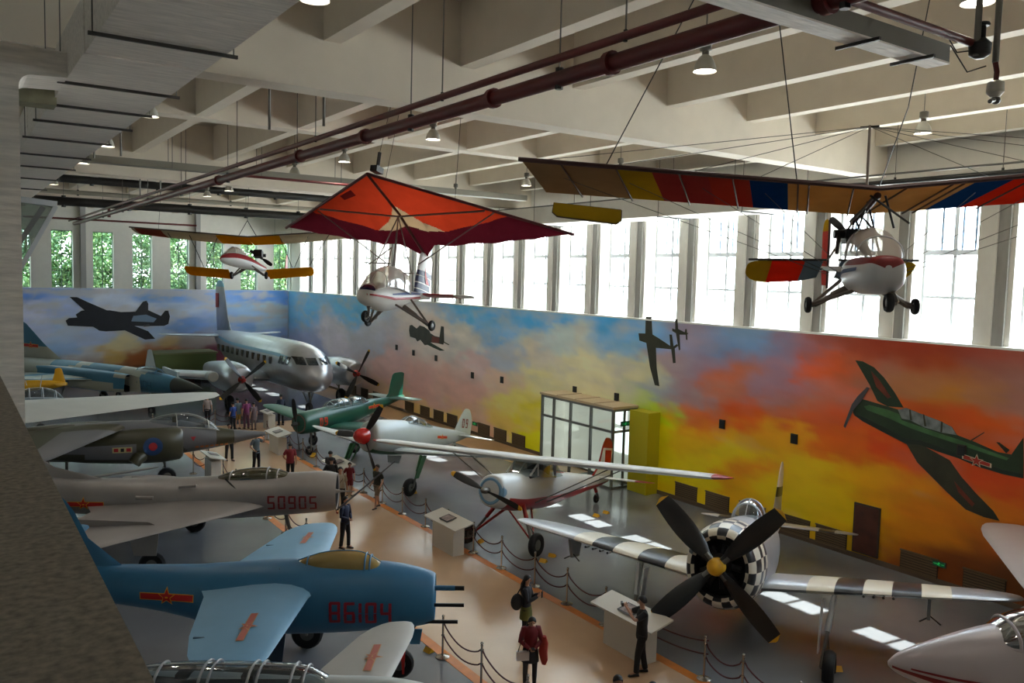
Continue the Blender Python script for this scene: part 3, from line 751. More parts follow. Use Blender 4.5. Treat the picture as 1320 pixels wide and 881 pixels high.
names = {(10.85, 5.64): 'large lit bay lamp at the top right corner', (10.85, 10.2): 'bay lamp hanging just right of the thick red sprinkler main', (10.85, 19.8): 'lit bay lamp above the gap between orange wing and striped wing',
         (10.85, 25.75): 'lit bay lamp just above the tip of the orange delta wing', (19.0, 10.94): 'pale bay lamp above the mast of the striped ultralight', (4.15, 10.9): 'lit bay lamp cut off by the top picture edge beside the big duct',
         (4.15, 21.6): 'lit bay lamp at the edge of the big left duct', (4.15, 27.8): 'lit bay lamp below the first one along the big left duct', (19.0, 27.0): 'small lit bay lamp between orange wing and striped wing tip'}
for x, yl in rows:
    for y in yl:
        o = lp if k == 0 else copy_tree(lp)
        o.location = (x, y, 12.3)
        o['label'] = names.get((x, y), 'round high-bay lamp hanging in a row far down the ceiling')
        d = bpy.data.lights.new('lamp_light', 'SPOT'); d.energy = 55; d.spot_size = R(150); d.spot_blend = 0.6; d.shadow_soft_size = 0.15; d.color = (1, 0.93, 0.82)
        lo = bpy.data.objects.new('lamp_light', d); COL.objects.link(lo); lo.location = (x, y, 12.27)
        k += 1

# outside: lawn and trees beyond the far windows
struct(MB().box((-40, 71, -0.5), (90, 140, -0.1), mat('lawn', (90, 120, 60), 0.9, ns=1, na=0.2)).build('lawn', smooth=False))
LEAF = [mat('leaf_a', (92, 122, 72), 0.6, ns=2, na=0.3), mat('leaf_b', (72, 104, 62), 0.6, ns=2, na=0.3), mat('leaf_c', (126, 148, 90), 0.6, ns=2, na=0.3)]
BARK = mat('bark', (90, 76, 62), 0.9)
def tree(x, y, h, seed):
    rg = random.Random(seed)
    t = empty('leafy_tree', (x, y, -0.1), 0, 'leafy green tree outside the far windows', 'tree', 'trees outside the far windows')
    m = MB(); m.tube([(0, 0, 0), (0.1, 0, h * 0.35), (0, 0.1, h * 0.8)], [0.28, 0.2, 0.07], BARK, 8)
    for k in range(5):
        a = k * 1.3; z = h * (0.35 + 0.08 * k)
        m.tube([(0, 0, z), (1.6 * math.cos(a), 1.6 * math.sin(a), z + 1.3)], [0.1, 0.03], BARK, 5)
    m.build('trunk', t)
    m = MB()
    vs, fs, ms = [], [], []
    for c in range(95):
        a, rr, zz = rg.uniform(0, 2 * PI), 2.6 * rg.random() ** 0.5, rg.uniform(0.28, 1.0)
        rr *= math.sin(PI * min(1, zz * 0.95)) ** 0.5 + 0.2
        cx, cy, cz = rr * math.cos(a), rr * math.sin(a), h * zz
        for l in range(80):
            p = Vector((rg.gauss(cx, 0.42), rg.gauss(cy, 0.42), rg.gauss(cz, 0.36)))
            u = Vector((rg.gauss(0, 1), rg.gauss(0, 1), rg.gauss(0, 1))).normalized() * 0.17
            w_ = Vector((rg.gauss(0, 1), rg.gauss(0, 1), rg.gauss(0, 1))).cross(u).normalized() * 0.1
            o = len(vs); vs += [p - u, p + w_, p + u, p - w_]; fs.append((o, o + 1, o + 2, o + 3)); ms.append(LEAF[rg.choice((0, 0, 1, 1, 2))])
    m.add(vs, fs, ms)
    m.build('foliage', t, smooth=False, recalc=False)
for k, (x, y, h) in enumerate([(3, 76, 12.5), (9, 76.5, 13), (15, 76, 12.5), (21, 76.5, 13), (27, 78, 13), (34, 80, 13), (0, 85, 15), (6, 84, 14.5), (12, 84.5, 15), (18, 84, 15), (24.5, 85, 15), (31, 87, 15)]):
    tree(x, y, h, 40 + k)
# ================================================================== AIRCRAFT TOOLS
def ring(x, z, hw, hh, e=2.0, n=28, open_=False):
    pts = []
    for k in range(n):
        a = 2 * PI * k / n
        c, s_ = math.cos(a), math.sin(a)
        pts.append(Vector((x, hw * math.copysign(abs(c) ** (2 / e), c), z + hh * math.copysign(abs(s_) ** (2 / e), s_))))
    return pts
def fuselage(name, parent, st, m, n=28, sub=4, cap0=True, cap1=True, e=2.0, angle=50):
    """st: (x, z, half width, half height); m a material or fn(x, angle, i, j)"""
    S = smooth1(st, sub)
    rings = [ring(s[0], s[1], max(s[2], 0.004), max(s[3], 0.004), e, n) for s in S]
    mb = MB()
    if callable(m):
        f = lambda i, j: m((S[i][0] + S[min(i + 1, len(S) - 1)][0]) / 2, 360.0 * (j + 0.5) / n, i, j)
    else: f = m
    mb.loft(rings, f, cap0, cap1)
    return mb.build(name, parent, angle=angle)
def lerp(a, b, t): return a + (b - a) * t
AF = [(0, 0), (0.02, 0.32), (0.08, 0.66), (0.2, 0.94), (0.35, 1.0), (0.55, 0.82), (0.78, 0.42), (1.0, 0.04)]
def wing(name, parent, secs, m, axis='y', rounded=0.12, sub=1, cut=False, angle=50):
    """secs: (span, x_le, z, chord, thickness) along one side; m material, list per interval, or fn(span, chordfrac, i, j)"""
    s2 = list(secs)
    if rounded:
        a, b = s2[-2], s2[-1]
        sgn = 1 if b[0] > a[0] else -1
        L = rounded * b[3]
        q_ = max(0.0, min(1.0, 1 - L / abs(b[0] - a[0])))
        out = s2[:-1]
        base = [a[k] + (b[k] - a[k]) * q_ for k in range(5)]
        for t in (0.0, 0.5, 0.8, 0.95, 1.0):
            k = math.sqrt(max(0.0, 1 - t * t)) * 0.85 + 0.15 * (1 - t) + 0.02
            k = min(1.0, k)
            w2 = [base[z] + (b[z] - base[z]) * t for z in range(5)]
            ch = w2[3] * (0.3 + 0.7 * k)
            out.append((w2[0], w2[1] - (w2[3] - ch) * 0.35, w2[2], ch, w2[4] * (k * 0.8 + 0.2)))
        s2 = out
    rings = []
    for (y, xl, z, c, th) in s2:
        r = []
        for t, h in AF: r.append((xl - t * c, h * th / 2))
        for t, h in reversed(AF[1:-1]): r.append((xl - t * c, -h * th / 2 * 0.8))
        rings.append([Vector((x, y, z + q)) if axis == 'y' else Vector((x, z + q, y)) for x, q in r])
    n = len(rings[0])
    nint = len(secs) - 1
    if isinstance(m, list):
        f = lambda i, j: m[min(i, len(m) - 1)]
    elif callable(m):
        f = lambda i, j: m((s2[i][0] + s2[i + 1][0]) / 2 if i + 1 < len(s2) else s2[i][0], j, i, j)
    else: f = m
    mb = MB(); mb.loft(rings, f)
    return mb.build(name, parent, angle=angle)
def wheel(name, parent, c, r, w_, tilt=0.0, hubm=None):
    mb = MB()
    prof = [(r * 0.45, -w_ * 0.32), (r * 0.62, -w_ * 0.5), (r * 0.88, -w_ * 0.46), (r, -w_ * 0.2), (r, w_ * 0.2), (r * 0.88, w_ * 0.46), (r * 0.62, w_ * 0.5), (r * 0.45, w_ * 0.32)]
    mb.lathe(prof, RUBBER, 22, c, 'y', False, False)
    mb.lathe([(r * 0.47, -w_ * 0.3), (r * 0.2, -w_ * 0.36), (0.001, -w_ * 0.36)], hubm or STEEL, 16, c, 'y', False)
    mb.lathe([(r * 0.47, w_ * 0.3), (r * 0.2, w_ * 0.36), (0.001, w_ * 0.36)], hubm or STEEL, 16, c, 'y', False)
    return mb.build(name, parent)
def gear(parent, top, wc, r, w_, m, extra=None, door=None, name='landing_gear'):
    """strut from top to the wheel centre, wheel as a sub-part"""
    top, wc = Vector(top), Vector(wc)
    mb = MB()
    sd = 1 if wc.y >= top.y else -1
    off = Vector((0, -sd * (w_ * 0.5 + 0.05) if abs(wc.y) > 0.05 else w_ * 0.5 + 0.04, 0))
    mid = top.lerp(wc + off, 0.5)
    mb.tube([top, mid], 0.06, m, 10); mb.tube([mid, wc + off], 0.042, STEEL, 10); mb.tube([wc + off, wc], 0.035, STEEL, 8)
    mb.tube([mid.lerp(wc, 0.1) + Vector((-0.04, 0, 0)), mid.lerp(wc, 0.5) + Vector((-0.16, 0, 0)), wc + off], 0.018, STEEL, 6)
    for a, b in (extra or []): mb.tube([a, b], 0.028, m, 8)
    if door: mb.prism(door[0], door[1], door[2], door[3], 0.03, door[4])
    g = mb.build(name, parent)
    wheel('wheel', g, wc, r, w_)
    return g
def prop(parent, c, r, nb, phase, blade_m, tip_m, chord=0.16, spin=None, spin_m=None, twist=38, tipf=0.92, hub_r=0.11, wide=1.0):
    """c centre, axis +x"""
    mb = MB()
    if spin:
        mb.lathe([(spin[1], 0), (spin[1] * 0.97, spin[0] * 0.25), (spin[1] * 0.8, spin[0] * 0.6), (spin[1] * 0.45, spin[0] * 0.9), (0.01, spin[0])], spin_m, 22, c, 'x')
    else:
        mb.lathe([(hub_r, -0.12), (hub_r * 1.05, 0.02), (hub_r * 0.9, 0.14), (hub_r * 0.5, 0.2), (0.01, 0.22)], spin_m or STEEL, 16, c, 'x')
    h = mb.build('propeller', parent)
    C = Vector(c)
    for k in range(nb):
        a = phase + 2 * PI * k / nb
        U = Vector((0, math.cos(a), math.sin(a)))
        T = Vector((0, -math.sin(a), math.cos(a)))
        rings, ms = [], []
        for t in (0.06, 0.16, 0.26, 0.4, 0.55, 0.7, 0.82, tipf, tipf + 0.002, 0.97, 1.0):
            ch = chord * wide * {0.06: 0.35, 0.16: 0.45, 0.26: 0.8, 0.4: 1.0, 0.55: 1.08, 0.7: 1.05, 0.82: 0.95, tipf: 0.8, tipf + 0.002: 0.8, 0.97: 0.62, 1.0: 0.15}[t]
            th = max(0.012, chord * 0.3 * (1 - t) ** 1.3)
            if t < 0.2: th = chord * 0.32
            tw = R(twist * (1.15 - t) + 12)
            du = T * math.cos(tw) + Vector((1, 0, 0)) * math.sin(tw)
            dv = U.cross(du)
            rings.append([C + U * (r * t) + du * ch * math.cos(q) + dv * th * math.sin(q) for q in [2 * PI * i / 10 for i in range(10)]])
            ms.append(tip_m if t >= tipf else blade_m)
        b = MB(); b.loft(rings, lambda i, j: ms[i])
        o = b.build('blade', h)
        me = o.data
    return h
def canopy(name, parent, st, glassm, framem, frames, n=14, sub=3, rails=True, fw=0.022):
    """st: (x, z base, half width, height) half dome; frames = x positions of hoops"""
    S = smooth1(st, sub)
    rings = [[Vector((s[0], s[2] * math.cos(PI * k / n), s[1] + max(s[3], 0.003) * math.sin(PI * k / n) ** 0.8)) for k in range(n + 1)] for s in S]
    mb = MB(); mb.loft(rings, glassm, False, False, closed=False)
    g = mb.build(name, parent, recalc=False)
    fb = MB()
    def at(x):
        for i in range(len(S) - 1):
            a, b = S[i], S[i + 1]
            if (a[0] - x) * (b[0] - x) <= 0 and a[0] != b[0]:
                t = (x - a[0]) / (b[0] - a[0]); return [lerp(p, q, t) for p, q in zip(a, b)]
        return S[0]
    for x in frames:
        s = at(x)
        fb.tube([Vector((x, (s[2] + 0.008) * math.cos(PI * k / n), s[1] + (s[3] + 0.008) * math.sin(PI * k / n) ** 0.8)) for k in range(n + 1)], fw, framem, 6)
    if rails:
        for sd in (1, -1): fb.tube([Vector((s[0], sd * s[2], s[1])) for s in S], fw, framem, 6)
        fb.tube([r[n // 2] + Vector((0, 0, 0.005)) for r in rings], fw * 0.6, framem, 6)
    fb.build('canopy_frame', g)
    return g
def bvh_of(o):
    me = o.data
    return BVHTree.FromPolygons([v.co.copy() for v in me.vertices], [tuple(p.vertices) for p in me.polygons])
def decal(name, parent, target, polys, origin, U, V, D, off=0.012, maxe=0.1):
    """paint shapes projected along D on a part of the same aircraft"""
    origin, U, V, D = Vector(origin), Vector(U).normalized(), Vector(V).normalized(), Vector(D).normalized()
    tree_ = bvh_of(target)
    VS, FS, MS = MB(), None, None
    for lay_, (mt, poly) in enumerate(polys):
        b = bmesh.new()
        vs = [b.verts.new((x, y, 0)) for x, y in poly]
        b.faces.new(vs)
        bmesh.ops.triangulate(b, faces=b.faces)
        for _ in range(4):
            le = [e for e in b.edges if e.calc_length() > maxe]
            if not le: break
            bmesh.ops.subdivide_edges(b, edges=le, cuts=1)
            bmesh.ops.triangulate(b, faces=b.faces)
        b.verts.ensure_lookup_table(); b.verts.index_update()
        out, ok = [], []
        for v in b.verts:
            p = origin + U * v.co.x + V * v.co.y
            h = tree_.ray_cast(p, D, 20)
            if h[0] is None: out.append(p); ok.append(False)
            else: out.append(h[0] - D * (off + 0.004 * lay_)); ok.append(True)
        fs = [tuple(v.index for v in f.verts) for f in b.faces if all(ok[v.index] for v in f.verts)]
        VS.add(out, fs, mt)
        b.free()
    return VS.build(name, parent, recalc=False, smooth=False)
def rect(x0, y0, x1, y1): return [(x0, y0), (x1, y0), (x1, y1), (x0, y1)]
def insignia(s=1.0):
    b = 0.025 * s
    w_, h = 0.95 * s, 0.13 * s
    return [(YELP, rect(-w_, -h, w_, h)), (REDP, rect(-w_ + b, -h + b, w_ - b, h - b)), (YELP, starpoly(0, 0.02 * s, 0.34 * s)), (REDP, starpoly(0, 0.02 * s, 0.27 * s)), (YELP, rect(-0.05 * s, -0.03 * s, 0.05 * s, 0.02 * s))]
SEG = {'0': 'abcdef', '1': 'bc', '4': 'fgbc', '5': 'afgcd', '6': 'afgecd', '8': 'abcdefg', '9': 'abcdfg'}
def digits(txt, h, w_, gap, t, mt):
    P = []
    x = 0
    g = t * 0.22
    for ch in txt:
        if ch == '1':
            P += [(mt, rect(x, g, x + t, h / 2 - g)), (mt, rect(x, h / 2 + g, x + t, h - g))]; x += t + gap; continue
        R_ = {'a': rect(x + g, h - t, x + w_ - g, h), 'd': rect(x + g, 0, x + w_ - g, t), 'g': rect(x + g, h / 2 - t / 2, x + w_ - g, h / 2 + t / 2),
              'f': rect(x, h / 2 + g * .5, x + t, h - g), 'e': rect(x, g, x + t, h / 2 - g * .5), 'b': rect(x + w_ - t, h / 2 + g * .5, x + w_, h - g), 'c': rect(x + w_ - t, g, x + w_, h / 2 - g * .5)}
        P += [(mt, R_[k]) for k in SEG[ch]]
        x += w_ + gap
    return P, x - gap
def shift(P, dx, dy): return [(m_, [(x + dx, y + dy) for x, y in p]) for m_, p in P]
def chocks(parent, c, m=None):
    b = MB()
    for dx in (-0.28, 0.28): b.prism([(-0.12, 0), (0.12, 0), (0.03 * (1 if dx > 0 else -1), 0.16)], (c[0] + dx, c[1] + 0.16, c[2]), (1, 0, 0), (0, 0, 1), 0.32, m or YELLOW)
    return b.build('wheel_chock', parent, smooth=False)
def chock_at(o, x, y, label):
    t = empty('wheel_chock', (x, y, 0), rnd.uniform(0, 3), label, 'wheel chock', 'yellow wheel chocks')
    b = MB()
    b.prism([(-0.09, 0), (0.09, 0), (0.01, 0.1)], (-0.3, 0.11, 0), (1, 0, 0), (0, 0, 1), 0.22, YELLOW)
    b.build('wedge', t, smooth=False)
    b = MB(); b.prism([(-0.09, 0), (0.09, 0), (-0.01, 0.1)], (0.3, 0.11, 0), (1, 0, 0), (0, 0, 1), 0.22, YELLOW); b.build('wedge', t, smooth=False)
    return t
SILV = mat('aircraft_silver', (178, 180, 184), 0.34, 0.45, ns=1.2, na=0.07)
LGREY = mat('aircraft_light_grey', (172, 178, 176), 0.4, 0.1, ns=1.2, na=0.05)
CW = mat('checker_white', (222, 214, 196), 0.35)
CB = mat('checker_black', (24, 26, 32), 0.35)
PROPB = mat('propeller_black', (14, 14, 15), 0.4)
CLEAR = glass('canopy_glass', (206, 216, 222), 0.08, 0.06, (150, 160, 166))
DARKI = mat('cockpit_interior', (26, 28, 28), 0.8)

# ------------------------------------------------------------------ A: checkered-nose fighter
A = frame('fighter_airplane', (14.17, 12.34, 2.34), 209.0, 10.4, 0.6, 1.0, 'silver propeller fighter with black and white checkered cowling and four black blades', 'airplane')
def chk(x, ang, i, j):
    return CW if (int((-x - 0.05) / 0.33) + int(ang / (360 / 22.0))) % 2 == 0 else CB
def chk_bands():
    prof = smooth1([(-0.32, -0.08, 0.66, 0.74), (-0.40, -0.08, 0.76, 0.85), (-0.7, -0.08, 0.83, 0.96), (-1.15, -0.08, 0.86, 1.02), (-1.65, -0.07, 0.86, 1.02)], 2)
    n = 44
    rings = [ring(s[0], s[1], s[2], s[3], 2.1, n) for s in prof]
    mb = MB()
    def f(i, j):
        band = int((-(prof[i][0] + prof[min(i + 1, len(prof) - 1)][0]) / 2 - 0.3) / 0.3)
        return CW if (band + j // 2) % 2 == 0 else CB
    mb.loft(rings, f, False, False)
    lip = [ring(-0.32, -0.08, 0.66, 0.74, 2.1, n), ring(-0.36, -0.08, 0.58, 0.66, 2.1, n), ring(-0.6, -0.08, 0.55, 0.62, 2.1, n), ring(-0.62, -0.08, 0.02, 0.02, 2.1, n)]
    mb.loft(lip, lambda i, j: (CW if (j // 2) % 2 else CB) if i == 0 else DARKF, False, False)
    return mb.build('cowling', A, angle=60)
chk_bands()
m = MB()
for k in range(9):
    a = 2 * PI * k / 9
    m.tube([(-0.5, 0.1 * math.cos(a), 0.1 * math.sin(a)), (-0.5, 0.46 * math.cos(a), -0.05 + 0.5 * math.sin(a))], 0.075, mat('engine_dark', (34, 34, 36), 0.5, 0.6), 8)
m.lathe([(0.26, -0.45), (0.22, -0.25), (0.12, -0.1)], mat('engine_case', (60, 60, 62), 0.4, 0.6), 18, (0, 0, 0), 'x')
m.build('radial_engine', A)
fA = fuselage('fuselage', A, [(-1.65, -0.07, .85, 1.02), (-2.4, -.1, .87, 1.04), (-3.4, -.1, .84, 1.02), (-4.4, -.04, .74, .92), (-5.6, .06, .56, .72), (-7.0, .18, .28, .4), (-8.4, .28, .15, .24), (-9.3, .34, .06, .1), (-9.6, .36, .02, .03)], SILV, 32)
IS = [SILV, CW, CB, CW, CB, CW, SILV]
for sd in (1, -1):
    ys_ = [0.5, 1.75, 2.35, 2.95, 3.55, 4.15, 4.75, 6.15]
    if sd < 0: ys_ = [0.5, 1.0, 1.62, 2.35, 3.05, 3.65, 4.2, 6.15]
    se = []
    for y in ys_:
        t = (y - 0.5) / 5.65
        se.append((sd * y, -1.55 - 0.55 * t, lerp(-0.58, 0.02, t), lerp(2.75, 1.45, t ** 1.6), lerp(0.4, 0.15, t)))
    wing('wing', A, se, IS, rounded=0.5)
    wing('tailplane', A, [(sd * 0.12, -8.0, .34, 1.35, .13), (sd * 1.3, -8.2, .34, 1.1, .1), (sd * 1.31, -8.2, .34, 1.1, .1), (sd * 1.75, -8.28, .34, .98, .08), (sd * 1.76, -8.28, .34, .98, .08), (sd * 2.4, -8.45, .34, .75, .06)], [SILV, SILV, CB, CB, SILV, SILV], rounded=0.5)
    # gun stubs and pylon
    for q in range(4):
        MB().tube([(-1.5, sd * (3.0 + q * 0.2), -0.3 + q * 0.02), (-1.25, sd * (3.0 + q * 0.2), -0.3 + q * 0.02)], 0.03, BLACK, 8).build('gun_barrel', A)
    pt = MB(); pt.prism([(-2.1, -0.25), (-3.0, -0.25), (-2.85, -0.75), (-2.35, -0.75)], (0, sd * 4.35, 0), (1, 0, 0), (0, 0, 1), 0.07, mat('pylon_grey', (120, 122, 124), 0.5)); pt.tube([(-2.3, sd * 4.35 - 0.22, -0.8), (-2.4, sd * 4.35, -0.66), (-2.3, sd * 4.35 + 0.22, -0.8)], 0.02, BLACK, 6)
    pt.build('pylon', A)
    gear(A, (-1.9, sd * 2.35, -0.5), (-1.3, sd * 2.38, -2.02), 0.42, 0.26, SILV, [((-2.3, sd * 2.35, -0.5), (-1.7, sd * 2.3, -1.3))], ([(-2.05, -0.6), (-1.7, -0.6), (-1.38, -1.75), (-1.7, -1.75)], (0, sd * 2.12, 0), (1, 0, 0), (0, 0, 1), SILV))
wing('tail_fin', A, [(0.35, -7.5, 0, 2.0, .14), (1.2, -8.15, 0, 1.35, .12), (1.21, -8.15, 0, 1.35, .12), (1.5, -8.3, 0, 1.2, .1), (1.51, -8.3, 0, 1.2, .1), (2.3, -8.75, 0, .75, .06)], [SILV, SILV, CB, CB, CW, CW], axis='z', rounded=0.6)
canopy('canopy', A, [(-3.05, .72, .3, .05), (-3.35, .75, .38, .45), (-3.9, .72, .4, .62), (-4.6, .62, .36, .5), (-5.4, .5, .2, .15), (-5.7, .48, .1, .02)], CLEAR, SILV, [-3.4, -3.75], rails=True)
MB().box((-4.6, -0.25, 0.45), (-3.4, 0.25, 0.72), DARKI).tube([(-4.3, 0, .6), (-4.4, 0, 1.1)], 0.14, DARKI, 8).build('cockpit', A)
gear(A, (-7.6, 0, 0.0), (-7.7, 0, -0.52), 0.2, 0.14, SILV, name='tail_gear')
hA = prop(A, (0.0, 0, 0), 1.95, 4, R(46), PROPB, YELLOW, 0.235, None, YELLOW, twist=26, tipf=0.962, hub_r=0.2)
m = MB(); m.lathe([(0.17, -0.05), (0.2, 0.06), (0.17, 0.2), (0.08, 0.28), (0.01, 0.3)], mat('hub_yellow', (212, 160, 16), 0.4), 20, (0, 0, 0), 'x'); m.build('hub_cap', hA)
for k in range(4):
    a = R(46) + k * PI / 2
    MB().tube([(0, 0.12 * math.cos(a), 0.12 * math.sin(a)), (0, 0.36 * math.cos(a), 0.36 * math.sin(a))], 0.085, STEEL, 10).build('blade_root', hA)

# ------------------------------------------------------------------ B: red and white high-wing aeroplane
B = frame('high_wing_airplane', (13.75, 21.3, 2.08), 203.0, 10.5, 2.6, 1.1, 'white high-wing light aeroplane with red belly trim and a red and white fin', 'airplane')
WHB = mat('aircraft_white', (206, 208, 206), 0.35, 0.05, ns=1.5, na=0.04)
REDB = mat('aircraft_red', (150, 22, 22), 0.35)
def bm_(x, ang, i, j):
    return REDB if 198 < ang < 342 and x < -0.6 else WHB
fuselage('fuselage', B, [(-0.25, -.02, .34, .36), (-.35, -.02, .44, .46), (-.9, -.05, .5, .52), (-1.5, -.06, .54, .56), (-2.6, .0, .56, .6), (-3.4, .0, .5, .56), (-4.2, .03, .4, .46), (-5.6, .1, .28, .32), (-7.0, .18, .16, .2), (-7.9, .25, .06, .1), (-8.0, .26, .03, .06)], bm_, 28, e=2.4)
m = MB(); m.lathe([(0.36, -0.3), (0.2, -0.26), (0.01, -0.26)], DARKF, 22, (0, 0, 0), 'x'); m.lathe([(0.455, -0.42), (0.44, -0.3), (0.36, -0.235), (0.3, -0.24)], mat('cowl_blue', (120, 160, 190), 0.3, 0.3), 26, (0, 0, -0.02), 'x', False, False); m.build('nose_ring', B)
cb = MB()   # cabin frame and roof
cb.tube([(-1.7, .42, .45), (-2.1, .42, .8)], 0.035, WHB, 6); cb.tube([(-1.7, -.42, .45), (-2.1, -.42, .8)], 0.035, WHB, 6)
cb.tube([(-3.1, .5, .45), (-3.1, .45, .85)], 0.04, WHB, 6); cb.tube([(-3.1, -.5, .45), (-3.1, -.45, .85)], 0.04, WHB, 6)
cb.tube([(-2.1, .46, .45), (-2.1, .42, .85)], 0.03, WHB, 6); cb.tube([(-2.1, -.46, .45), (-2.1, -.42, .85)], 0.03, WHB, 6)
cb.tube([(-1.7, 0, .5), (-2.1, 0, .85)], 0.02, WHB, 6)
cb.build('cabin_frame', B)
m = MB(); m.loft([[Vector(p) for p in ((-1.5, .38, .42), (-1.5, .12, .52), (-1.5, -.12, .52), (-1.5, -.38, .42))], [Vector(p) for p in ((-2.1, .46, .4), (-2.1, .42, .88), (-2.1, -.42, .88), (-2.1, -.46, .4))], [Vector(p) for p in ((-3.1, .5, .4), (-3.1, .44, .88), (-3.1, -.44, .88), (-3.1, -.5, .4))], [Vector(p) for p in ((-3.9, .34, .42), (-3.9, .2, .62), (-3.9, -.2, .62), (-3.9, -.34, .42))]], CLEAR, False, False, closed=False)
m.build('cabin_glass', B, recalc=False)
MB().box((-3.3, -0.42, -0.1), (-1.7, 0.42, 0.42), DARKI).box((-2.95, -0.38, 0.3), (-2.8, 0.38, 0.75), DARKI).box((-2.15, -0.3, 0.3), (-2.05, 0.3, 0.55), DARKI).build('seats', B)
for sd in (1, -1):
    wing('wing', B, [(0, -1.75, .9, 1.75, .26), (sd * .9, -1.75, .92, 1.75, .26), (sd * 5.2, -1.8, .96, 1.55, .2), (sd * 5.85, -1.85, .97, 1.4, .17), (sd * 6.25, -1.95, .98, 1.1, .12)], [WHB, WHB, WHB, REDB, REDB], rounded=0.5)
    m = MB()
    m.tube([(-2.0, sd * .5, -.35), (-2.1, sd * 2.75, .86)], 0.035, STEEL, 8, flat=0.5); m.tube([(-2.7, sd * .5, -.35), (-3.0, sd * 2.75, .84)], 0.035, STEEL, 8, flat=0.5)
    m.build('wing_strut', B)
    wing('tailplane', B, [(sd * .1, -7.0, .32, 1.0, .1), (sd * 1.4, -7.15, .32, .9, .08), (sd * 1.41, -7.15, .32, .9, .08), (sd * 1.95, -7.3, .32, .7, .05)], [WHB, WHB, REDB, REDB], rounded=0.5)
    gear(B, (-1.45, sd * .4, -.35), (-1.05, sd * 1.18, -1.42), 0.34, 0.2, REDB, [((-2.1, sd * .3, -.45), (-1.15, sd * 1.05, -1.38)), ((-1.2, 0, -.5), (-1.1, sd * 1.0, -1.35))])
def finm(y, j, i, jj): return REDB if (jj <= 1 or jj >= 12) or i >= 3 else WHB
wing('tail_fin', B, [(.3, -6.55, 0, 1.6, .1), (.7, -7.05, 0, 1.15, .09), (1.2, -7.25, 0, .98, .08), (1.75, -7.45, 0, .75, .06)], finm, axis='z', rounded=0.5)
MB().box((-8.03, -0.055, .75), (-7.55, 0.055, 1.3), mat('bright_red', (190, 34, 20), 0.4)).build('fin_flag', B)
gear(B, (-6.9, 0, .05), (-7.15, 0, -.42), 0.16, 0.1, REDB, name='tail_gear')
prop(B, (0, 0, 0), 1.3, 2, R(-17), PROPB, YELLOW, 0.1, None, STEEL, tipf=0.9, hub_r=0.09)

# ------------------------------------------------------------------ C: light grey fighter with red spinner
Cc = frame('fighter_airplane', (13.16, 29.6, 2.41), 204.7, 10.4, -0.5, 0.99, 'light grey propeller fighter with red spinner, green belly and number 09', 'airplane')
GRN = mat('aircraft_green', (28, 92, 48), 0.4)
def cm(x, ang, i, j): return GRN if 235 < ang < 305 and x < -0.6 and x > -4.4 else LGREY
fC = fuselage('fuselage', Cc, [(-.55, 0, .46, .5), (-.65, 0, .56, .62), (-1.1, 0, .62, .68), (-1.8, 0, .63, .72), (-2.6, .02, .6, .72), (-3.6, .04, .52, .66), (-4.6, .07, .4, .55), (-5.8, .12, .28, .4), (-7.0, .2, .16, .24), (-7.8, .26, .05, .08)], cm, 28)
for sd in (1, -1):
    wing('wing', Cc, [(sd * .4, -1.75, -.5, 2.2, .3), (sd * 1.6, -1.85, -.42, 2.0, .26), (sd * 4.0, -2.15, -.2, 1.35, .16), (sd * 4.95, -2.4, -.1, .95, .1)], LGREY, rounded=0.7)
    wing('tailplane', Cc, [(sd * .1, -6.7, .25, 1.1, .1), (sd * 1.75, -7.0, .25, .65, .06)], LGREY, rounded=0.6)
    gear(Cc, (-1.9, sd * 1.75, -.5), (-1.5, sd * 1.7, -1.78), 0.36, 0.24, GRN, [((-2.2, sd * 1.7, -.5), (-1.8, sd * 1.7, -1.2))], ([(-2.1, -.5), (-1.8, -.5), (-1.5, -1.4), (-1.75, -1.4)], (0, sd * 1.9, 0), (1, 0, 0), (0, 0, 1), GRN))
wing('tail_fin', Cc, [(.15, -6.1, 0, 1.9, .1), (.45, -6.6, 0, 1.4, .1), (.9, -6.85, 0, 1.15, .08), (1.5, -7.15, 0, .75, .06)], LGREY, axis='z', rounded=0.7)
canopy('canopy', Cc, [(-2.75, .64, .28, .03), (-3.05, .64, .3, .26), (-3.5, .62, .32, .32), (-4.1, .56, .28, .24), (-4.7, .52, .18, .08), (-4.9, .52, .1, .02)], CLEAR, LGREY, [-3.05, -3.4, -4.0])
MB().box((-4.1, -.22, .45), (-3.1, .22, .68), DARKI).build('cockpit', Cc)
P_, wd = digits('09', .42, .2, .07, .06, mat('number_brown', (120, 40, 30), 0.5))
for ch in list(Cc.children):
    if ch.name.startswith('tail_fin'): finC = ch
decal('painted_number', Cc, finC, shift([(m_, [(-x, y) for x, y in p]) for m_, p in P_], -7.1, .6), (0, 3, 0), (1, 0, 0), (0, 0, 1), (0, -1, 0))
decal('insignia', Cc, fC, shift([(m_, p) for m_, p in insignia(.46)], -5.25, .14), (0, 3, 0), (1, 0, 0), (0, 0, 1), (0, -1, 0))
MB().prism([(-1.7, -.72), (-2.6, -.72), (-2.5, -1.05), (-1.8, -1.0)], (0, .25, 0), (1, 0, 0), (0, 0, 1), 0.03, mat('door_grey', (130, 134, 134), 0.5)).build('belly_door', Cc, smooth=False)
prop(Cc, (-.35, 0, 0), 1.5, 3, R(62), PROPB, YELLOW, 0.13, (.55, .34), mat('spinner_red', (176, 26, 22), 0.25, coat=0.5), tipf=0.93)
gear(Cc, (-6.7, 0, 0), (-6.8, 0, -.42), 0.15, 0.1, LGREY, name='tail_gear')

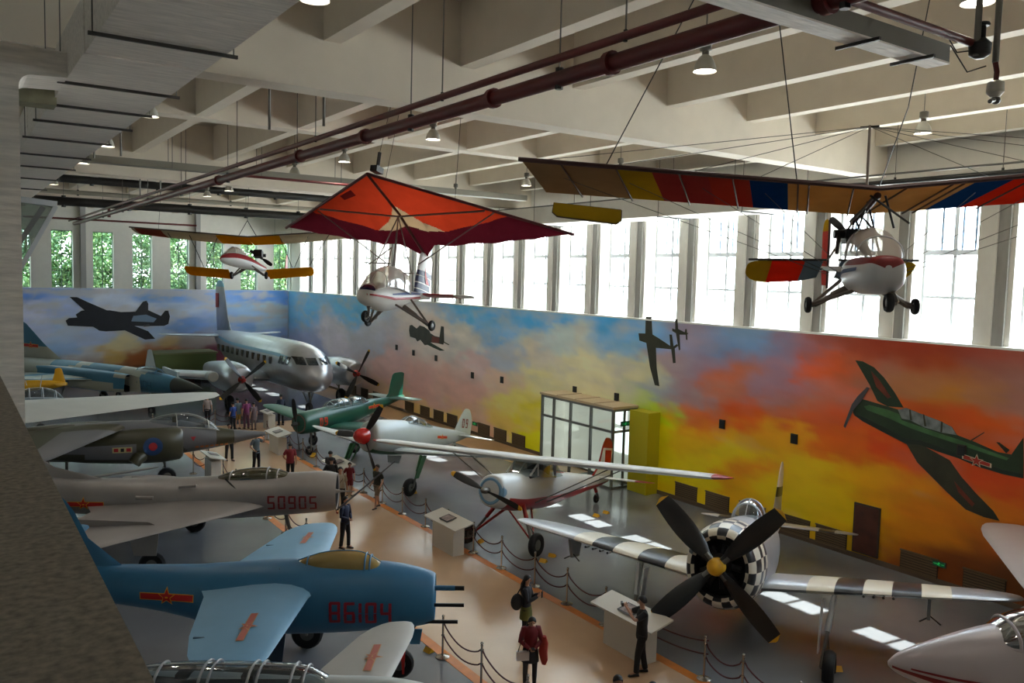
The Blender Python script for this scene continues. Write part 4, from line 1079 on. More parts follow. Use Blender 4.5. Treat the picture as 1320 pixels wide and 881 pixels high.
# ------------------------------------------------------------------ D: dark green trainer
Dd = frame('trainer_airplane', (13.4, 37.15, 1.62), 204.2, -0.5, -0.3, 1.0, 'dark green two-seat propeller trainer with red number and two glazed canopies', 'airplane')
DGR = mat('trainer_green', (22, 78, 62), 0.35, ns=1.5, na=0.1)
fD = fuselage('fuselage', Dd, [(-.15, 0, .42, .42), (-.25, 0, .5, .5), (-.8, 0, .53, .54), (-1.5, 0, .52, .56), (-2.6, .02, .5, .56), (-4.0, .08, .44, .5), (-5.4, .2, .3, .36), (-6.8, .3, .15, .2), (-7.9, .4, .04, .07)], DGR, 26)
MB().lathe([(0.36, -.28), (.36, -.16), (.43, -.13), (.47, -.2)], mat('cowl_brown', (84, 48, 40), 0.4), 24, (0, 0, 0), 'x', False, False).lathe([(.36, -.3), (.3, -.2), (.1, -.15), (.01, -.15)], mat('shutter_brown', (70, 44, 38), 0.5), 24, (0, 0, 0), 'x', False).build('nose_ring', Dd)
for sd in (1, -1):
    wing('wing', Dd, [(sd * .3, -1.7, -.38, 2.0, .28), (sd * 1.7, -1.75, -.3, 1.85, .25), (sd * 4.2, -2.15, -.05, 1.25, .15), (sd * 5.05, -2.35, .05, .95, .1)], DGR, rounded=0.6)
    wing('tailplane', Dd, [(sd * .1, -6.5, .42, 1.1, .1), (sd * 1.75, -6.85, .45, .65, .06)], mat('tail_grey_green', (90, 110, 104), 0.4), rounded=0.5)
    gear(Dd, (-2.5, sd * 1.35, -.35), (-2.5, sd * 1.4, -1.34), 0.27, 0.18, STEEL)
wing('tail_fin', Dd, [(.35, -6.2, 0, 1.6, .1), (.7, -6.6, 0, 1.2, .1), (1.2, -6.75, 0, 1.1, .08), (1.75, -6.95, 0, .98, .06)], DGR, axis='z', rounded=0.12)
gear(Dd, (-.95, 0, -.4), (-.85, 0, -1.38), 0.22, 0.14, STEEL, name='nose_gear')
for nm, st_, fr_ in [('front_canopy', [(-1.85, .48, .26, .04), (-2.15, .5, .31, .28), (-2.6, .5, .33, .35), (-3.2, .5, .33, .34), (-3.45, .5, .3, .24)], [-2.15, -2.5, -2.9, -3.3]), ('rear_canopy', [(-3.5, .5, .3, .24), (-3.8, .5, .31, .33), (-4.3, .48, .3, .31), (-4.8, .46, .2, .15), (-5.05, .46, .1, .03)], [-3.6, -4.1, -4.5])]:
    canopy(nm, Dd, st_, CLEAR, mat('canopy_frame_grey', (120, 140, 140), 0.4), fr_)
MB().box((-4.7, -.22, .35), (-2.1, .22, .52), DARKI).build('cockpit', Dd)
ORR = mat('number_orange_red', (196, 52, 26), 0.5)
P_, wd = digits('09', .4, .22, .07, .07, ORR)
decal('painted_number', Dd, fD, shift([(m_, [(-x, y) for x, y in p]) for m_, p in P_], -1.0, -.2), (0, 3, 0), (1, 0, 0), (0, 0, 1), (0, -1, 0))
decal('insignia', Dd, fD, shift(insignia(.52), -5.1, .22), (0, 3, 0), (1, 0, 0), (0, 0, 1), (0, -1, 0))
prop(Dd, (0, 0, 0), 1.2, 2, R(100), PROPB, PROPB, 0.1, (.3, .12), mat('hub_dark', (40, 40, 42), 0.4, 0.5))

# ------------------------------------------------------------------ E: silver twin transport
E_ = frame('transport_airplane', (18.3, 46.2, 2.8), 272.0, 0.3, 0, 1.0, 'large silver twin-engine transport aeroplane with pale blue tail tip at the far end', 'airplane')
SIL2 = mat('polished_aluminium', (166, 166, 170), 0.3, 0.7, ns=1.5, na=0.1)
LBL = mat('pale_blue_paint', (106, 158, 186), 0.4)
def em(x, ang, i, j): return LBL if (28 < ang < 36 or 144 < ang < 152) and -19.0 < x < -2.4 else SIL2
fE = fuselage('fuselage', E_, [(0, -.45, .05, .05), (-.12, -.42, .42, .4), (-.6, -.32, .85, .82), (-1.4, -.12, 1.2, 1.18), (-2.6, .05, 1.4, 1.42), (-5, .1, 1.45, 1.5), (-11, .1, 1.45, 1.5), (-14, .2, 1.3, 1.36), (-17, .5, .9, .98), (-19.5, .85, .45, .5), (-20.6, 1.0, .12, .2)], em, 44, sub=5)
wing('tail_fin', E_, [(.9, -15.2, 0, 5.0, .3), (1.5, -16.9, 0, 3.5, .3), (2.4, -17.7, 0, 2.85, .28), (4.7, -18.6, 0, 2.1, .2), (4.71, -18.6, 0, 2.1, .2), (5.2, -18.8, 0, 1.8, .16)], [SIL2, SIL2, SIL2, SIL2, LBL, LBL], axis='z', rounded=0.3)
MB().box((-20.3, -.13, 3.1), (-19.7, .13, 4.2), mat('flag_red', (170, 40, 40), 0.5)).build('fin_flag', E_)
for k in range(11):
    for sd in (1, -1): MB().box((-5.0 - k * 1.05, sd * 1.40, .18), (-4.62 - k * 1.05, sd * 1.475, .62), mat('cabin_window_dark', (64, 66, 64), 0.2)).build('cabin_window', E_, smooth=False)
CKG = mat('cockpit_glass_dark', (36, 44, 48), 0.08, spec=0.8)
def em2(p): return p
cw = []
for sd in (1, -1):
    for (u0, v0, u1, v1) in [(.08, .42, .62, .82), (.7, .42, 1.1, .86)]: cw.append((CKG, rect(sd * u0, v0, sd * u1, v1)))
decal('windscreen', E_, fE, cw, (3, 0, 0), (0, 1, 0), (0, 0, 1), (-1, 0, 0), 0.02)
for sd in (1, -1):
    decal('side_window', E_, fE, [(CKG, rect(-2.55 - .48 * k, .32, -2.15 - .48 * k, .8)) for k in range(3)], (0, 3 * sd, 0), (1, 0, 0), (0, 0, 1), (0, -sd, 0), 0.02)
    wing('wing', E_, [(sd * 1.2, -5.5, -.85, 4.6, .7), (sd * 4.1, -5.9, -.75, 4.2, .62), (sd * (5.5 if sd > 0 else 6.5), -6.3, -.5, 3.7, .5)], SIL2, rounded=0)
    ye = 5.45 if sd > 0 else -6.45
    MB().box((-9.9, min(ye, ye + sd * .15), -.75), (-6.4, max(ye, ye + sd * .15), -.28), mat('stub_white', (190, 190, 184), 0.5)).build('wing_stub_end', E_)
    n_ = fuselage('engine_nacelle', E_, [(-3.35, -.55, .6, .6), (-3.45, -.55, .74, .74), (-4.0, -.55, .86, .86), (-4.8, -.55, .9, .92), (-6.0, -.6, .86, .95), (-8.0, -.65, .7, .8), (-10.0, -.55, .35, .45), (-10.8, -.45, .05, .1)], SIL2, 26)
    n_.location.y = sd * 3.7
    m = MB(); m.lathe([(.6, -3.36), (.56, -3.6), (.01, -3.62)], DARKF, 26, (0, 0, -.55), 'x', False)
    for k in range(7): m.tube([(-3.5, .1 * math.cos(k * .9), -.55 + .1 * math.sin(k * .9)), (-3.5, .5 * math.cos(k * .9), -.55 + .5 * math.sin(k * .9))], 0.08, mat('engine_dark', (34, 34, 36), 0.5, 0.6), 6)
    o = m.build('radial_engine', n_)
    m = MB(); m.lathe([(.2, -3.5), (.26, -3.38), (.1, -3.2)], mat('gearbox_red', (150, 36, 26), 0.4), 14, (0, 0, -.55), 'x'); m.build('gearbox', n_)
    pr = prop(E_, (-3.1, sd * 3.7, -.55), 1.75, 4, R(38 if sd < 0 else 62), PROPB, YELLOW, 0.15, None, mat('gearbox_red', (150, 36, 26), 0.4), tipf=0.93, hub_r=0.14)
    gear(E_, (-5.8, sd * 3.7, -1.2), (-5.6, sd * 3.7, -2.3), 0.53, 0.36, STEEL, [((-7.2, sd * 3.7, -1.2), (-5.7, sd * 4.0, -2.2))])
    m = MB(); m.lathe([(.3, -.4), (.32, .3), (.28, .34)], mat('stub_white', (190, 190, 184), 0.5), 16, (-5.2, sd * 4.9, -.5), 'x'); m.build('oil_cooler', E_)
    wing('tailplane', E_, [(sd * .2, -17.6, 1.0, 2.6, .25), (sd * 4.6, -18.5, 1.15, 1.4, .12)], SIL2, rounded=0.4)
gear(E_, (-2.2, 0, -1.1), (-2.1, 0, -2.42), 0.4, 0.24, STEEL, [((-2.9, .2, -1.2), (-2.2, .1, -2.0)), ((-2.9, -.2, -1.2), (-2.2, -.1, -2.0)), ((-1.7, .2, -1.1), (-2.1, .1, -1.9))], name='nose_gear')

# ------------------------------------------------------------------ F: blue and white camouflage jet with side intakes
F_ = frame('jet_airplane', (12.3, 49.5, 1.75), -61.0, 0, 0, 0.86, 'blue and cream camouflaged jet fighter with dark nose cone and side intakes', 'airplane')
FB = mat('camo_blue', (62, 120, 150), 0.45)
FC = mat('camo_cream', (172, 172, 158), 0.45)
NOSE = mat('radome_dark', (56, 60, 56), 0.45)
def camoF(x, ang, i, j):
    if x > -2.6: return NOSE
    v = noise.noise(Vector((x * .33, math.sin(R(ang)) * .6, 4.2)))
    if x > -4.6: return FB
    return FC if v > 0.02 else FB
fF = fuselage('fuselage', F_, [(0, 0, .02, .02), (-.6, .02, .2, .2), (-1.6, .04, .42, .42), (-2.8, .08, .58, .58), (-4.4, .12, .68, .72), (-6.5, .15, .75, .85), (-9, .15, .8, .9), (-13, .15, .85, .9), (-17, .15, .8, .85), (-20, .15, .65, .7), (-20.5, .15, .6, .65)], camoF, 40, sub=6)
for sd in (1, -1):
    def im(i, j): return FB if noise.noise(Vector((i * .35, j * .2, sd))) > -.05 else FC
    rr = []
    for x, y, z, hw, hh in [(-6.2, .95, 0, .3, .62), (-7.2, 1.0, 0, .38, .68), (-9, 1.0, 0, .42, .72), (-12, .9, 0, .45, .72), (-15, .75, .05, .3, .6), (-17, .6, .1, .1, .4)]:
        rr.append([Vector((x + .18 * (p.z - z if x > -6.5 else 0), sd * y + p.y, p.z)) for p in ring(x, z, hw, hh, 4.5, 20)])
    b = MB(); b.loft(rr, im, False, True)
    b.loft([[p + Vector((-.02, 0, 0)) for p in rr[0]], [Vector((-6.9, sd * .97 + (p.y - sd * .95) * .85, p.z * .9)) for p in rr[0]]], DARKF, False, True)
    b.build('air_intake', F_)
    MB().prism([(-5.2, -.55), (-6.3, -.6), (-6.3, .62), (-5.35, .5)], (0, sd * .72, 0), (1, 0, 0), (0, 0, 1), .03, FC).build('splitter_plate', F_)
    wing('wing', F_, [(sd * 1.2, -9.0, .05, 7.6, .3), (sd * 4.6, -14.5, -.05, 1.7, .1)], lambda y, j, i, jj: FC if noise.noise(Vector((jj * .5, 1, 1))) > -.1 else FB, rounded=0.2)
    wing('tailplane', F_, [(sd * .7, -17.5, -.1, 2.6, .1), (sd * 2.6, -20, -.1, 1.0, .05)], FC, rounded=0.1)
def ffin(y, j, i, jj): return FC if (y < 1.9 and jj > 2) else FB
wing('tail_fin', F_, [(.7, -14.0, 0, 5.8, .18), (1.9, -16.3, 0, 3.6, .16), (2.2, -16.8, 0, 3.2, .14), (3.7, -19.0, 0, 1.5, .08)], ffin, axis='z', rounded=0.1)
wing('dorsal_spine', F_, [(-.4, -3.9, 0, 13, .6), (0.5, -4.3, 0, 12, .5), (1.0, -6.2, 0, 9.5, .3)], lambda y, j, i, jj: FB if jj % 5 < 3 else FC, axis='z', rounded=0)
for ch in list(F_.children):
    if ch.name.startswith('tail_fin'): fF_fin = ch
decal('insignia', F_, fF_fin, shift(insignia(.95), -18.2, 1.9), (0, -3, 0), (1, 0, 0), (0, 0, 1), (0, 1, 0))
canopy('canopy', F_, [(-3.6, .62, .3, .03), (-4.1, .68, .36, .34), (-4.8, .72, .4, .48), (-5.6, .74, .38, .42), (-6.2, .78, .32, .28)], CLEAR, FB, [-4.2, -6.1])
P_, wd = digits('8104', .62, .34, .12, .05, mat('number_outline', (40, 84, 110), 0.5))
decal('painted_number', F_, fF, shift(P_, -5.6, -.35), (0, -3, 0), (1, 0, 0), (0, 0, 1), (0, 1, 0))
gear(F_, (-5.2, 0, -.6), (-5.0, 0, -1.9), 0.32, 0.2, STEEL, name='nose_gear')
for sd in (1, -1): gear(F_, (-12.5, sd * 1.2, -.4), (-12.5, sd * 1.9, -1.8), 0.42, 0.24, STEEL)

# ------------------------------------------------------------------ G: grey-green jump jet with roundel
G = frame('jet_airplane', (11.05, 34.5, 1.83), -5.0, 0, 0, 0.97, 'grey and dark green camouflaged jump jet with red and blue roundel and long pointed nose', 'airplane')
G1 = mat('camo_dark_green', (58, 56, 38), 0.35)
G2 = mat('camo_mid_grey', (100, 100, 102), 0.35)
def camoG(x, ang, i, j):
    if x > -1.35: return G2
    if x > -2.0: return G1 if ang < 190 or ang > 350 or x < -1.8 else G1
    v = noise.noise(Vector((x * .55 + 3, math.cos(R(ang)) * .7 + .3, math.sin(R(ang)) * .6)))
    return G1 if v > .03 else G2
fG = fuselage('fuselage', G, [(0, 0, .07, .07), (-.06, 0, .1, .1), (-1.3, -.02, .28, .3), (-2.2, .02, .42, .48), (-3.2, .1, .55, .66), (-3.6, .1, .6, .7), (-4.6, .1, .75, .78), (-6, .12, .72, .8), (-8, .18, .6, .72), (-10, .3, .42, .52), (-12.5, .4, .2, .26), (-13.6, .45, .08, .1)], camoG, 40, sub=6)
for sd in (1, -1):
    rr = []
    for x, y, hw, hh in [(-3.45, .68, .36, .55), (-3.55, .7, .44, .64), (-4.2, .74, .5, .7), (-5.2, .7, .5, .7), (-7, .5, .4, .55), (-8.4, .3, .2, .35)]:
        rr.append([Vector((x, sd * y + p.y, p.z)) for p in ring(x, -.02, hw, hh, 2.3, 28)])
    b = MB(); b.loft(rr, lambda i, j: G1 if i < 3 or noise.noise(Vector((i * .6, j * .25, sd * 2))) > .1 else G2, False, True)
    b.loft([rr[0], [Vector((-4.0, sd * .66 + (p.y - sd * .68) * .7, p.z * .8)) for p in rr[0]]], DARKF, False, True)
    iG = b.build('air_intake', G)
    if sd < 0:
        RB = mat('roundel_blue', (34, 66, 112), 0.45); RR = mat('roundel_red', (160, 30, 34), 0.45)
        circ = lambda r: [(r * math.cos(2 * PI * k / 24) - 4.6, r * math.sin(2 * PI * k / 24) + .02) for k in range(24)]
        decal('roundel', G, iG, [(RB, circ(.36)), (RR, circ(.16))], (0, -4, 0), (1, 0, 0), (0, 0, 1), (0, 1, 0))
        decal('warning_stripe', G, iG, [(mat('stripe_cream', (180, 170, 120), 0.5), rect(-6.05, -.16, -5.35, .06)), (RR, rect(-6.0, -.12, -5.84, .02)), (RR, rect(-5.56, -.12, -5.4, .02)), (BLACK, rect(-5.76, -.12, -5.64, .02))], (0, -4, 0), (1, 0, 0), (0, 0, 1), (0, 1, 0))
        decal('yellow_lettering', G, fG, [(mat('letter_orange', (170, 90, 24), 0.5), rect(-2.9 + k * .2, -.32, -2.76 + k * .2, -.24)) for k in range(7)], (0, -4, 0), (1, 0, 0), (0, 0, 1), (0, 1, 0))
        decal('warning_triangle', G, fG, [(RR, [(-3.1, .18), (-2.88, .18), (-2.99, 0.0)])], (0, -4, 0), (1, 0, 0), (0, 0, 1), (0, 1, 0))
    wing('wing', G, [(sd * .3, -5.4, .72, 4.0, .36), (sd * 1.0, -5.9, .66, 3.4, .3), (sd * 3.6, -8.4, .2, 1.4, .1)], lambda y, j, i, jj: G2 if abs(y) > 1.4 and jj < 5 or jj > 12 else G1, rounded=0.2)
    wing('tailplane', G, [(sd * .2, -11.6, .5, 1.7, .12), (sd * 2.0, -12.6, .3, .8, .06)], G1, rounded=0.2)
    MB().tube([(-8.2, sd * 3.45, .2), (-8.6, sd * 3.45, -1.2)], .04, STEEL, 6).build('outrigger', G)
    n2 = MB(); n2.tube([(-4.9, sd * .9, -.35), (-5.15, sd * 1.2, -.4), (-5.3, sd * 1.25, -.6)], [.24, .26, .24], G1, 12); n2.build('exhaust_nozzle', G)
wing('tail_fin', G, [(.4, -9.8, 0, 3.0, .16), (1.0, -11.2, 0, 2.0, .12), (2.3, -12.6, 0, 1.0, .06)], G1, axis='z', rounded=0.3)
canopy('canopy', G, [(-1.9, .32, .22, .02), (-2.3, .42, .32, .3), (-2.9, .52, .38, .5), (-3.5, .6, .4, .5), (-4.1, .68, .36, .36), (-4.6, .74, .28, .16)], CLEAR, mat('canopy_edge_light', (150, 150, 140), 0.3), [-2.35, -3.6])
MB().box((-3.7, -.25, .3), (-2.5, .25, .6), DARKI).box((-3.75, -.2, .5), (-3.6, .2, 1.0), mat('seat_olive', (70, 64, 30), 0.7)).build('cockpit', G)
gear(G, (-4.1, 0, -.5), (-3.95, 0, -1.5), 0.36, 0.26, STEEL, name='nose_gear')
gear(G, (-7.6, 0, -.5), (-7.6, 0, -1.48), 0.38, 0.4, STEEL, name='main_gear')
MB().tube([(-9.2, -4.2, -.5), (-5.0, -3.1, -.42), (-4.6, -3.0, -.42)], [.05, .05, .015], STEEL, 8).build('pitot_boom', G)

# ------------------------------------------------------------------ H: long pale wing
H = frame('bomber_airplane', (-1.0, 44.0, 2.1), -75, 0, 0, 1.0, 'long pale grey tapered wing reaching in from the left above the jump jet', 'airplane')
PAL = mat('pale_grey_wing', (184, 180, 172), 0.5, ns=1, na=0.05)
m = MB()
rings = []
for (x, yf, yr, th) in [(-2.5, 39.0, 46.6, .7), (2.9, 39.7, 45.9, .5), (8.0, 41.9, 45.9, .36), (10.6, 43.1, 45.8, .24), (11.4, 43.7, 45.7, .18), (11.9, 44.5, 45.5, .1)]:
    c = yr - yf
    r = [Vector((x, yr - t * c, 2.1 + h * th / 2)) for t, h in AF] + [Vector((x, yr - t * c, 2.1 - h * th / 2)) for t, h in reversed(AF[1:-1])]
    rings.append(r)
m.loft(rings, PAL)
o = m.build('wing'); o.parent = H; o.matrix_parent_inverse = H.matrix_world.inverted()
fuselage('fuselage', H, [(3.5, 0, .02, .02), (2.5, 0, .5, .5), (0, 0, .8, .8), (-3, 0, .75, .75), (-6, .3, .3, .3)], PAL, 20)
gear(H, (0, 0, -.7), (0, 0, -1.7), .4, .3, STEEL)

# small yellow tail and glazed dome beyond it
Yt = frame('light_airplane', (4.75, 53.0, 2.0), 0, 0, 0, 0.62, 'small yellow aeroplane whose fin and tailplane show behind the pale wing', 'airplane')
YP = mat('aircraft_yellow', (206, 152, 16), 0.45)
wing('tail_fin', Yt, [(0, 1.4, 0, 1.2, .1), (.9, 1.2, 0, .75, .08), (1.5, 1.05, 0, .5, .05)], YP, axis='z', rounded=0.3)
for sd in (1, -1): wing('tailplane', Yt, [(sd * .1, 1.4, .1, 1.1, .1), (sd * 1.9, 1.2, .1, .7, .05)], YP, rounded=0.3)
fuselage('fuselage', Yt, [(1.5, 0, .1, .12), (0, 0, .3, .4), (-3.5, 0, .4, .5), (-5, 0, .2, .2)], YP, 16)
gear(Yt, (-3, 0, -.4), (-3, 0, -3.0), .24, .15, STEEL)
Dm = frame('glider_airplane', (4.0, 49.0, 1.42), 0, 0, 0, 1.0, 'white aeroplane with glazed bubble canopy and red stripe behind the pale wing at left', 'airplane')
fuselage('fuselage', Dm, [(1.4, 0, .05, .05), (1.1, 0, .35, .3), (0, 0, .55, .45), (-1.2, 0, .5, .45), (-3.5, .05, .2, .2)], lambda x, a, i, j: REDB if 15 < a < 30 or 150 < a < 165 else WHB, 24)
canopy('canopy', Dm, [(1.1, .25, .3, .02), (.7, .32, .44, .42), (0, .35, .5, .6), (-.8, .35, .46, .5), (-1.5, .32, .2, .05)], CLEAR, FRAMEW, [.7, .1, -.5])
m = MB(); m.tube([(0, 0, .9), (.1, 0, 1.6)], .02, FRAMEW, 5); m.tube([(-.8, 0, .8), (-.7, 0, 1.5), (-.6, 0, 1.1)], .02, FRAMEW, 5); m.build('antenna', Dm)
gear(Dm, (0, 0, -.4), (0, 0, -1.18), .24, .15, STEEL)
Wf = frame('white_airplane_tail', (10.95, 57.3, 2.15), -60, 0, 0, 1.0, 'thin white fin rising behind the camouflaged jet canopy', 'airplane')
wing('tail_fin', Wf, [(-1.0, .8, 0, 1.6, .1), (1.3, .1, 0, .35, .05)], WHB, axis='z', rounded=0.2)
fuselage('fuselage', Wf, [(.8, -.9, .1, .2), (0, -1.0, .25, .3), (-4, -1.2, .4, .4), (-6, -1.2, .1, .1)], WHB, 16)
gear(Wf, (-3, 0, -1.6), (-3, 0, -1.91), .24, .15, STEEL)
o = MB().box((-2.2, -1.2, 0.5), (2.2, 1.2, 2.3), mat('olive_green_paint', (98, 112, 62), 0.6)).box((-2.3, -1.3, 2.3), (2.3, 1.3, 2.42), mat('olive_pale', (130, 132, 90), 0.6)).box((-1.8, -1.0, 0), (-1.1, 1.0, .5), BLACK).box((1.1, -1.0, 0), (1.8, 1.0, .5), BLACK).build('support_vehicle', smooth=False)
o.location = (15.0, 66.5, 0); tag(o, 'low pale green equipment trailer at the foot of the far mural', 'trailer')
# ------------------------------------------------------------------ I: silver jet 50905
I_ = frame('jet_airplane', (9.98, 23.95, 1.9), -29.0, 0, 0, 1.0, 'dull silver swept-wing jet fighter with red number 50905 and round nose intake', 'airplane')
SIL3 = mat('dull_silver_jet', (150, 144, 140), 0.4, 0.35, ns=1.0, na=0.12)
fI = fuselage('fuselage', I_, [(0, .02, .56, .56), (-.4, .02, .63, .63), (-1.2, -.03, .68, .64), (-2.4, -.1, .74, .66), (-4.0, -.18, .78, .64), (-6.0, -.18, .76, .58), (-8.0, -.1, .68, .52), (-10.0, .1, .6, .56), (-11.0, .15, .5, .5)], SIL3, 36, cap0=False)
m = MB()
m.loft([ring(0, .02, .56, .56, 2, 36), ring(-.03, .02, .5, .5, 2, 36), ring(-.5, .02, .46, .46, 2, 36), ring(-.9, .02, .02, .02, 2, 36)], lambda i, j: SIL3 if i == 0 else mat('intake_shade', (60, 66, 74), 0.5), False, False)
m.build('nose_intake', I_)
m = MB(); m.box((-.9, -.03, -.44), (-.12, .03, .48), mat('intake_splitter', (90, 100, 110), 0.4)); m.lathe([(.12, -.6), (.09, -.15), (.03, .12), (.012, .5), (.006, .52)], SIL3, 14, (0, 0, .02), 'x'); m.build('intake_splitter', I_)
for sd in (1, -1):
    wing('wing', I_, [(sd * .5, -1.9, -.26, 5.4, .5), (sd * 1.2, -2.6, -.3, 4.3, .26), (sd * 3.6, -5.5, -.5, 2.2, .14), (sd * 4.4, -6.5, -.58, 1.6, .1)], SIL3, rounded=0.25)
    m = MB(); m.prism([(-4.6, 0), (-7.3, 0), (-7.0, .22), (-4.9, .14)], (0, sd * 2.4, -.36), (1, 0, 0), (0, 0, 1), .02, SIL3); m.build('wing_fence', I_, smooth=False)
    wing('tailplane', I_, [(sd * .4, -9.3, .1, 1.8, .1), (sd * 2.4, -11.6, .1, .8, .05)], SIL3, rounded=0.2)
    gear(I_, (-5.0, sd * 1.9, -.3), (-4.9, sd * 2.1, -1.55), .36, .2, STEEL, [], ([(-5.5, -.35), (-4.6, -.35), (-4.7, -1.2), (-5.3, -1.2)], (0, sd * 2.35, 0), (1, 0, 0), (0, 0, 1), SIL3))
wing('tail_fin', I_, [(.4, -7.0, 0, 4.0, .16), (.75, -8.4, 0, 2.8, .14), (2.4, -10.9, 0, 1.3, .08)], SIL3, axis='z', rounded=0.2)
canopy('canopy', I_, [(-1.35, .5, .22, .02), (-1.75, .48, .34, .2), (-2.3, .46, .38, .3), (-3.0, .42, .36, .26), (-3.6, .38, .24, .1), (-3.8, .38, .1, .02)], glass('canopy_smoky', (170, 170, 140), 0.2, 0.25, (84, 82, 60)), SIL3, [-1.8, -2.1, -3.2])
MB().box((-3.2, -.25, .2), (-1.9, .25, .5), DARKI).box((-2.9, -.18, .4), (-2.7, .18, .66), DARKI).build('cockpit', I_)
NRED = mat('number_dark_red', (122, 22, 26), 0.5)
P_, wd = digits('50905', .42, .22, .09, .055, NRED)
decal('painted_number', I_, fI, shift(P_, -2.0, -.36), (0, -3, 0), (1, 0, 0), (0, 0, 1), (0, 1, 0))
decal('insignia', I_, fI, shift(insignia(.62), -7.3, -.2), (0, -3, 0), (1, 0, 0), (0, 0, 1), (0, 1, 0))
m = MB(); m.tube([(-4.6, -.62, .3), (-4.1, -.62, .34)], .05, SIL3, 8); m.build('air_scoop', I_)
m = MB(); m.tube([(-5.8, -.72, .0), (-5.3, -.74, .0)], .06, SIL3, 8); m.build('air_scoop', I_)
MB().tube([(-3.3, -.42, .5), (-2.9, -.62, .2)], .025, BLACK, 6).build('grab_bar', I_)
MB().tube([(.05, 0, -.52), (1.75, .1, .95)], [.035, .02], mat('pitot_grey', (96, 92, 94), 0.4), 8).build('pitot_boom', I_)
gear(I_, (-1.6, 0, -.6), (-1.4, 0, -1.6), .3, .2, STEEL, name='nose_gear')

# ------------------------------------------------------------------ J: blue jet 86104
J_ = frame('jet_airplane', (8.58, 15.19, 1.8), -32.0, 0, 0, 1.0, 'bright blue straight-wing jet fighter with red number 86104 and three nose cannons', 'airplane')
BLU = mat('jet_blue', (52, 112, 150), 0.38, ns=1.2, na=0.07)
BLU2 = mat('jet_blue_light', (112, 160, 190), 0.45, ns=1.2, na=0.07)
fJ = fuselage('fuselage', J_, [(0, 0, .44, .49), (-.1, 0, .5, .55), (-.5, .02, .6, .64), (-1.0, .04, .66, .7), (-2.0, .03, .72, .77), (-3.4, -.01, .74, .77), (-4.5, 0, .66, .68), (-5.1, .08, .55, .56), (-6.0, .17, .44, .46), (-7.6, .28, .3, .34), (-9.3, .4, .12, .18)], BLU, 40, cap0=False)
m = MB()
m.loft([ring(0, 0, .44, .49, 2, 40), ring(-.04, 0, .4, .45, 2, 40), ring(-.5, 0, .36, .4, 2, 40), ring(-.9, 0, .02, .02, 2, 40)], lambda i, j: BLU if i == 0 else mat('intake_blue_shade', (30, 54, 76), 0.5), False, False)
m.box((-.8, -.06, -.38), (-.06, .06, .38), BLU)
m.build('nose_intake', J_)
MB().tube([(-.3, 0, .2), (.42, 0, .2)], .055, BLU, 12).tube([(.42, 0, .2), (.62, 0, .2)], .05, BLACK, 12).build('centre_cannon', J_)
MB().tube([(-.6, .3, -.3), (.62, .3, -.3)], .04, BLACK, 10).build('cannon_barrel', J_)
MB().tube([(-.6, -.3, -.42), (.5, -.3, -.42)], .04, BLACK, 10).build('cannon_barrel', J_)
for sd in (1, -1):
    se = [(sd * .5, -2.45, .3, 2.35, .4), (sd * .8, -2.55, .26, 2.1, .34), (sd * 2.5, -2.68, .2, 1.68, .24), ((4.75 if sd > 0 else -4.0), -2.8, .14, 1.12, .13)]
    o = wing('wing', J_, se, BLU2, rounded=0.7)
    sg = 'far' if sd > 0 else 'near'
    y0 = 3.0 if sd > 0 else -2.35
    FR_, FY_ = mat('faded_red', (176, 96, 82), 0.5), mat('faded_yellow', (190, 150, 96), 0.5)
    ins = [(FY_ if q is YELP else FR_, p) for q, p in insignia(.55)]
    decal('insignia', J_, o, shift(ins, y0, -3.35), (0, 0, 2), (0, 1, 0), (1, 0, 0), (0, 0, -1))
    MB().box((-4.25, sd * 2.6 - .02, .16), (-3.75, sd * 2.6 + .02, .235), mat('panel_line', (60, 92, 112), 0.5)).build('aileron_gap', J_)
    wing('tailplane', J_, [(sd * .2, -7.8, .9, 1.2, .1), (sd * 1.9, -8.1, .9, .7, .05)], BLU, rounded=0.3)
    gear(J_, (-3.2, sd * 1.3, -.2), (-3.0, sd * 1.4, -1.44), .36, .2, STEEL, [], ([(-3.7, -.1), (-2.8, -.1), (-2.9, -1.0), (-3.5, -1.0)], (0, sd * 1.65, 0), (1, 0, 0), (0, 0, 1), mat('door_dark_blue', (30, 50, 70), 0.5)))
wing('tail_fin', J_, [(.45, -5.6, 0, 3.6, .14), (.62, -6.6, 0, 2.5, .14), (1.2, -7.3, 0, 1.7, .1), (2.2, -7.8, 0, 1.1, .06)], BLU, axis='z', rounded=0.4)
canopy('canopy', J_, [(-1.02, .62, .16, .02), (-1.35, .63, .3, .24), (-1.7, .64, .34, .35), (-2.3, .64, .32, .33), (-2.75, .64, .22, .2), (-3.15, .64, .06, .03)], glass('canopy_amber', (200, 176, 110), 0.12, 0.6, (176, 150, 92)), BLU, [-1.38, -1.48, -2.7], fw=.02)
MB().box((-2.6, -.22, .4), (-1.5, .22, .68), DARKI).build('cockpit', J_)
JRED = mat('number_red', (150, 20, 36), 0.5)
P_, wd = digits('86104', .46, .23, .075, .06, JRED)
decal('painted_number', J_, fJ, shift(P_, -2.14, -.3), (0, -3, 0), (1, 0, 0), (0, 0, 1), (0, 1, 0))
decal('insignia', J_, fJ, shift(insignia(.6), -5.5, .14), (0, -3, 0), (1, 0, 0), (0, 0, 1), (0, 1, 0))
MB().tube([(-3.25, -.3, .68), (-2.65, -.62, .28)], .025, BLACK, 6).build('grab_bar', J_)
gear(J_, (-.9, 0, -.5), (-.75, 0, -1.48), .32, .18, STEEL, [((-.4, 0, -.6), (-.75, .05, -1.3))], ([(-.6, -.62), (-.25, -.62), (-.3, -.95), (-.5, -.95)], (0, -.2, 0), (1, 0, 0), (0, 0, 1), BLU), name='nose_gear')
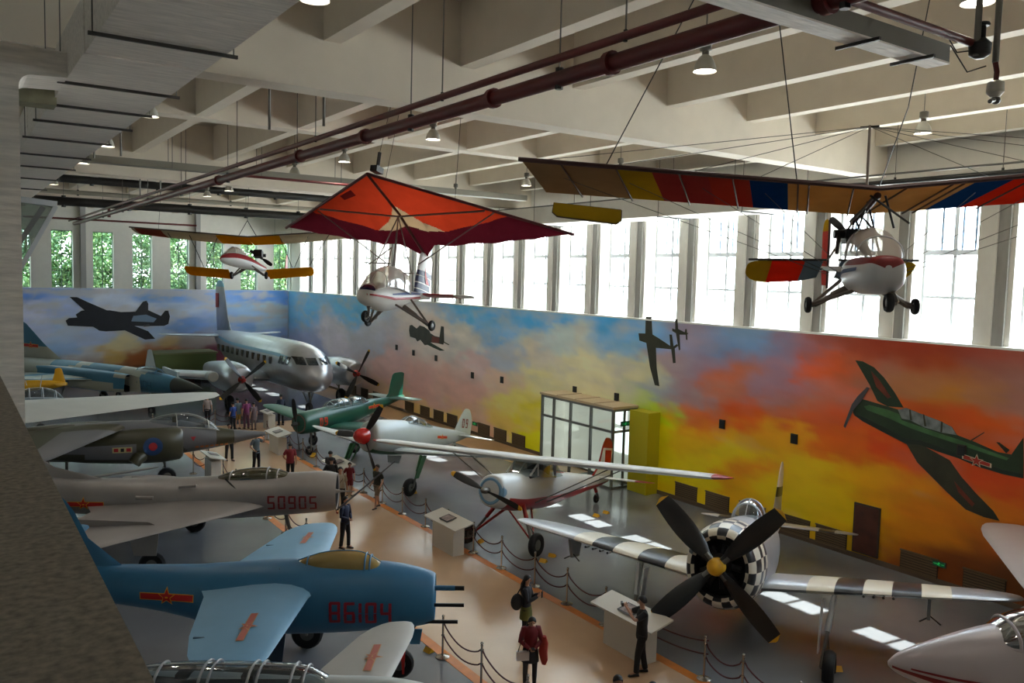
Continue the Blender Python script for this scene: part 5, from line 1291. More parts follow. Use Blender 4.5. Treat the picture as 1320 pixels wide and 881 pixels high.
b = MB(); b.prism([(0, 0), (.1, 0), (.08, -.5), (.04, -.5)], (-.7, -.24, -1.1), (1, 0, 0), (0, 0, 1), .02, mat('ribbon_red', (190, 40, 30), 0.7)); b.build('red_ribbon', J_)

# ------------------------------------------------------------------ K: silver two-seat jet at the bottom edge
Kp = frame('jet_trainer_airplane', (5.86, 10.34, 2.27), -35.0, 0, 0, 0.88, 'pale silver two-seat jet at the bottom picture edge with long framed canopy', 'airplane')
fK = fuselage('fuselage', Kp, [(0, -.1, .42, .42), (-.25, -.06, .5, .48), (-.9, 0, .52, .5), (-2.0, 0, .52, .5), (-4.2, 0, .5, .52), (-6, .1, .35, .38), (-8, .3, .15, .2)], LGREY, 30, cap0=False)
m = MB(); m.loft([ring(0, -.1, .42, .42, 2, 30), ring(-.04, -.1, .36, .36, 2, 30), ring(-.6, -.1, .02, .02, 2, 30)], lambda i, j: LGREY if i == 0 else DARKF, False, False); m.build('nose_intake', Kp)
for sd in (1, -1):
    o = wing('wing', Kp, [(sd * .4, -.9, -.2, 1.9, .26), (sd * 1.2, -.98, -.2, 1.5, .2), (sd * 4.0, -.72, -.2, .95, .12)], mat('pale_wing', (168, 166, 160), 0.45, ns=1.2, na=0.06), rounded=0.8)
    ins = [(mat('faded_yellow', (190, 150, 96)) if q is YELP else mat('faded_red', (176, 96, 82)), p) for q, p in insignia(.62)]
    decal('insignia', Kp, o, shift(ins, sd * 2.1, -1.42), (0, 0, 2), (0, 1, 0), (1, 0, 0), (0, 0, -1))
    wing('tailplane', Kp, [(sd * .1, -6.9, .5, 1.0, .1), (sd * 1.6, -7.1, .5, .6, .05)], LGREY, rounded=0.3)
    gear(Kp, (-2.2, sd * .9, -.3), (-2.1, sd * 1.0, -2.27), .3, .16, STEEL)
wing('tail_fin', Kp, [(.3, -6.4, 0, 1.7, .1), (1.5, -7.2, 0, .8, .06)], LGREY, axis='z', rounded=0.3)
canopy('canopy', Kp, [(-1.75, .42, .2, .03), (-2.15, .42, .36, .24), (-2.6, .42, .4, .27), (-3.4, .42, .4, .27), (-4.2, .42, .38, .25), (-4.9, .42, .28, .18), (-5.4, .4, .1, .04)], CLEAR, mat('frame_silver', (150, 152, 154), 0.3, 0.4), [-2.15, -2.35, -2.9, -3.05, -3.7, -3.85, -4.6], fw=.025)
MB().box((-4.8, -.3, .2), (-2.2, .3, .5), DARKI).box((-3.2, -.2, .4), (-3.0, .2, .6), DARKI).box((-4.3, -.2, .4), (-4.1, .2, .58), DARKI).build('cockpit', Kp)
gear(Kp, (-.5, 0, -.4), (-.4, 0, -2.34), .24, .14, STEEL, name='nose_gear')

# ------------------------------------------------------------------ L: pointed white jet at bottom right
L_ = frame('business_jet', (13.85, 8.0, 1.98), 140, -1.0, 0, 1.0, 'white pointed-nose jet with dark red cheat lines at the lower right corner', 'airplane')
WH2 = mat('jet_offwhite', (176, 168, 172), 0.28, 0.1, ns=1.0, na=0.04)
DRED = mat('dark_red_line', (122, 20, 34), 0.4)
fL = fuselage('fuselage', L_, [(0, -.02, .02, .02), (-.03, -.02, .07, .07), (-.25, -.01, .22, .22), (-.8, .0, .43, .43), (-1.5, .03, .62, .64), (-2.3, .06, .77, .8), (-3.2, .08, .82, .86), (-4.5, .1, .88, .92), (-8, .1, .88, .92), (-11, .3, .5, .6), (-13, .5, .2, .25)], WH2, 40, sub=5)
canopy('windscreen', L_, [(-1.6, .5, .3, .04), (-1.95, .56, .52, .3), (-2.3, .58, .62, .44), (-2.5, .58, .64, .47)], glass('windscreen_glass', (110, 116, 120), 0.3, 0.1, (50, 54, 58)), WH2, [-1.98, -2.48], fw=.03)
canopy('cabin_roof', L_, [(-2.5, .58, .645, .475), (-3.0, .6, .67, .5), (-3.8, .52, .68, .54), (-5.5, .45, .6, .5), (-7, .3, .4, .3)], WH2, WH2, [-3.3])
for sd in (1, -1): MB().prism([(-2.65, .72), (-3.5, .72), (-3.45, .96), (-2.75, .98)], (0, sd * .62, 0), (1, 0, 0), (0, 0, 1), -sd * .06, mat('side_glass_dark', (40, 44, 48), 0.1)).build('side_window', L_, smooth=False)
MB().box((-3.0, -.4, .3), (-2.1, .4, .68), DARKI).box((-2.95, .1, .4), (-2.8, .45, .98), DARKI).build('cockpit', L_)
decal('cheat_line', L_, fL, [(DRED, [(-.04, -.01), (-.9, -.1), (-2.0, -.16), (-5.0, -.2), (-5.0, -.28), (-2.0, -.3), (-.9, -.22), (-.04, -.05)]), (DRED, [(-.3, .03), (-1.0, .0), (-2.2, -.02), (-2.2, -.05), (-1.0, -.05), (-.3, .0)]),
      (DRED, starpoly(-2.35, -.05, .12)), (DRED, [(-2.55, .3), (-3.1, .3), (-2.9, .2), (-2.75, .18), (-2.85, -.2), (-2.95, -.2), (-2.84, .2), (-2.6, .25)])], (0, 3, 0), (1, 0, 0), (0, 0, 1), (0, -1, 0))
for sd in (1, -1):
    wing('wing', L_, [(sd * .7, -3.3, .38, 3.0, .3), (sd * 3.3, -3.8, .4, 2.5, .24), (sd * 7.7, -4.75, .46, 1.6, .14)], mat('wing_grey_white', (168, 160, 158), 0.35, 0.1, ns=1.0, na=0.05), rounded=0.7)
    gear(L_, (-5.2, sd * 1.2, -.6), (-5.2, sd * 1.4, -1.6), .36, .2, STEEL)
gear(L_, (-1.6, 0, -.5), (-1.5, 0, -1.7), .26, .16, STEEL, name='nose_gear')
wing('tail_fin', L_, [(.6, -10, 0, 3.0, .16), (2.6, -11.8, 0, 1.6, .1)], WH2, axis='z', rounded=0.3)

# ------------------------------------------------------------------ M: hanging delta-wing trike
T = frame('delta_wing_trike', (8.951, 19.262, 10.943), 210.869, 11.619, -0.821, 1.0, 'hanging delta-wing ultralight with orange and dark red sail and white pod', 'ultralight')
def sailm(nm, c, tr=0.5):
    if nm in MATS: return MATS[nm]
    m_ = bpy.data.materials.new(nm); m_.use_nodes = True
    t_ = m_.node_tree; t_.nodes.clear()
    o = t_.nodes.new('ShaderNodeOutputMaterial'); d = t_.nodes.new('ShaderNodeBsdfDiffuse'); q = t_.nodes.new('ShaderNodeBsdfTranslucent'); x = t_.nodes.new('ShaderNodeMixShader')
    n_ = t_.nodes.new('ShaderNodeTexNoise'); n_.inputs['Scale'].default_value = 3; tc_ = t_.nodes.new('ShaderNodeTexCoord')
    mr_ = t_.nodes.new('ShaderNodeMapRange'); mr_.inputs[3].default_value = .85; mr_.inputs[4].default_value = 1.15
    v_ = t_.nodes.new('ShaderNodeVectorMath'); v_.operation = 'SCALE'; v_.inputs[0].default_value = lin(c)[:3]
    t_.links.new(tc_.outputs['Object'], n_.inputs['Vector']); t_.links.new(n_.outputs[0], mr_.inputs[0]); t_.links.new(mr_.outputs[0], v_.inputs['Scale'])
    t_.links.new(v_.outputs[0], d.inputs[0]); t_.links.new(v_.outputs[0], q.inputs[0])
    x.inputs[0].default_value = tr
    t_.links.new(d.outputs[0], x.inputs[1]); t_.links.new(q.outputs[0], x.inputs[2]); t_.links.new(x.outputs[0], o.inputs[0])
    MATS[nm] = m_
    return m_
SO, SM, SC = sailm('sail_orange', (186, 58, 32)), sailm('sail_maroon', (80, 20, 30)), sailm('sail_cream', (186, 160, 126))
SD = sailm('sail_dark_patch', (96, 26, 24))
def sail_pt(u, v):
    """u: -1..1 across the span, v: 0 leading edge .. 1 trailing edge"""
    a = abs(u); tip = Vector((-2.24, -4.55, -.55)) if u < 0 else Vector((-2.2, 4.58, -.62))
    apex = Vector((.26, -.1, .2))
    le = apex.lerp(tip, a)
    kee = Vector((-2.89, 0, -1.21))
    if a < .12: te = kee.lerp(Vector((-2.3, .55 * (1 if u > 0 else -1), -1.05)), a / .12)
    else:
        q = (a - .12) / .88
        te = Vector((-2.3, .55 * (1 if u > 0 else -1), -1.05)).lerp(tip, q)
        te += Vector((-.12, 0, -.02)) * math.sin(PI * q) * (1 if int(q * 16) % 2 else .85)
    te.y = te.y if a > .001 else 0
    p = le.lerp(te, v)
    p.z += .22 * math.sin(PI * min(1, v)) * (1 - a) * (.4 + a * 2.0) + .08 * abs(math.sin(PI * 4 * a)) * v * (1 - a)
    return p
nu, nv = 300, 100
m = MB(); vs = [sail_pt(-1 + 2 * i / nu, j / nv) for i in range(nu + 1) for j in range(nv + 1)]
fs, ms = [], []
for i in range(nu):
    for j in range(nv):
        u, v = -1 + 2 * (i + .5) / nu, (j + .5) / nv
        a = abs(u)
        fs.append((i * (nv + 1) + j, (i + 1) * (nv + 1) + j, (i + 1) * (nv + 1) + j + 1, i * (nv + 1) + j + 1))
        if a > .66 or v > (.62 + .2 * min(1, a / .12)) * math.sqrt(max(0, 1 - (a / .68) ** 2.6)): mt_ = SM
        elif v > .38 + .2 * min(1, a / .12) + a * .95: mt_ = SC
        elif -.55 < u < -.42 and .1 < v < .3 and False: mt_ = SD
        elif -.34 < u < -.22 and v < .2 and v > .08: mt_ = SD
        else: mt_ = SO
        ms.append(mt_)
m.add(vs, fs, ms)
sl = m.build('sail', T, recalc=False)
TUB = mat('alloy_tube', (118, 108, 100), 0.4, 0.4)
MB().tube([sail_pt(0, 0) + Vector((0, 0, -.04)), (-1.2, 0, -.42), (-2.95, 0, -1.24)], .035, mat('keel_brown', (90, 48, 40), 0.5), 8).build('keel_tube', T)
for sd in (1, -1):
    MB().tube([sail_pt(sd * q / 8, 0) + Vector((0, 0, -.03)) for q in range(9)], .038, mat('edge_maroon', (84, 24, 28), 0.5), 8).build('leading_edge', T)
    MB().tube([(-1.2, 0, -.5), sail_pt(sd * .56, .05) + Vector((0, 0, -.08))], .025, TUB, 6).build('cross_tube', T)
    MB().tube([sail_pt(sd * .6, .1) + Vector((0, 0, -.05)), (-1.7, sd * .5, -1.65)], .018, TUB, 6).build('wing_strut', T)
MB().prism([(-.12, -.1), (.12, -.1), (0, .1)], (-1.62, .55, -.36), (0, 1, 0), (1, 0, .15), .01, mat('emblem_brown', (110, 70, 40), 0.6)).build('sail_emblem', T)
# pod
WHP = mat('pod_white', (212, 208, 200), 0.35)
BLP = mat('pod_blue', (34, 56, 110), 0.4)
REP = mat('pod_red', (160, 30, 34), 0.4)
def podm(x, ang, i, j):
    return WHP
pod = fuselage('pod', T, [(-.1, -2.82, .03, .04), (-.18, -2.8, .22, .2), (-.5, -2.72, .33, .33), (-1.0, -2.7, .36, .36), (-1.6, -2.6, .32, .28), (-2.2, -2.45, .2, .17), (-2.9, -2.3, .1, .1), (-3.3, -2.25, .05, .06)], podm, 28)
decal('pod_stripe', T, pod, [(REP, [(-.12, -2.76), (-1.0, -2.68), (-2.6, -2.36), (-2.6, -2.42), (-1.0, -2.75), (-.12, -2.8)]), (BLP, [(-.9, -2.6), (-1.9, -2.36), (-2.6, -2.27), (-2.6, -2.31), (-1.9, -2.44), (-.9, -2.64)])], (0, 3, 0), (1, 0, 0), (0, 0, 1), (0, -1, 0), maxe=.06)
decal('nose_window', T, pod, [(mat('nose_blue_glass', (24, 30, 62), 0.1), [(.25 * math.cos(a_ * PI / 8), -2.66 + .16 * math.sin(a_ * PI / 8)) for a_ in range(0, 9)])], (2, 0, 0), (0, 1, 0), (0, 0, 1), (-1, 0, 0), maxe=.06)
canopy('windshield', T, [(-.3, -2.62, .28, .03), (-.6, -2.5, .34, .4), (-1.0, -2.42, .34, .55), (-1.5, -2.4, .3, .56), (-1.9, -2.4, .26, .5)], glass('film', (224, 220, 210), 0.12, 0.55, (200, 192, 184)), WHP, [-.62, -1.5, -1.88], fw=.014)
MB().box((-1.7, -.22, -2.75), (-1.2, .22, -2.35), DARKI).tube([(-1.65, 0, -2.4), (-1.8, 0, -1.95)], .15, mat('seat_grey', (70, 68, 66), 0.7), 8).build('seat', T)
m = MB()
for a_, b_ in [((-1.2, 0, -.5), (-.9, .3, -1.88)), ((-1.2, 0, -.5), (-.9, -.3, -1.88)), ((-1.2, 0, -.5), (-1.75, .3, -1.9)), ((-1.2, 0, -.5), (-1.75, -.3, -1.9)), ((-1.1, 0, -1.35), (-.6, .3, -1.95)), ((-1.1, 0, -1.35), (-.6, -.3, -1.95)), ((-.55, -.4, -1.9), (-.55, .4, -1.9)), ((-1.8, -.35, -1.88), (-1.8, .35, -1.88))]: m.tube([a_, b_], .017, TUB, 6)
m.build('hang_frame', T)
STR = mat('fin_dark_blue', (26, 34, 72), 0.4)
def tfm(y, j, i, jj): return WHP if i % 2 == 0 else (STR if i > 1 else STR)
fin = wing('tail_fin', T, [(-2.3, -2.45, 0, .8, .16), (-2.15, -2.45, 0, .82, .16), (-2.13, -2.45, 0, .82, .16), (-1.98, -2.45, 0, .82, .16), (-1.95, -2.45, 0, .82, .16), (-1.78, -2.46, 0, .8, .16), (-1.76, -2.46, 0, .8, .16), (-1.62, -2.48, 0, .78, .15), (-1.59, -2.48, 0, .78, .15), (-1.1, -2.5, 0, .7, .12)], [STR, WHP, STR, WHP, STR, WHP, STR, WHP, WHP], axis='z', rounded=0.2)
decal('fin_flash', T, fin, [(mat('flash_red', (200, 60, 60), 0.5), [(-2.75, -1.5), (-2.85, -1.7), (-3.15, -1.95), (-2.9, -1.95), (-2.78, -1.75)])], (0, 2, 0), (1, 0, 0), (0, 0, 1), (0, -1, 0), maxe=.1)
for sd in (1, -1):
    wing('tailplane', T, [(sd * .1, -2.75, -2.25, .6, .08), (sd * 1.0, -2.85, -2.22, .55, .07), (sd * 1.02, -2.85, -2.22, .55, .07), (sd * 1.5, -2.95, -2.2, .4, .05)], [REP, WHP, WHP], rounded=0.5)
    gear(T, (-1.6, sd * .28, -2.8), (-1.95, sd * 1.0, -3.22), .14, .09, TUB, [((-1.1, sd * .25, -2.8), (-1.9, sd * .9, -3.2)), ((-2.0, sd * .18, -2.5), (-1.95, sd * .9, -3.2))])
gear(T, (-.45, 0, -2.9), (-.38, 0, -3.3), .15, .1, TUB, name='nose_gear')
m = MB()
for P0 in [(.1, 0, .2), (-2.0, 1.2, -.3), (-2.0, -1.2, -.3)]: MB().tube([P0, (P0[0] * .8 - .4, P0[1] * .8, 3.1)], .008, BLACK, 4).build('suspension_wire', T)
MB().tube([(.15, .1, .3), (.15, .1, .75)], .05, BLACK, 6).box((-.05, -.05, .25), (.25, .15, .4), BLACK).build('hang_hook', T)

def tilt(o, piv, deg):
    P = Matrix.Translation(Vector(piv)); o.matrix_basis = P @ Matrix.Rotation(R(deg), 4, 'Y') @ P.inverted()
# ------------------------------------------------------------------ N: hanging multicoloured ultralight
N_ = frame('striped_wing_ultralight', (11.295, 7.297, 8.392), 227.134, -1.391, 0.758, 1.0, 'hanging ultralight with long tan, yellow, red and blue striped wing and white pod', 'ultralight')
cT, cY, cR, cR2, cB, cO = sailm('cloth_tan', (196, 158, 104)), sailm('cloth_yellow', (176, 150, 50)), sailm('cloth_crimson', (158, 74, 70)), sailm('cloth_brick', (172, 76, 60)), sailm('cloth_blue', (34, 76, 124)), sailm('cloth_scarlet', (214, 66, 40))
cK = sailm('cloth_drab', (164, 138, 106))
def wingN(sd):
    T_ = Vector((.71, 5.04 * sd, 2.13)); A_ = Vector((.68, 0, 1.69))
    Tb = Vector((-.6, 5.06 * sd, 1.75)); Ab = Vector((-.68, 0, 1.38))
    br = ([(0, cT), (1.22, cT), (1.24, cB), (1.75, cB), (1.77, cR2), (2.15, cR2), (2.35, cR), (3.05, cR), (3.15, cY), (3.6, cY), (3.65, cK), (5.04, cK)] if sd < 0 else
          [(0, cT), (1.25, cT), (1.27, cB), (1.75, cB), (1.77, cO), (2.6, cO), (2.62, cR), (3.4, cR), (3.45, cY), (4.0, cY), (4.05, cK), (5.04, cK)])
    ys_ = sorted(set([b[0] for b in br] + [k * .25 for k in range(21)]))
    ys_ = [y for y in ys_ if y <= 5.04] + [5.04]
    top, bot = [], []
    rings, cols = [], []
    for y in ys_:
        t = min(1, y / 5.04)
        a, b = A_.lerp(T_, t), Ab.lerp(Tb, t)
        shear = .25
        r = []
        for q, h in AF:
            p = a.lerp(b, q); p.z += h * (.075 if abs((y % .8) - .4) > .35 else .055); p.y += sd * -shear * (q) * (1 if y > .1 else 0); r.append(p)
        for q, h in reversed(AF[1:-1]):
            p = a.lerp(b, q); p.z -= .012 - .02 * q; p.y += sd * -shear * q * (1 if y > .1 else 0); r.append(p)
        rings.append(r); cols.append([c for yy, c in br if yy <= y + 1e-6][-1])
    m = MB(); m.loft(rings, lambda i, j: cols[i])
    o = m.build('wing', N_, angle=60)
    MB().tube([A_ + Vector((.02, 0, 0)), T_ + Vector((.02, sd * .04, 0))], .035, mat('dark_maroon_tube', (66, 38, 36), 0.5), 8).build('leading_edge', N_)
    m = MB()
    for y in [.35, .95, 1.1, 2.0, 2.75, 3.65, 4.45]:
        t = y / 5.04; a, b = A_.lerp(T_, t), Ab.lerp(Tb, t); b.y -= sd * .25
        m.tube([a + Vector((0, 0, -.03)), b + Vector((0, 0, -.03))], .014, mat('rib_brown', (74, 58, 46), 0.6), 5)
    m.build('wing_rib', N_)
    return o
for sd in (1, -1):
    wingN(sd)
    m = MB()
    for y in (1.6, 2.6, 3.8, 4.9):
        m.tube([(0, 0, 2.64), (.2, sd * y, 1.75 + y * .085)], .005, STEEL, 4)
        m.tube([(0, 0, .3), (.1, sd * y, 1.68 + y * .08)], .005, STEEL, 4)
    m.build('bracing_wire', N_)
    gear(N_, (.1, sd * .2, .3), (.01, sd * .76, .02), .12, .08, TUB, [((-.5, sd * .15, .42), (0, sd * .7, .03)), ((.5, sd * .18, .28), (.02, sd * .7, .04))])
AP = [(-3.6, 1.53), (-4.72, 1.66), (-4.74, 1.5), (-4.66, 1.43), (-3.68, 1.3), (-3.6, 1.36)]
ai = MB().prism(AP, (-.62, 0, 0), (0, 1, 0), (-.25, 0, .97), .03, cY).build('aileron', N_, smooth=False)
MB().tube([Vector((-.62 - .25 * z, y, .97 * z)) for y, z in AP + AP[:1]], .018, mat('rib_brown', (74, 58, 46), 0.6), 6).build('aileron_frame', ai)
MB().tube([(0, 0, 1.65), (0, 0, 2.66)], .02, TUB, 8).tube([(-.05, -.12, 2.64), (.05, .12, 2.64)], .014, BLACK, 6).build('kingpost', N_)
MB().tube([(.6, 0, 1.6), (-.1, 0, 1.42), (-.75, 0, 1.3)], .05, mat('dark_maroon_tube', (66, 38, 36)), 8).build('keel_tube', N_)
m = MB()
for a_, b_ in [((.1, 0, 1.55), (.05, .22, .75)), ((.1, 0, 1.55), (.05, -.22, .75)), ((-.6, 0, 1.35), (-.25, .2, .7)), ((-.6, 0, 1.35), (-.25, -.2, .7)), ((.6, .1, 1.6), (.55, .25, 1.15)), ((.6, -.1, 1.6), (.9, .35, 1.2)), ((-.3, 0, 1.38), (.2, .2, 1.0))]: m.tube([a_, b_], .016, BLACK, 6)
m.build('cabane_strut', N_)
PW = mat('pod_pale', (204, 204, 204), 0.35)
def podN(x, ang, i, j): return mat('cockpit_maroon', (130, 40, 40), 0.5) if 22 < ang < 158 and x > .1 else PW
pod = fuselage('pod', N_, [(1.3, .55, .05, .08), (1.25, .55, .22, .2), (1.0, .5, .3, .26), (.5, .48, .33, .27), (0, .48, .3, .26), (-.4, .52, .2, .2), (-.55, .54, .1, .12)], podN, 28, e=2.6)
decal('pod_band', N_, pod, [(mat('stripe_blue', (44, 70, 120), 0.5), [(.9, .55), (.2, .5), (-.2, .42), (-.2, .46), (.2, .56), (.9, .6)])], (0, -3, 0), (1, 0, 0), (0, 0, 1), (0, 1, 0), maxe=.07)
canopy('windshield', N_, [(1.15, .72, .2, .03), (.85, .74, .3, .28), (.5, .74, .32, .42), (.1, .74, .28, .4), (-.15, .74, .24, .3)], glass('film', (224, 220, 210)), PW, [.85, .1], fw=.01, rails=False)
m = MB(); m.box((-.75, -.15, .95), (-.45, .15, 1.18), mat('engine_dark', (34, 34, 36))); m.tube([(-.6, -.3, 1.1), (-.6, .3, 1.1)], .07, mat('engine_dark', (34, 34, 36)), 10); m.tube([(-.6, -.22, 1.15), (-.35, -.3, .8)], .03, BLACK, 6); m.build('engine', N_)
hN = prop(N_, (-.85, 0, 1.08), .42, 2, R(-42), BLACK, BLACK, .07, None, BLACK, hub_r=.04)
MB().tube([(-.4, 0, .55), (-2.7, 0, .55)], .045, TUB, 8).tube([(-.7, 0, 1.3), (-2.6, 0, .6)], .02, TUB, 6).build('tail_boom', N_)
cP = sailm('cloth_pink', (186, 92, 84))
wing('tail_fin', N_, [(.25, -2.3, 0, .45, .05), (.6, -2.3, 0, .55, .05), (.62, -2.3, 0, .55, .05), (1.2, -2.35, 0, .5, .05), (1.21, -2.35, 0, .5, .05), (1.42, -2.4, 0, .35, .04)], [cP, cP, cP, cP, cY, cY], axis='z', rounded=0.3)
MB().tube([(-2.3, 0, .2), (-2.3, 0, 1.4)], .022, mat('dark_maroon_tube', (66, 38, 36)), 6).build('fin_post', N_)
for sd in (1, -1):
    tl = wing('tailplane', N_, [(sd * .15, -2.0, .68, .6, .04), (sd * .45, -2.0, .68, .75, .04), (sd * .47, -2.0, .68, .75, .04), (sd * 1.0, -2.0, .68, .8, .04), (sd * 1.02, -2.0, .68, .8, .04), (sd * 1.4, -2.0, .68, .7, .03)], [sailm('cloth_grey', (120, 136, 144)), cO, cO, cY, cY], rounded=0.3)
    tilt(tl, (-2.0, 0, .72), -30)
    MB().tube([(-1.98, sd * .1, .7), (-1.98, sd * 1.4, .7)], .022, BLACK, 6).build('tailplane_spar', N_)
    MB().tube([(-2.28, sd * .1, .54), (-2.28, sd * 1.4, .54)], .02, BLACK, 6).build('tailplane_spar', N_)
gear(N_, (1.0, .1, .35), (1.1, .08, .12), .13, .1, TUB, name='nose_gear')
for wq in [[(.2, 0.1, 1.7), (.05, .5, 2.9), (0, .75, 4.6)], [(.6, -1.1, 1.8), (.5, -1.5, 4.6)], [(.6, -3.8, 2.05), (.4, -2.5, 4.6)]]: MB().tube(wq, .009, BLACK, 5).build('suspension_wire', N_)

# ------------------------------------------------------------------ O: hanging yellow and white ultralight
O_ = frame('yellow_ultralight', (10.934, 36.048, 9.962), 240.0, 15.0, 1.176, 1.0, 'hanging white and yellow ultralight with red nose in front of the far windows', 'ultralight')
cW = sailm('cloth_white', (196, 184, 160)); cA = sailm('cloth_amber', (206, 146, 24)); cDR = sailm('cloth_dull_red', (150, 80, 66))
for sd in (1, -1):
    wing('wing', O_, [(sd * .02, .55, 0.02, 1.2, .1), (sd * 1.3, .55, .08, 1.2, .1), (sd * 1.32, .55, .08, 1.2, .1), (sd * 3.6, .5, .3, 1.1, .1), (sd * 4.9, .45, .42, .9, .07)], [cA, cA, cW, cW if sd > 0 else cDR, cW], rounded=0.2)
    MB().tube([(.56, 0, 0.02), (.5, sd * 4.9, .42)], .03, mat('rib_brown', (74, 58, 46)), 6).build('leading_edge', O_)
    tilt(wing('lower_wing', O_, [(sd * .8, .25, -1.35, .75, .08), (sd * 2.7, .2, -1.15, .7, .07)], cA, rounded=0.25), (.25, 0, -1.2), -18)
    m = MB()
    for a_, b_ in [((.3, sd * 2.5, .2), (0, sd * 1.9, -1.15)), ((.3, sd * 1.3, .1), (0, sd * 1.8, -1.15)), ((.3, sd * 3.4, .28), (0, sd * 2.5, -1.1))]: m.tube([a_, b_], .016, BLACK, 5)
    m.build('wing_strut', O_)
    gear(O_, (-.1, sd * .2, -1.2), (0, sd * .72, -1.52), .16, .1, TUB, [((.4, sd * .2, -1.2), (0, sd * .65, -1.5))])
    wing('tailplane', O_, [(sd * .9 + 1.0, -2.5, -.75, .6, .06), (sd * .05 + 1.0, -2.5, -.75, .6, .06)], cA, rounded=0)
RPD = mat('pod_crimson', (150, 40, 46), 0.4)
def podO(x, ang, i, j): return RPD if ang < 180 else PW
o = fuselage('pod', O_, [(1.15, -1.1, .05, .06), (1.0, -1.08, .18, .18), (.5, -1.0, .3, .3), (-.2, -1.0, .3, .28), (-.9, -1.05, .15, .16), (-1.2, -1.05, .06, .08)], podO, 24)
o.location = (.25, -.2, 0); o.rotation_euler = (0, 0, R(-38))
c_ = canopy('windshield', O_, [(.95, -.85, .14, .02), (.6, -.78, .26, .3), (.2, -.76, .26, .25), (-.1, -.76, .2, .05)], glass('film', (224, 220, 210)), PW, [.6], fw=.012)
c_.location = (.25, -.2, 0); c_.rotation_euler = (0, 0, R(-38))
MB().tube([(-.3, .1, -1.05), (-2.8, 1.0, -.85)], .05, sailm('boom_yellow', (190, 140, 30)), 8).build('tail_boom', O_)
wing('tail_fin', O_, [(-.9, -2.3, 0, .6, .06), (.15, -2.45, 0, .45, .05)], [REP], axis='z', rounded=0.3).location.y = 1.05
m = MB(); m.box((-.75, .05, -.55), (-.4, .4, -.25), mat('engine_dark', (34, 34, 36))); m.tube([(-.8, .1, -.4), (-.8, .5, -.4)], .08, BLACK, 8); m.build('engine', O_)
prop(O_, (-1.0, .25, -.45), .6, 2, R(-35), BLACK, BLACK, .09, None, BLACK, hub_r=.05)
m = MB(); m.tube([(0, -.17, .93), (0, -.6, .05)], .015, BLACK, 5); m.tube([(0, -.17, .93), (0, .35, .05)], .015, BLACK, 5); m.tube([(0, -.17, .93), (0, -.17, 3.0)], .008, BLACK, 4)
m.build('suspension_frame', O_)
for y in (-3.8, 3.6): MB().tube([(.2, y, .3), (.2, y, 3.0)], .007, BLACK, 4).build('suspension_wire', O_)
# ================================================================== STANDS, ROPES, CHOCKS
STW = mat('stand_white', (206, 202, 192), 0.45)
def info_stand(x, y, rz, ln, label, wd=.68, h=.95):
    t = empty('info_stand', (x, y, 0), rz, label, 'display stand', 'white sloping display stands')
    MB().box((-.2, -ln * .33, 0), (.2, ln * .33, h - .12), STW).build('base', t, smooth=False)
    MB().prism([(-wd / 2, h - .06), (wd / 2, h + .1), (wd / 2, h + .14), (-wd / 2, h - .02)], (0, ln / 2, 0), (1, 0, 0), (0, 0, 1), ln, STW).build('sloping_top', t, smooth=False)
    b = MB(); b.prism([(-.2, .0), (.16, .085), (.16, .095), (-.2, .01)], (0, .25, h + .045), (1, 0, 0), (0, 0, 1), .5, mat('panel_dark_frame', (40, 40, 46), 0.4)); b.prism([(-.17, .02), (.13, .092), (.13, .098), (-.17, .026)], (0, .21, h + .037), (1, 0, 0), (0, 0, 1), .42, mat('panel_picture', (136, 120, 118), 0.4, ns=9, na=.5)); b.build('text_panel', t, smooth=False)
    return t
for a in [(13.08, 13.9, 0, 2.1, 'white sloping display stand beside the man in black, in front of the checkered-nose fighter'), (13.05, 22.35, 0, 2.0, 'white sloping display stand in front of the high-wing aeroplane'), (13.1, 31.4, 0, 2.0, 'white display stand by the group of visitors in front of the grey fighter'),
          (13.1, 38.8, 0, 2.0, 'white display stand in front of the green trainer, nearest the jump jet nose'), (14.7, 45.0, 0, 1.3, 'small white display stand far back below the transport aeroplane'), (9.1, 35.1, PI, 1.6, 'white display stand under the jump jet cockpit')]:
    info_stand(*a)
ROPE = mat('rope_maroon', (70, 20, 24), 0.7)
POST = mat('post_chrome', (176, 168, 158), 0.25, 0.9)
def make_post():
    t = empty('rope_stanchion', (0, 0, 0), 0, 'x', 'barrier post', 'chrome rope barrier posts')
    MB().lathe([(.16, 0), (.16, .012), (.13, .028), (.05, .045), (.028, .06)], POST, 20).build('base', t)
    m = MB(); m.lathe([(.025, .03), (.025, .9), (.03, .905), (.03, .93), (.018, .94)], POST, 12); m.lathe([(.04, .8), (.045, .82), (.04, .84)], POST, 12); m.lathe([(.036, .5), (.04, .515), (.036, .53)], POST, 12); m.build('pole', t)
    MB().ball((0, 0, .965), .035, POST, 12, 8).build('finial', t)
    return t
post0 = make_post(); nP = [0]
def place_post(x, y, label):
    o = post0 if nP[0] == 0 else copy_tree(post0)
    nP[0] += 1
    o.location = (x, y, 0.006); o['label'] = label
    return o
def rope(a, b, label, grp):
    a, b = Vector(a), Vector(b)
    for z, sag, w_ in ((.82, .25, 'upper'), (.515, .22, 'lower')):
        pts = [Vector((lerp(a.x, b.x, t), lerp(a.y, b.y, t), z - sag * (1 - (2 * t - 1) ** 2))) for t in [k / 12 for k in range(13)]]
        d = (b - a).normalized() * .045
        pts[0] += Vector((d.x, d.y, 0)); pts[-1] -= Vector((d.x, d.y, 0))
        t0 = Vector((a.x, a.y, 0))
        o = MB().tube([p - t0 for p in pts], .017, ROPE, 7).build('barrier_rope')
        o.location = t0
        tag(o, w_ + ' dark red rope ' + label, 'rope', grp)
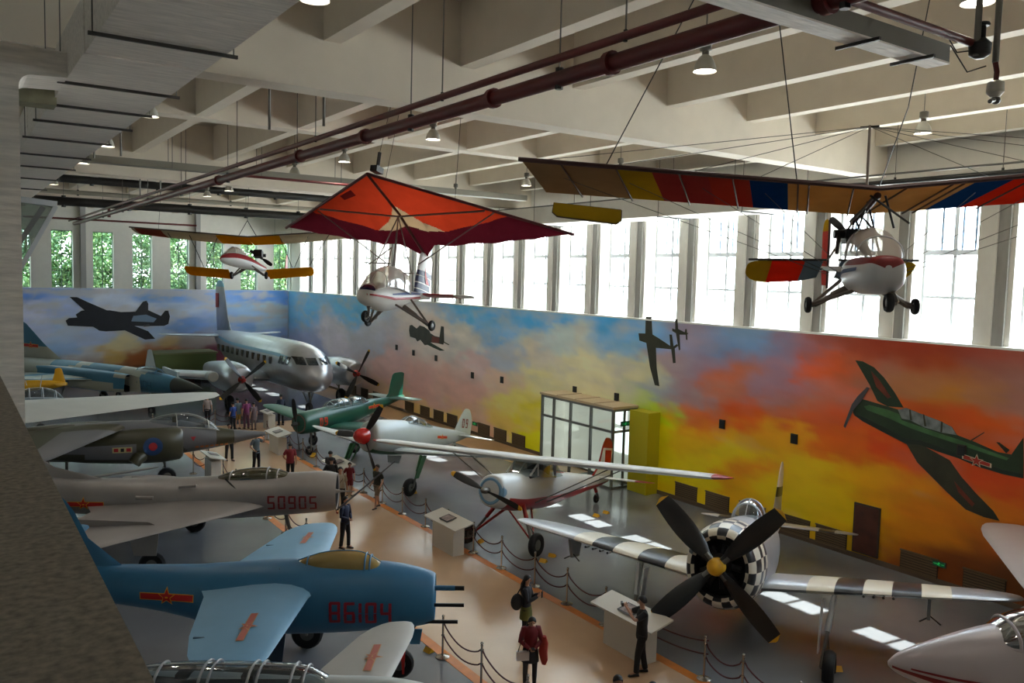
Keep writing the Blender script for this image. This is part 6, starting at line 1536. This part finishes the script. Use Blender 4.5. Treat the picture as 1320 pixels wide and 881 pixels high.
rowR = [9.6, 11.0, 12.05, 15.36, 16.93, 18.4, 20.1, 21.7, 23.3, 24.86, 26.62, 28.3, 30.0, 31.7, 33.4, 35.1, 36.8, 38.6, 40.3, 42.0]
segs = [(12, 'in front of the checkered-nose fighter'), (20.0, 'between the checkered-nose fighter and the high-wing aeroplane'), (25, 'in front of the high-wing aeroplane'), (31, 'in front of the grey fighter'), (60, 'in front of the green trainer')]
lab = lambda y: [s_ for q, s_ in segs if y <= q][0]
for i, y in enumerate(rowR):
    place_post(13.6, y, 'chrome barrier post ' + lab(y))
    if i + 1 < len(rowR) and abs(y - 12.05) > .01: rope((13.6, y, 0), (13.6, rowR[i + 1], 0), lab(y), 'dark red barrier ropes, right row')
rope((13.75, 12.05, 0), (13.75, 15.36, 0), 'behind the stand of the checkered-nose fighter', 'dark red barrier ropes, right row')
rowL = [12.6, 14.28, 15.93]
for i, y in enumerate(rowL):
    place_post(9.22, y, ['chrome barrier post at the bottom edge beside the woman in red', 'chrome barrier post, second from the blue jet cannons', 'chrome barrier post nearest to the blue jet cannons'][i])
    if i < 2: rope((9.22, y, 0), (9.22, rowL[i + 1], 0), 'at the bottom in front of the blue jet', 'dark red barrier ropes, left row')
rowL2 = [24.6, 26.5, 28.4, 30.3, 32.2, 34.0]
for i, y in enumerate(rowL2):
    place_post(9.22, y, 'chrome barrier post on the left row past the silver jet')
    if i + 1 < len(rowL2): rope((9.22, y, 0), (9.22, rowL2[i + 1], 0), 'on the left row past the silver jet', 'dark red barrier ropes, left row')
for a, b in [((8.6, 36.3), (9.25, 36.4)), ((9.25, 36.4), (9.6, 38.2)), ((12.2, 46.6), (13.2, 46.6)), ((13.2, 46.6), (14.1, 46.6)), ((14.1, 46.6), (15.6, 46.4)), ((10.8, 46.7), (12.2, 46.6)), ((9.0, 46.7), (10.8, 46.7))]:
    place_post(a[0], a[1], 'chrome barrier post by the jump jet stand' if a[1] < 40 else 'chrome barrier post at the far cross walkway')
    rope((a[0], a[1], 0), (b[0], b[1], 0), 'by the jump jet stand' if a[1] < 40 else 'at the far cross walkway', 'dark red barrier ropes, far rows')
for x, y, l in [(16.7, 11.0, 'yellow wheel chock at the right wheel of the checkered-nose fighter'), (15.3, 20.05, 'yellow wheel chock at the near wheel of the high-wing aeroplane'), (14.25, 22.77, 'yellow wheel chock at the far wheel of the high-wing aeroplane'), (19.95, 22.96, 'yellow wheel chock under the tail wheel of the high-wing aeroplane'),
                (15.3, 29.3, 'yellow wheel chock at the main wheel of the grey fighter'), (14.3, 37.3, 'yellow wheel chock at the green trainer nose wheel'), (8.8, 16.3, 'yellow wheel chock at the nose wheel of the blue jet')]:
    chock_at(None, x, y, l)

# ================================================================== PEOPLE
SKIN = mat('skin', (184, 138, 112), 0.55)
HAIR = mat('black_hair', (22, 18, 17), 0.6)
SHOE = mat('dark_shoe', (26, 22, 22), 0.5)
def skin_geo(nodes, edges, rad):
    me = bpy.data.meshes.new('tmp'); me.from_pydata(nodes, edges, []); me.update()
    o = bpy.data.objects.new('tmp', me); COL.objects.link(o)
    md = o.modifiers.new('s', 'SKIN')
    for i, v in enumerate(me.skin_vertices[0].data):
        r = rad[i]; v.radius = r if isinstance(r, tuple) else (r, r)
        v.use_root = (i == 0)
    sb = o.modifiers.new('u', 'SUBSURF'); sb.levels = 1; sb.render_levels = 1
    dg = bpy.context.evaluated_depsgraph_get(); dg.update()
    e = bpy.data.meshes.new_from_object(o.evaluated_get(dg))
    vs = [v.co.copy() for v in e.vertices]; fs = [tuple(p.vertices) for p in e.polygons]
    bpy.data.objects.remove(o); bpy.data.meshes.remove(me); bpy.data.meshes.remove(e)
    return vs, fs
ARMS = {'down': ((.0, .24, 1.1), (.05, .25, .84)), 'phone': ((.1, .22, 1.12), (.3, .08, 1.24)), 'photo': ((.22, .24, 1.28), (.36, .08, 1.5)), 'belly': ((.02, .24, 1.1), (.2, .06, 1.0)), 'hip': ((-.06, .3, 1.14), (.08, .2, .98)), 'behind': ((-.1, .24, 1.12), (-.16, .06, .96)), 'swing': ((-.08, .23, 1.12), (.1, .25, .9)), 'forward': ((.16, .22, 1.16), (.36, .2, 1.2))}
def person(x, y, h, face, label, shirt, trousers, arms=('down', 'down'), legs=0.06, hair='short', sleeve='short', lower='trousers', lowcol=None, extra=None, hat=None, shoe=None, lean=0.0, lookdown=0.0, wide=1.0):
    """face: heading in degrees; built for 1.70 m and scaled"""
    t = empty('person', (x, y, 0.006), R(face), label, 'person')
    k = h / 1.70
    t.scale = (k, k, k)
    L = lean
    def X(p):  # lean the upper body forward
        p = Vector(p)
        if p.z > .93: p.x += (p.z - .93) * L
        return p
    lf, lb = legs, -legs
    nodes = [(0, 0, .95), X((0, 0, 1.12)), X((0, 0, 1.3)), X((0, 0, 1.42)), X((.01, 0, 1.5))]
    rad = [(.12, .1), (.11, .095), (.125, .1), .055, .05]
    edges = [(0, 1), (1, 2), (2, 3), (3, 4)]
    HX = lookdown
    hc = X((.02 + HX * .5, 0, 1.6 - HX * .3))
    b0 = len(nodes); nodes += [X((.02 + HX * .2, 0, 1.55)), hc + Vector((0, 0, .02)), hc + Vector((-.01, 0, .085))]; rad += [.062, .092, .062]; edges += [(4, b0), (b0, b0 + 1), (b0 + 1, b0 + 2)]
    wrists = []
    for sd, am in ((1, arms[0]), (-1, arms[1])):
        e_, w_ = ARMS[am]
        i = len(nodes)
        sh = X((0, sd * .17, 1.38)); el = X((e_[0], sd * e_[1], e_[2])); wr = X((w_[0], sd * w_[1], w_[2]))
        d = (wr - el).normalized(); pm = wr + d * .07
        nodes += [sh, el, wr, pm]; rad += [.055, .04, .027, (.036, .022)]
        edges += [(2, i), (i, i + 1), (i + 1, i + 2), (i + 2, i + 3)]
        wrists.append((sd, sh, el, wr, pm, d))
    legsP = []
    for sd, off in ((1, lf), (-1, lb)):
        i = len(nodes)
        hp, kn, an, toe = Vector((0, sd * .09, .88)), Vector((off * .6 + .02, sd * .1, .49)), Vector((off, sd * .1, .09)), Vector((off + .14, sd * .12, .035))
        nodes += [hp, kn, an, toe]; rad += [.085, .055, .035, .03]
        edges += [(0, i), (i, i + 1), (i + 1, i + 2), (i + 2, i + 3)]
        legsP.append((sd, hp, kn, an, toe))
    vs, fs = skin_geo([tuple(n) for n in nodes], edges, rad)
    m = MB(); m.add(vs, fs, SKIN)
    # fingers and thumb
    for sd, sh, el, wr, pm, d in wrists:
        side = d.cross(Vector((0, 1, 0))).normalized() if abs(d.y) < .8 else d.cross(Vector((0, 0, 1))).normalized()
        nrm = side.cross(d).normalized()
        for q, (o_, l_) in enumerate([(-.027, .05), (-.009, .062), (.009, .058), (.027, .046)]):
            p0 = pm + side * o_ - d * .01
            m.tube([p0, p0 + d * l_ * .5, p0 + d * l_ * .85 - nrm * sd * .018, p0 + d * l_ - nrm * sd * .035], [.0095, .009, .008, .006], SKIN, 6)
        p0 = wr + d * .03 + side * .026
        m.tube([p0, p0 + side * .022 + d * .02, p0 + side * .026 + d * .048], [.011, .010, .007], SKIN, 6)
    # face
    m.ball(hc + Vector((.088, 0, -.005)), (.018, .013, .02), SKIN, 8, 5)
    for sd in (1, -1):
        m.ball(hc + Vector((-.005, sd * .084, .0)), (.02, .01, .03), SKIN, 8, 5)
        m.ball(hc + Vector((.078, sd * .03, .02)), (.01, .014, .007), mat('eye_dark', (30, 24, 22), 0.4), 8, 4)
    m.ball(hc + Vector((.078, 0, -.042)), (.01, .024, .007), mat('lip', (150, 82, 74), 0.5), 8, 4)
    m.build('body', t)
    # hair
    hb = MB()
    rings = []
    for i in range(8):
        a = -.25 + (PI / 2 + .25) * i / 7
        rr = []
        for q in range(16):
            th = 2 * PI * q / 16
            front = max(0, math.cos(th))
            aa = a if front < .3 else max(a, .5 * front)
            rr.append(hc + Vector((-.008 + .104 * math.cos(aa) * math.cos(th), .096 * math.cos(aa) * math.sin(th), .025 + .112 * math.sin(aa))))
        rings.append(rr)
    hb.loft(rings, HAIR)
    if hair == 'long': hb.tube([hc + Vector((-.06, 0, .03)), hc + Vector((-.11, 0, -.1)), hc + Vector((-.13, 0, -.28)), hc + Vector((-.12, 0, -.42))], [.07, .1, .1, .05], HAIR, 10, flat=.6)
    if hair == 'bun': hb.ball(hc + Vector((-.12, 0, .05)), .045, HAIR, 10, 6)
    if hat:
        hb.ball(hc + Vector((0, 0, .05)), (.115, .105, .085), hat, 14, 6, z0=-.05)
        hb.ball(hc + Vector((.1, 0, .05)), (.09, .08, .012), hat, 12, 4)
    hb.build('hair', t)
    # top
    sm = MB()
    W = wide
    prof = [(.84, .125, .17), (.95, .12, .165), (1.08, .112, .15), (1.22, .122, .165), (1.33, .12, .18), (1.395, .095, .165), (1.43, .07, .09), (1.455, .055, .06)]
    rings = [[X((0, 0, z)) + Vector((a * W * math.cos(2 * PI * q / 18), b * W * math.sin(2 * PI * q / 18), 0)) for q in range(18)] for z, a, b in prof]
    sm.loft(rings, shirt)
    for sd, sh, el, wr, pm, d in wrists:
        st = sh + Vector((0, -sd * .05, .0))
        if sleeve == 'short': sm.tube([st, sh, sh.lerp(el, .45), sh.lerp(el, .75)], [.07, .075, .066, .062], shirt, 10)
        else: sm.tube([st, sh, sh.lerp(el, .5), el, el.lerp(wr, .5), wr], [.07, .074, .064, .056, .05, .04], shirt, 10)
    sm.build('top', t)
    # legs
    lm = MB()
    rings = [[Vector((a * math.cos(2 * PI * q / 18), b * math.sin(2 * PI * q / 18), z)) for q in range(18)] for z, a, b in [(.8, .115, .165), (.88, .125, .17), (.97, .118, .158)]]
    lm.loft(rings, trousers)
    for sd, hp, kn, an, toe in legsP:
        if lower == 'trousers': lm.tube([hp + Vector((0, 0, .02)), hp.lerp(kn, .5), kn, kn.lerp(an, .5), an + Vector((-.005, 0, .0))], [.1, .088, .07, .064, .062], trousers, 12)
        elif lower == 'shorts': lm.tube([hp + Vector((0, 0, .02)), hp.lerp(kn, .5), kn + Vector((0, 0, .04))], [.1, .095, .088], trousers, 12)
        elif lower == 'leggings': lm.tube([hp, hp.lerp(kn, .5), kn, kn.lerp(an, .5), an], [.09, .08, .06, .055, .042], lowcol or trousers, 12)
    if lower == 'leggings':
        rings = [[Vector((a * math.cos(2 * PI * q / 18), b * math.sin(2 * PI * q / 18), z)) for q in range(18)] for z, a, b in [(.62, .16, .2), (.8, .15, .19), (.95, .125, .165)]]
        lm.loft(rings, trousers)
    lm.build({'trousers': 'trousers', 'shorts': 'shorts', 'leggings': 'skirt'}[lower], t)
    for sd, hp, kn, an, toe in legsP:
        b = MB()
        rings = []
        for dx, w_, hh in [(-.07, .03, .05), (-.05, .042, .07), (.02, .046, .085), (.09, .05, .06), (.15, .045, .045), (.175, .02, .025)]:
            rings.append([Vector((an.x + dx, an.y + w_ * math.cos(2 * PI * q / 10) + sd * max(0, dx) * .12, .0 + hh * (.5 + .5 * math.sin(2 * PI * q / 10)))) for q in range(10)])
        b.loft(rings, shoe or SHOE); b.build('shoe', t)
    if extra: extra(t, X, hc, wrists)
    return t
def held(nm, mt, size=(.01, .16, .09)):
    def f(t, X, hc, wr):
        c = (wr[0][4] + wr[1][4]) / 2 + Vector((.03, 0, .03))
        b = MB(); b.box((c.x - size[0] / 2, c.y - size[1] / 2, c.z - size[2] / 2), (c.x + size[0] / 2, c.y + size[1] / 2, c.z + size[2] / 2), mt)
        o = b.build(nm, None, smooth=False)
        o.location = t.matrix_world.translation
        return o
    return f
def held_top(nm, label, person_, pos, size, mt, cat):
    """a held thing stays top-level: placed at a point given in the person's frame"""
    bpy.context.view_layer.update()
    b = MB(); b.box((-size[0] / 2, -size[1] / 2, -size[2] / 2), (size[0] / 2, size[1] / 2, size[2] / 2), mt)
    o = b.build(nm, None, smooth=False)
    o.matrix_world = Matrix.Translation(person_.matrix_basis @ Vector(pos)) @ Matrix.Rotation(person_.rotation_euler.z, 4, 'Z')
    tag(o, label, cat)
    return o
c = lambda n, r, g, b, rough=.75: mat('cloth_' + n, (r, g, b), rough)
BLK, CHAR, WSH, REDS, GRYS, NAVY, MAG, KHK, DRS, BLV, PAT, JKT = c('black', 20, 20, 24), c('charcoal', 44, 44, 50), c('white', 196, 190, 178), c('red_top', 128, 34, 44), c('grey', 136, 142, 152), c('navy', 26, 34, 58), c('magenta', 126, 54, 104), c('khaki', 150, 118, 58), c('dress', 108, 92, 96), c('blue_vest', 32, 62, 130), c('patterned', 170, 158, 156), c('dark_red', 112, 22, 30)
p1 = person(12.55, 12.95, 1.75, 150, 'man in black top and trousers photographing with raised hands beside a display stand', BLK, BLK, ('photo', 'photo'), .12)
held_top('camera', 'small dark camera held up by the man in black', p1, (.45, 0, 1.56), (.04, .13, .08), BLACK, 'camera')
p2 = person(11.3, 15.6, 1.62, -50, 'woman with long black hair in dark jacket holding a phone', CHAR, c('olive_skirt', 96, 96, 40), ('phone', 'phone'), .05, hair='long', sleeve='long', lower='leggings', lowcol=BLK)
held_top('phone', 'dark phone held by the long-haired woman', p2, (.4, .0, 1.28), (.02, .08, .15), BLACK, 'phone')
def bag2(t, X, hc, wr):
    pass
o = MB().ball((0, 0, 0), (.16, .12, .2), BLK, 14, 8).tube([(0, .0, .18), (.1, 0, .32), (.2, 0, .3)], .015, BLK, 6).build('shoulder_bag'); o.matrix_world = Matrix.Translation(p2.matrix_basis @ Vector((-.18, -.24, 1.1)))
tag(o, 'black shoulder bag behind the long-haired woman', 'bag')
p3 = person(10.1, 13.75, 1.6, -115, 'woman in dark red top and black skirt looking down at a phone', JKT, BLK, ('belly', 'belly'), .05, hair='bun', sleeve='long', lower='leggings', lowcol=BLK, lookdown=.14, lean=.06)
held_top('phone', 'small phone held by the woman in the dark red top', p3, (.32, 0, 1.04), (.12, .07, .015), BLACK, 'phone')
PINK = c('pink', 206, 40, 92)
o = MB().tube([(0, 0, .2), (.02, .02, .05), (0, .04, -.15), (.02, .02, -.32), (.0, .0, -.42)], [.05, .1, .12, .1, .05], PINK, 12, flat=.7).build('folded_coat'); o.matrix_world = Matrix.Translation(p3.matrix_basis @ Vector((.08, .3, 1.0)))
tag(o, 'bright pink coat carried on the arm of the woman in red', 'coat')
o = MB().box((-.05, -.13, -.09), (.05, .13, .09), c('bag_white', 190, 180, 176)).tube([(0, -.1, .09), (0, -.02, .4), (0, .1, .09)], .01, BLK, 5).build('handbag', smooth=False); o.matrix_world = Matrix.Translation(p3.matrix_basis @ Vector((.15, -.2, .82))) @ Matrix.Rotation(R(-115), 4, 'Z')
tag(o, 'small white handbag hanging in front of the woman in red', 'handbag')
person(9.75, 10.62, 1.66, -120, 'person at the bottom edge of whom only the dark hair shows, left one', BLK, BLK, ('down', 'down'))
person(10.2, 10.2, 1.6, -120, 'smaller person at the bottom edge of whom only dark hair shows, right one', CHAR, BLK, ('down', 'down'))
person(11.72, 27.9, 1.66, -100, 'young man in white shirt and black trousers with a shoulder strap', WSH, BLK, ('down', 'down'), .02, shoe=c('shoe_red', 110, 34, 30),
       extra=lambda t, X, hc, wr: MB().tube([(.02, .14, 1.42), (.13, .04, 1.25), (.14, -.08, 1.1), (.06, -.17, .95)], .012, c('strap', 90, 60, 44), 6).build('shoulder_strap', t))
person(11.95, 29.3, 1.72, 60, 'person in black clothes and black cap standing behind the white-shirted man', BLK, BLK, ('hip', 'phone'), .03, sleeve='long', hat=BLK)
person(12.95, 29.9, 1.3, -110, 'child in dark red top and shorts beside the display stand', JKT, JKT, ('down', 'hip'), .03, lower='shorts')
person(12.55, 30.9, 1.6, 40, 'dark-haired person half hidden behind the group at the display stand', CHAR, BLK, ('phone', 'phone'), .03)
person(13.15, 27.8, 1.62, -160, 'boy in dark t-shirt and khaki shorts walking by the barrier rope', c('tee_dark', 40, 44, 36), c('shorts_tan', 124, 104, 84), ('swing', 'swing'), .2, lower='shorts')
person(13.75, 29.1, 1.1, -150, 'small child in pale clothes beside the barrier rope', c('pale', 160, 156, 160), c('pale2', 120, 116, 122), ('down', 'down'), .03)
person(11.7, 33.1, 1.6, 70, 'person in dark red shirt and black trousers seen from behind', REDS, BLK, ('hip', 'down'), .03, wide=1.08)
person(11.0, 35.4, 1.72, -60, 'man in grey t-shirt and black trousers raising a phone below the jump jet nose', GRYS, BLK, ('photo', 'hip'), .06)
person(10.6, 38.1, 1.7, -80, 'person in dark clothes partly hidden behind the jump jet nose', c('brown_red', 84, 44, 42), BLK, ('down', 'down'), .1)
person(10.3, 24.1, 1.65, -60, 'person in dark navy clothes behind the far wing tip of the blue jet', NAVY, BLK, ('belly', 'belly'), .08, sleeve='long')
person(15.6, 45.7, 1.74, 100, 'man in navy jacket and black trousers standing below the transport aeroplane nose', NAVY, BLK, ('belly', 'belly'), .04, sleeve='long')
person(13.15, 45.6, 1.7, 110, 'man in grey shirt and yellow-brown shorts seen from behind', GRYS, KHK, ('hip', 'down'), .04, lower='shorts', wide=1.1)
person(13.6, 45.5, 1.64, 100, 'person in magenta top next to the man in yellow-brown shorts', MAG, c('mauve', 110, 70, 90), ('down', 'down'), .04)
person(13.85, 45.0, 1.5, 110, 'woman in grey-mauve dress beside the person in magenta', DRS, DRS, ('down', 'down'), .02, lower='leggings', lowcol=DRS)
person(12.7, 44.9, 1.6, 120, 'person in blue vest right of the jump jet canopy', BLV, BLK, ('hip', 'down'), .03)
person(12.1, 47.8, 1.6, 60, 'person in pale patterned top behind the jump jet canopy', PAT, BLK, ('down', 'down'), .03)
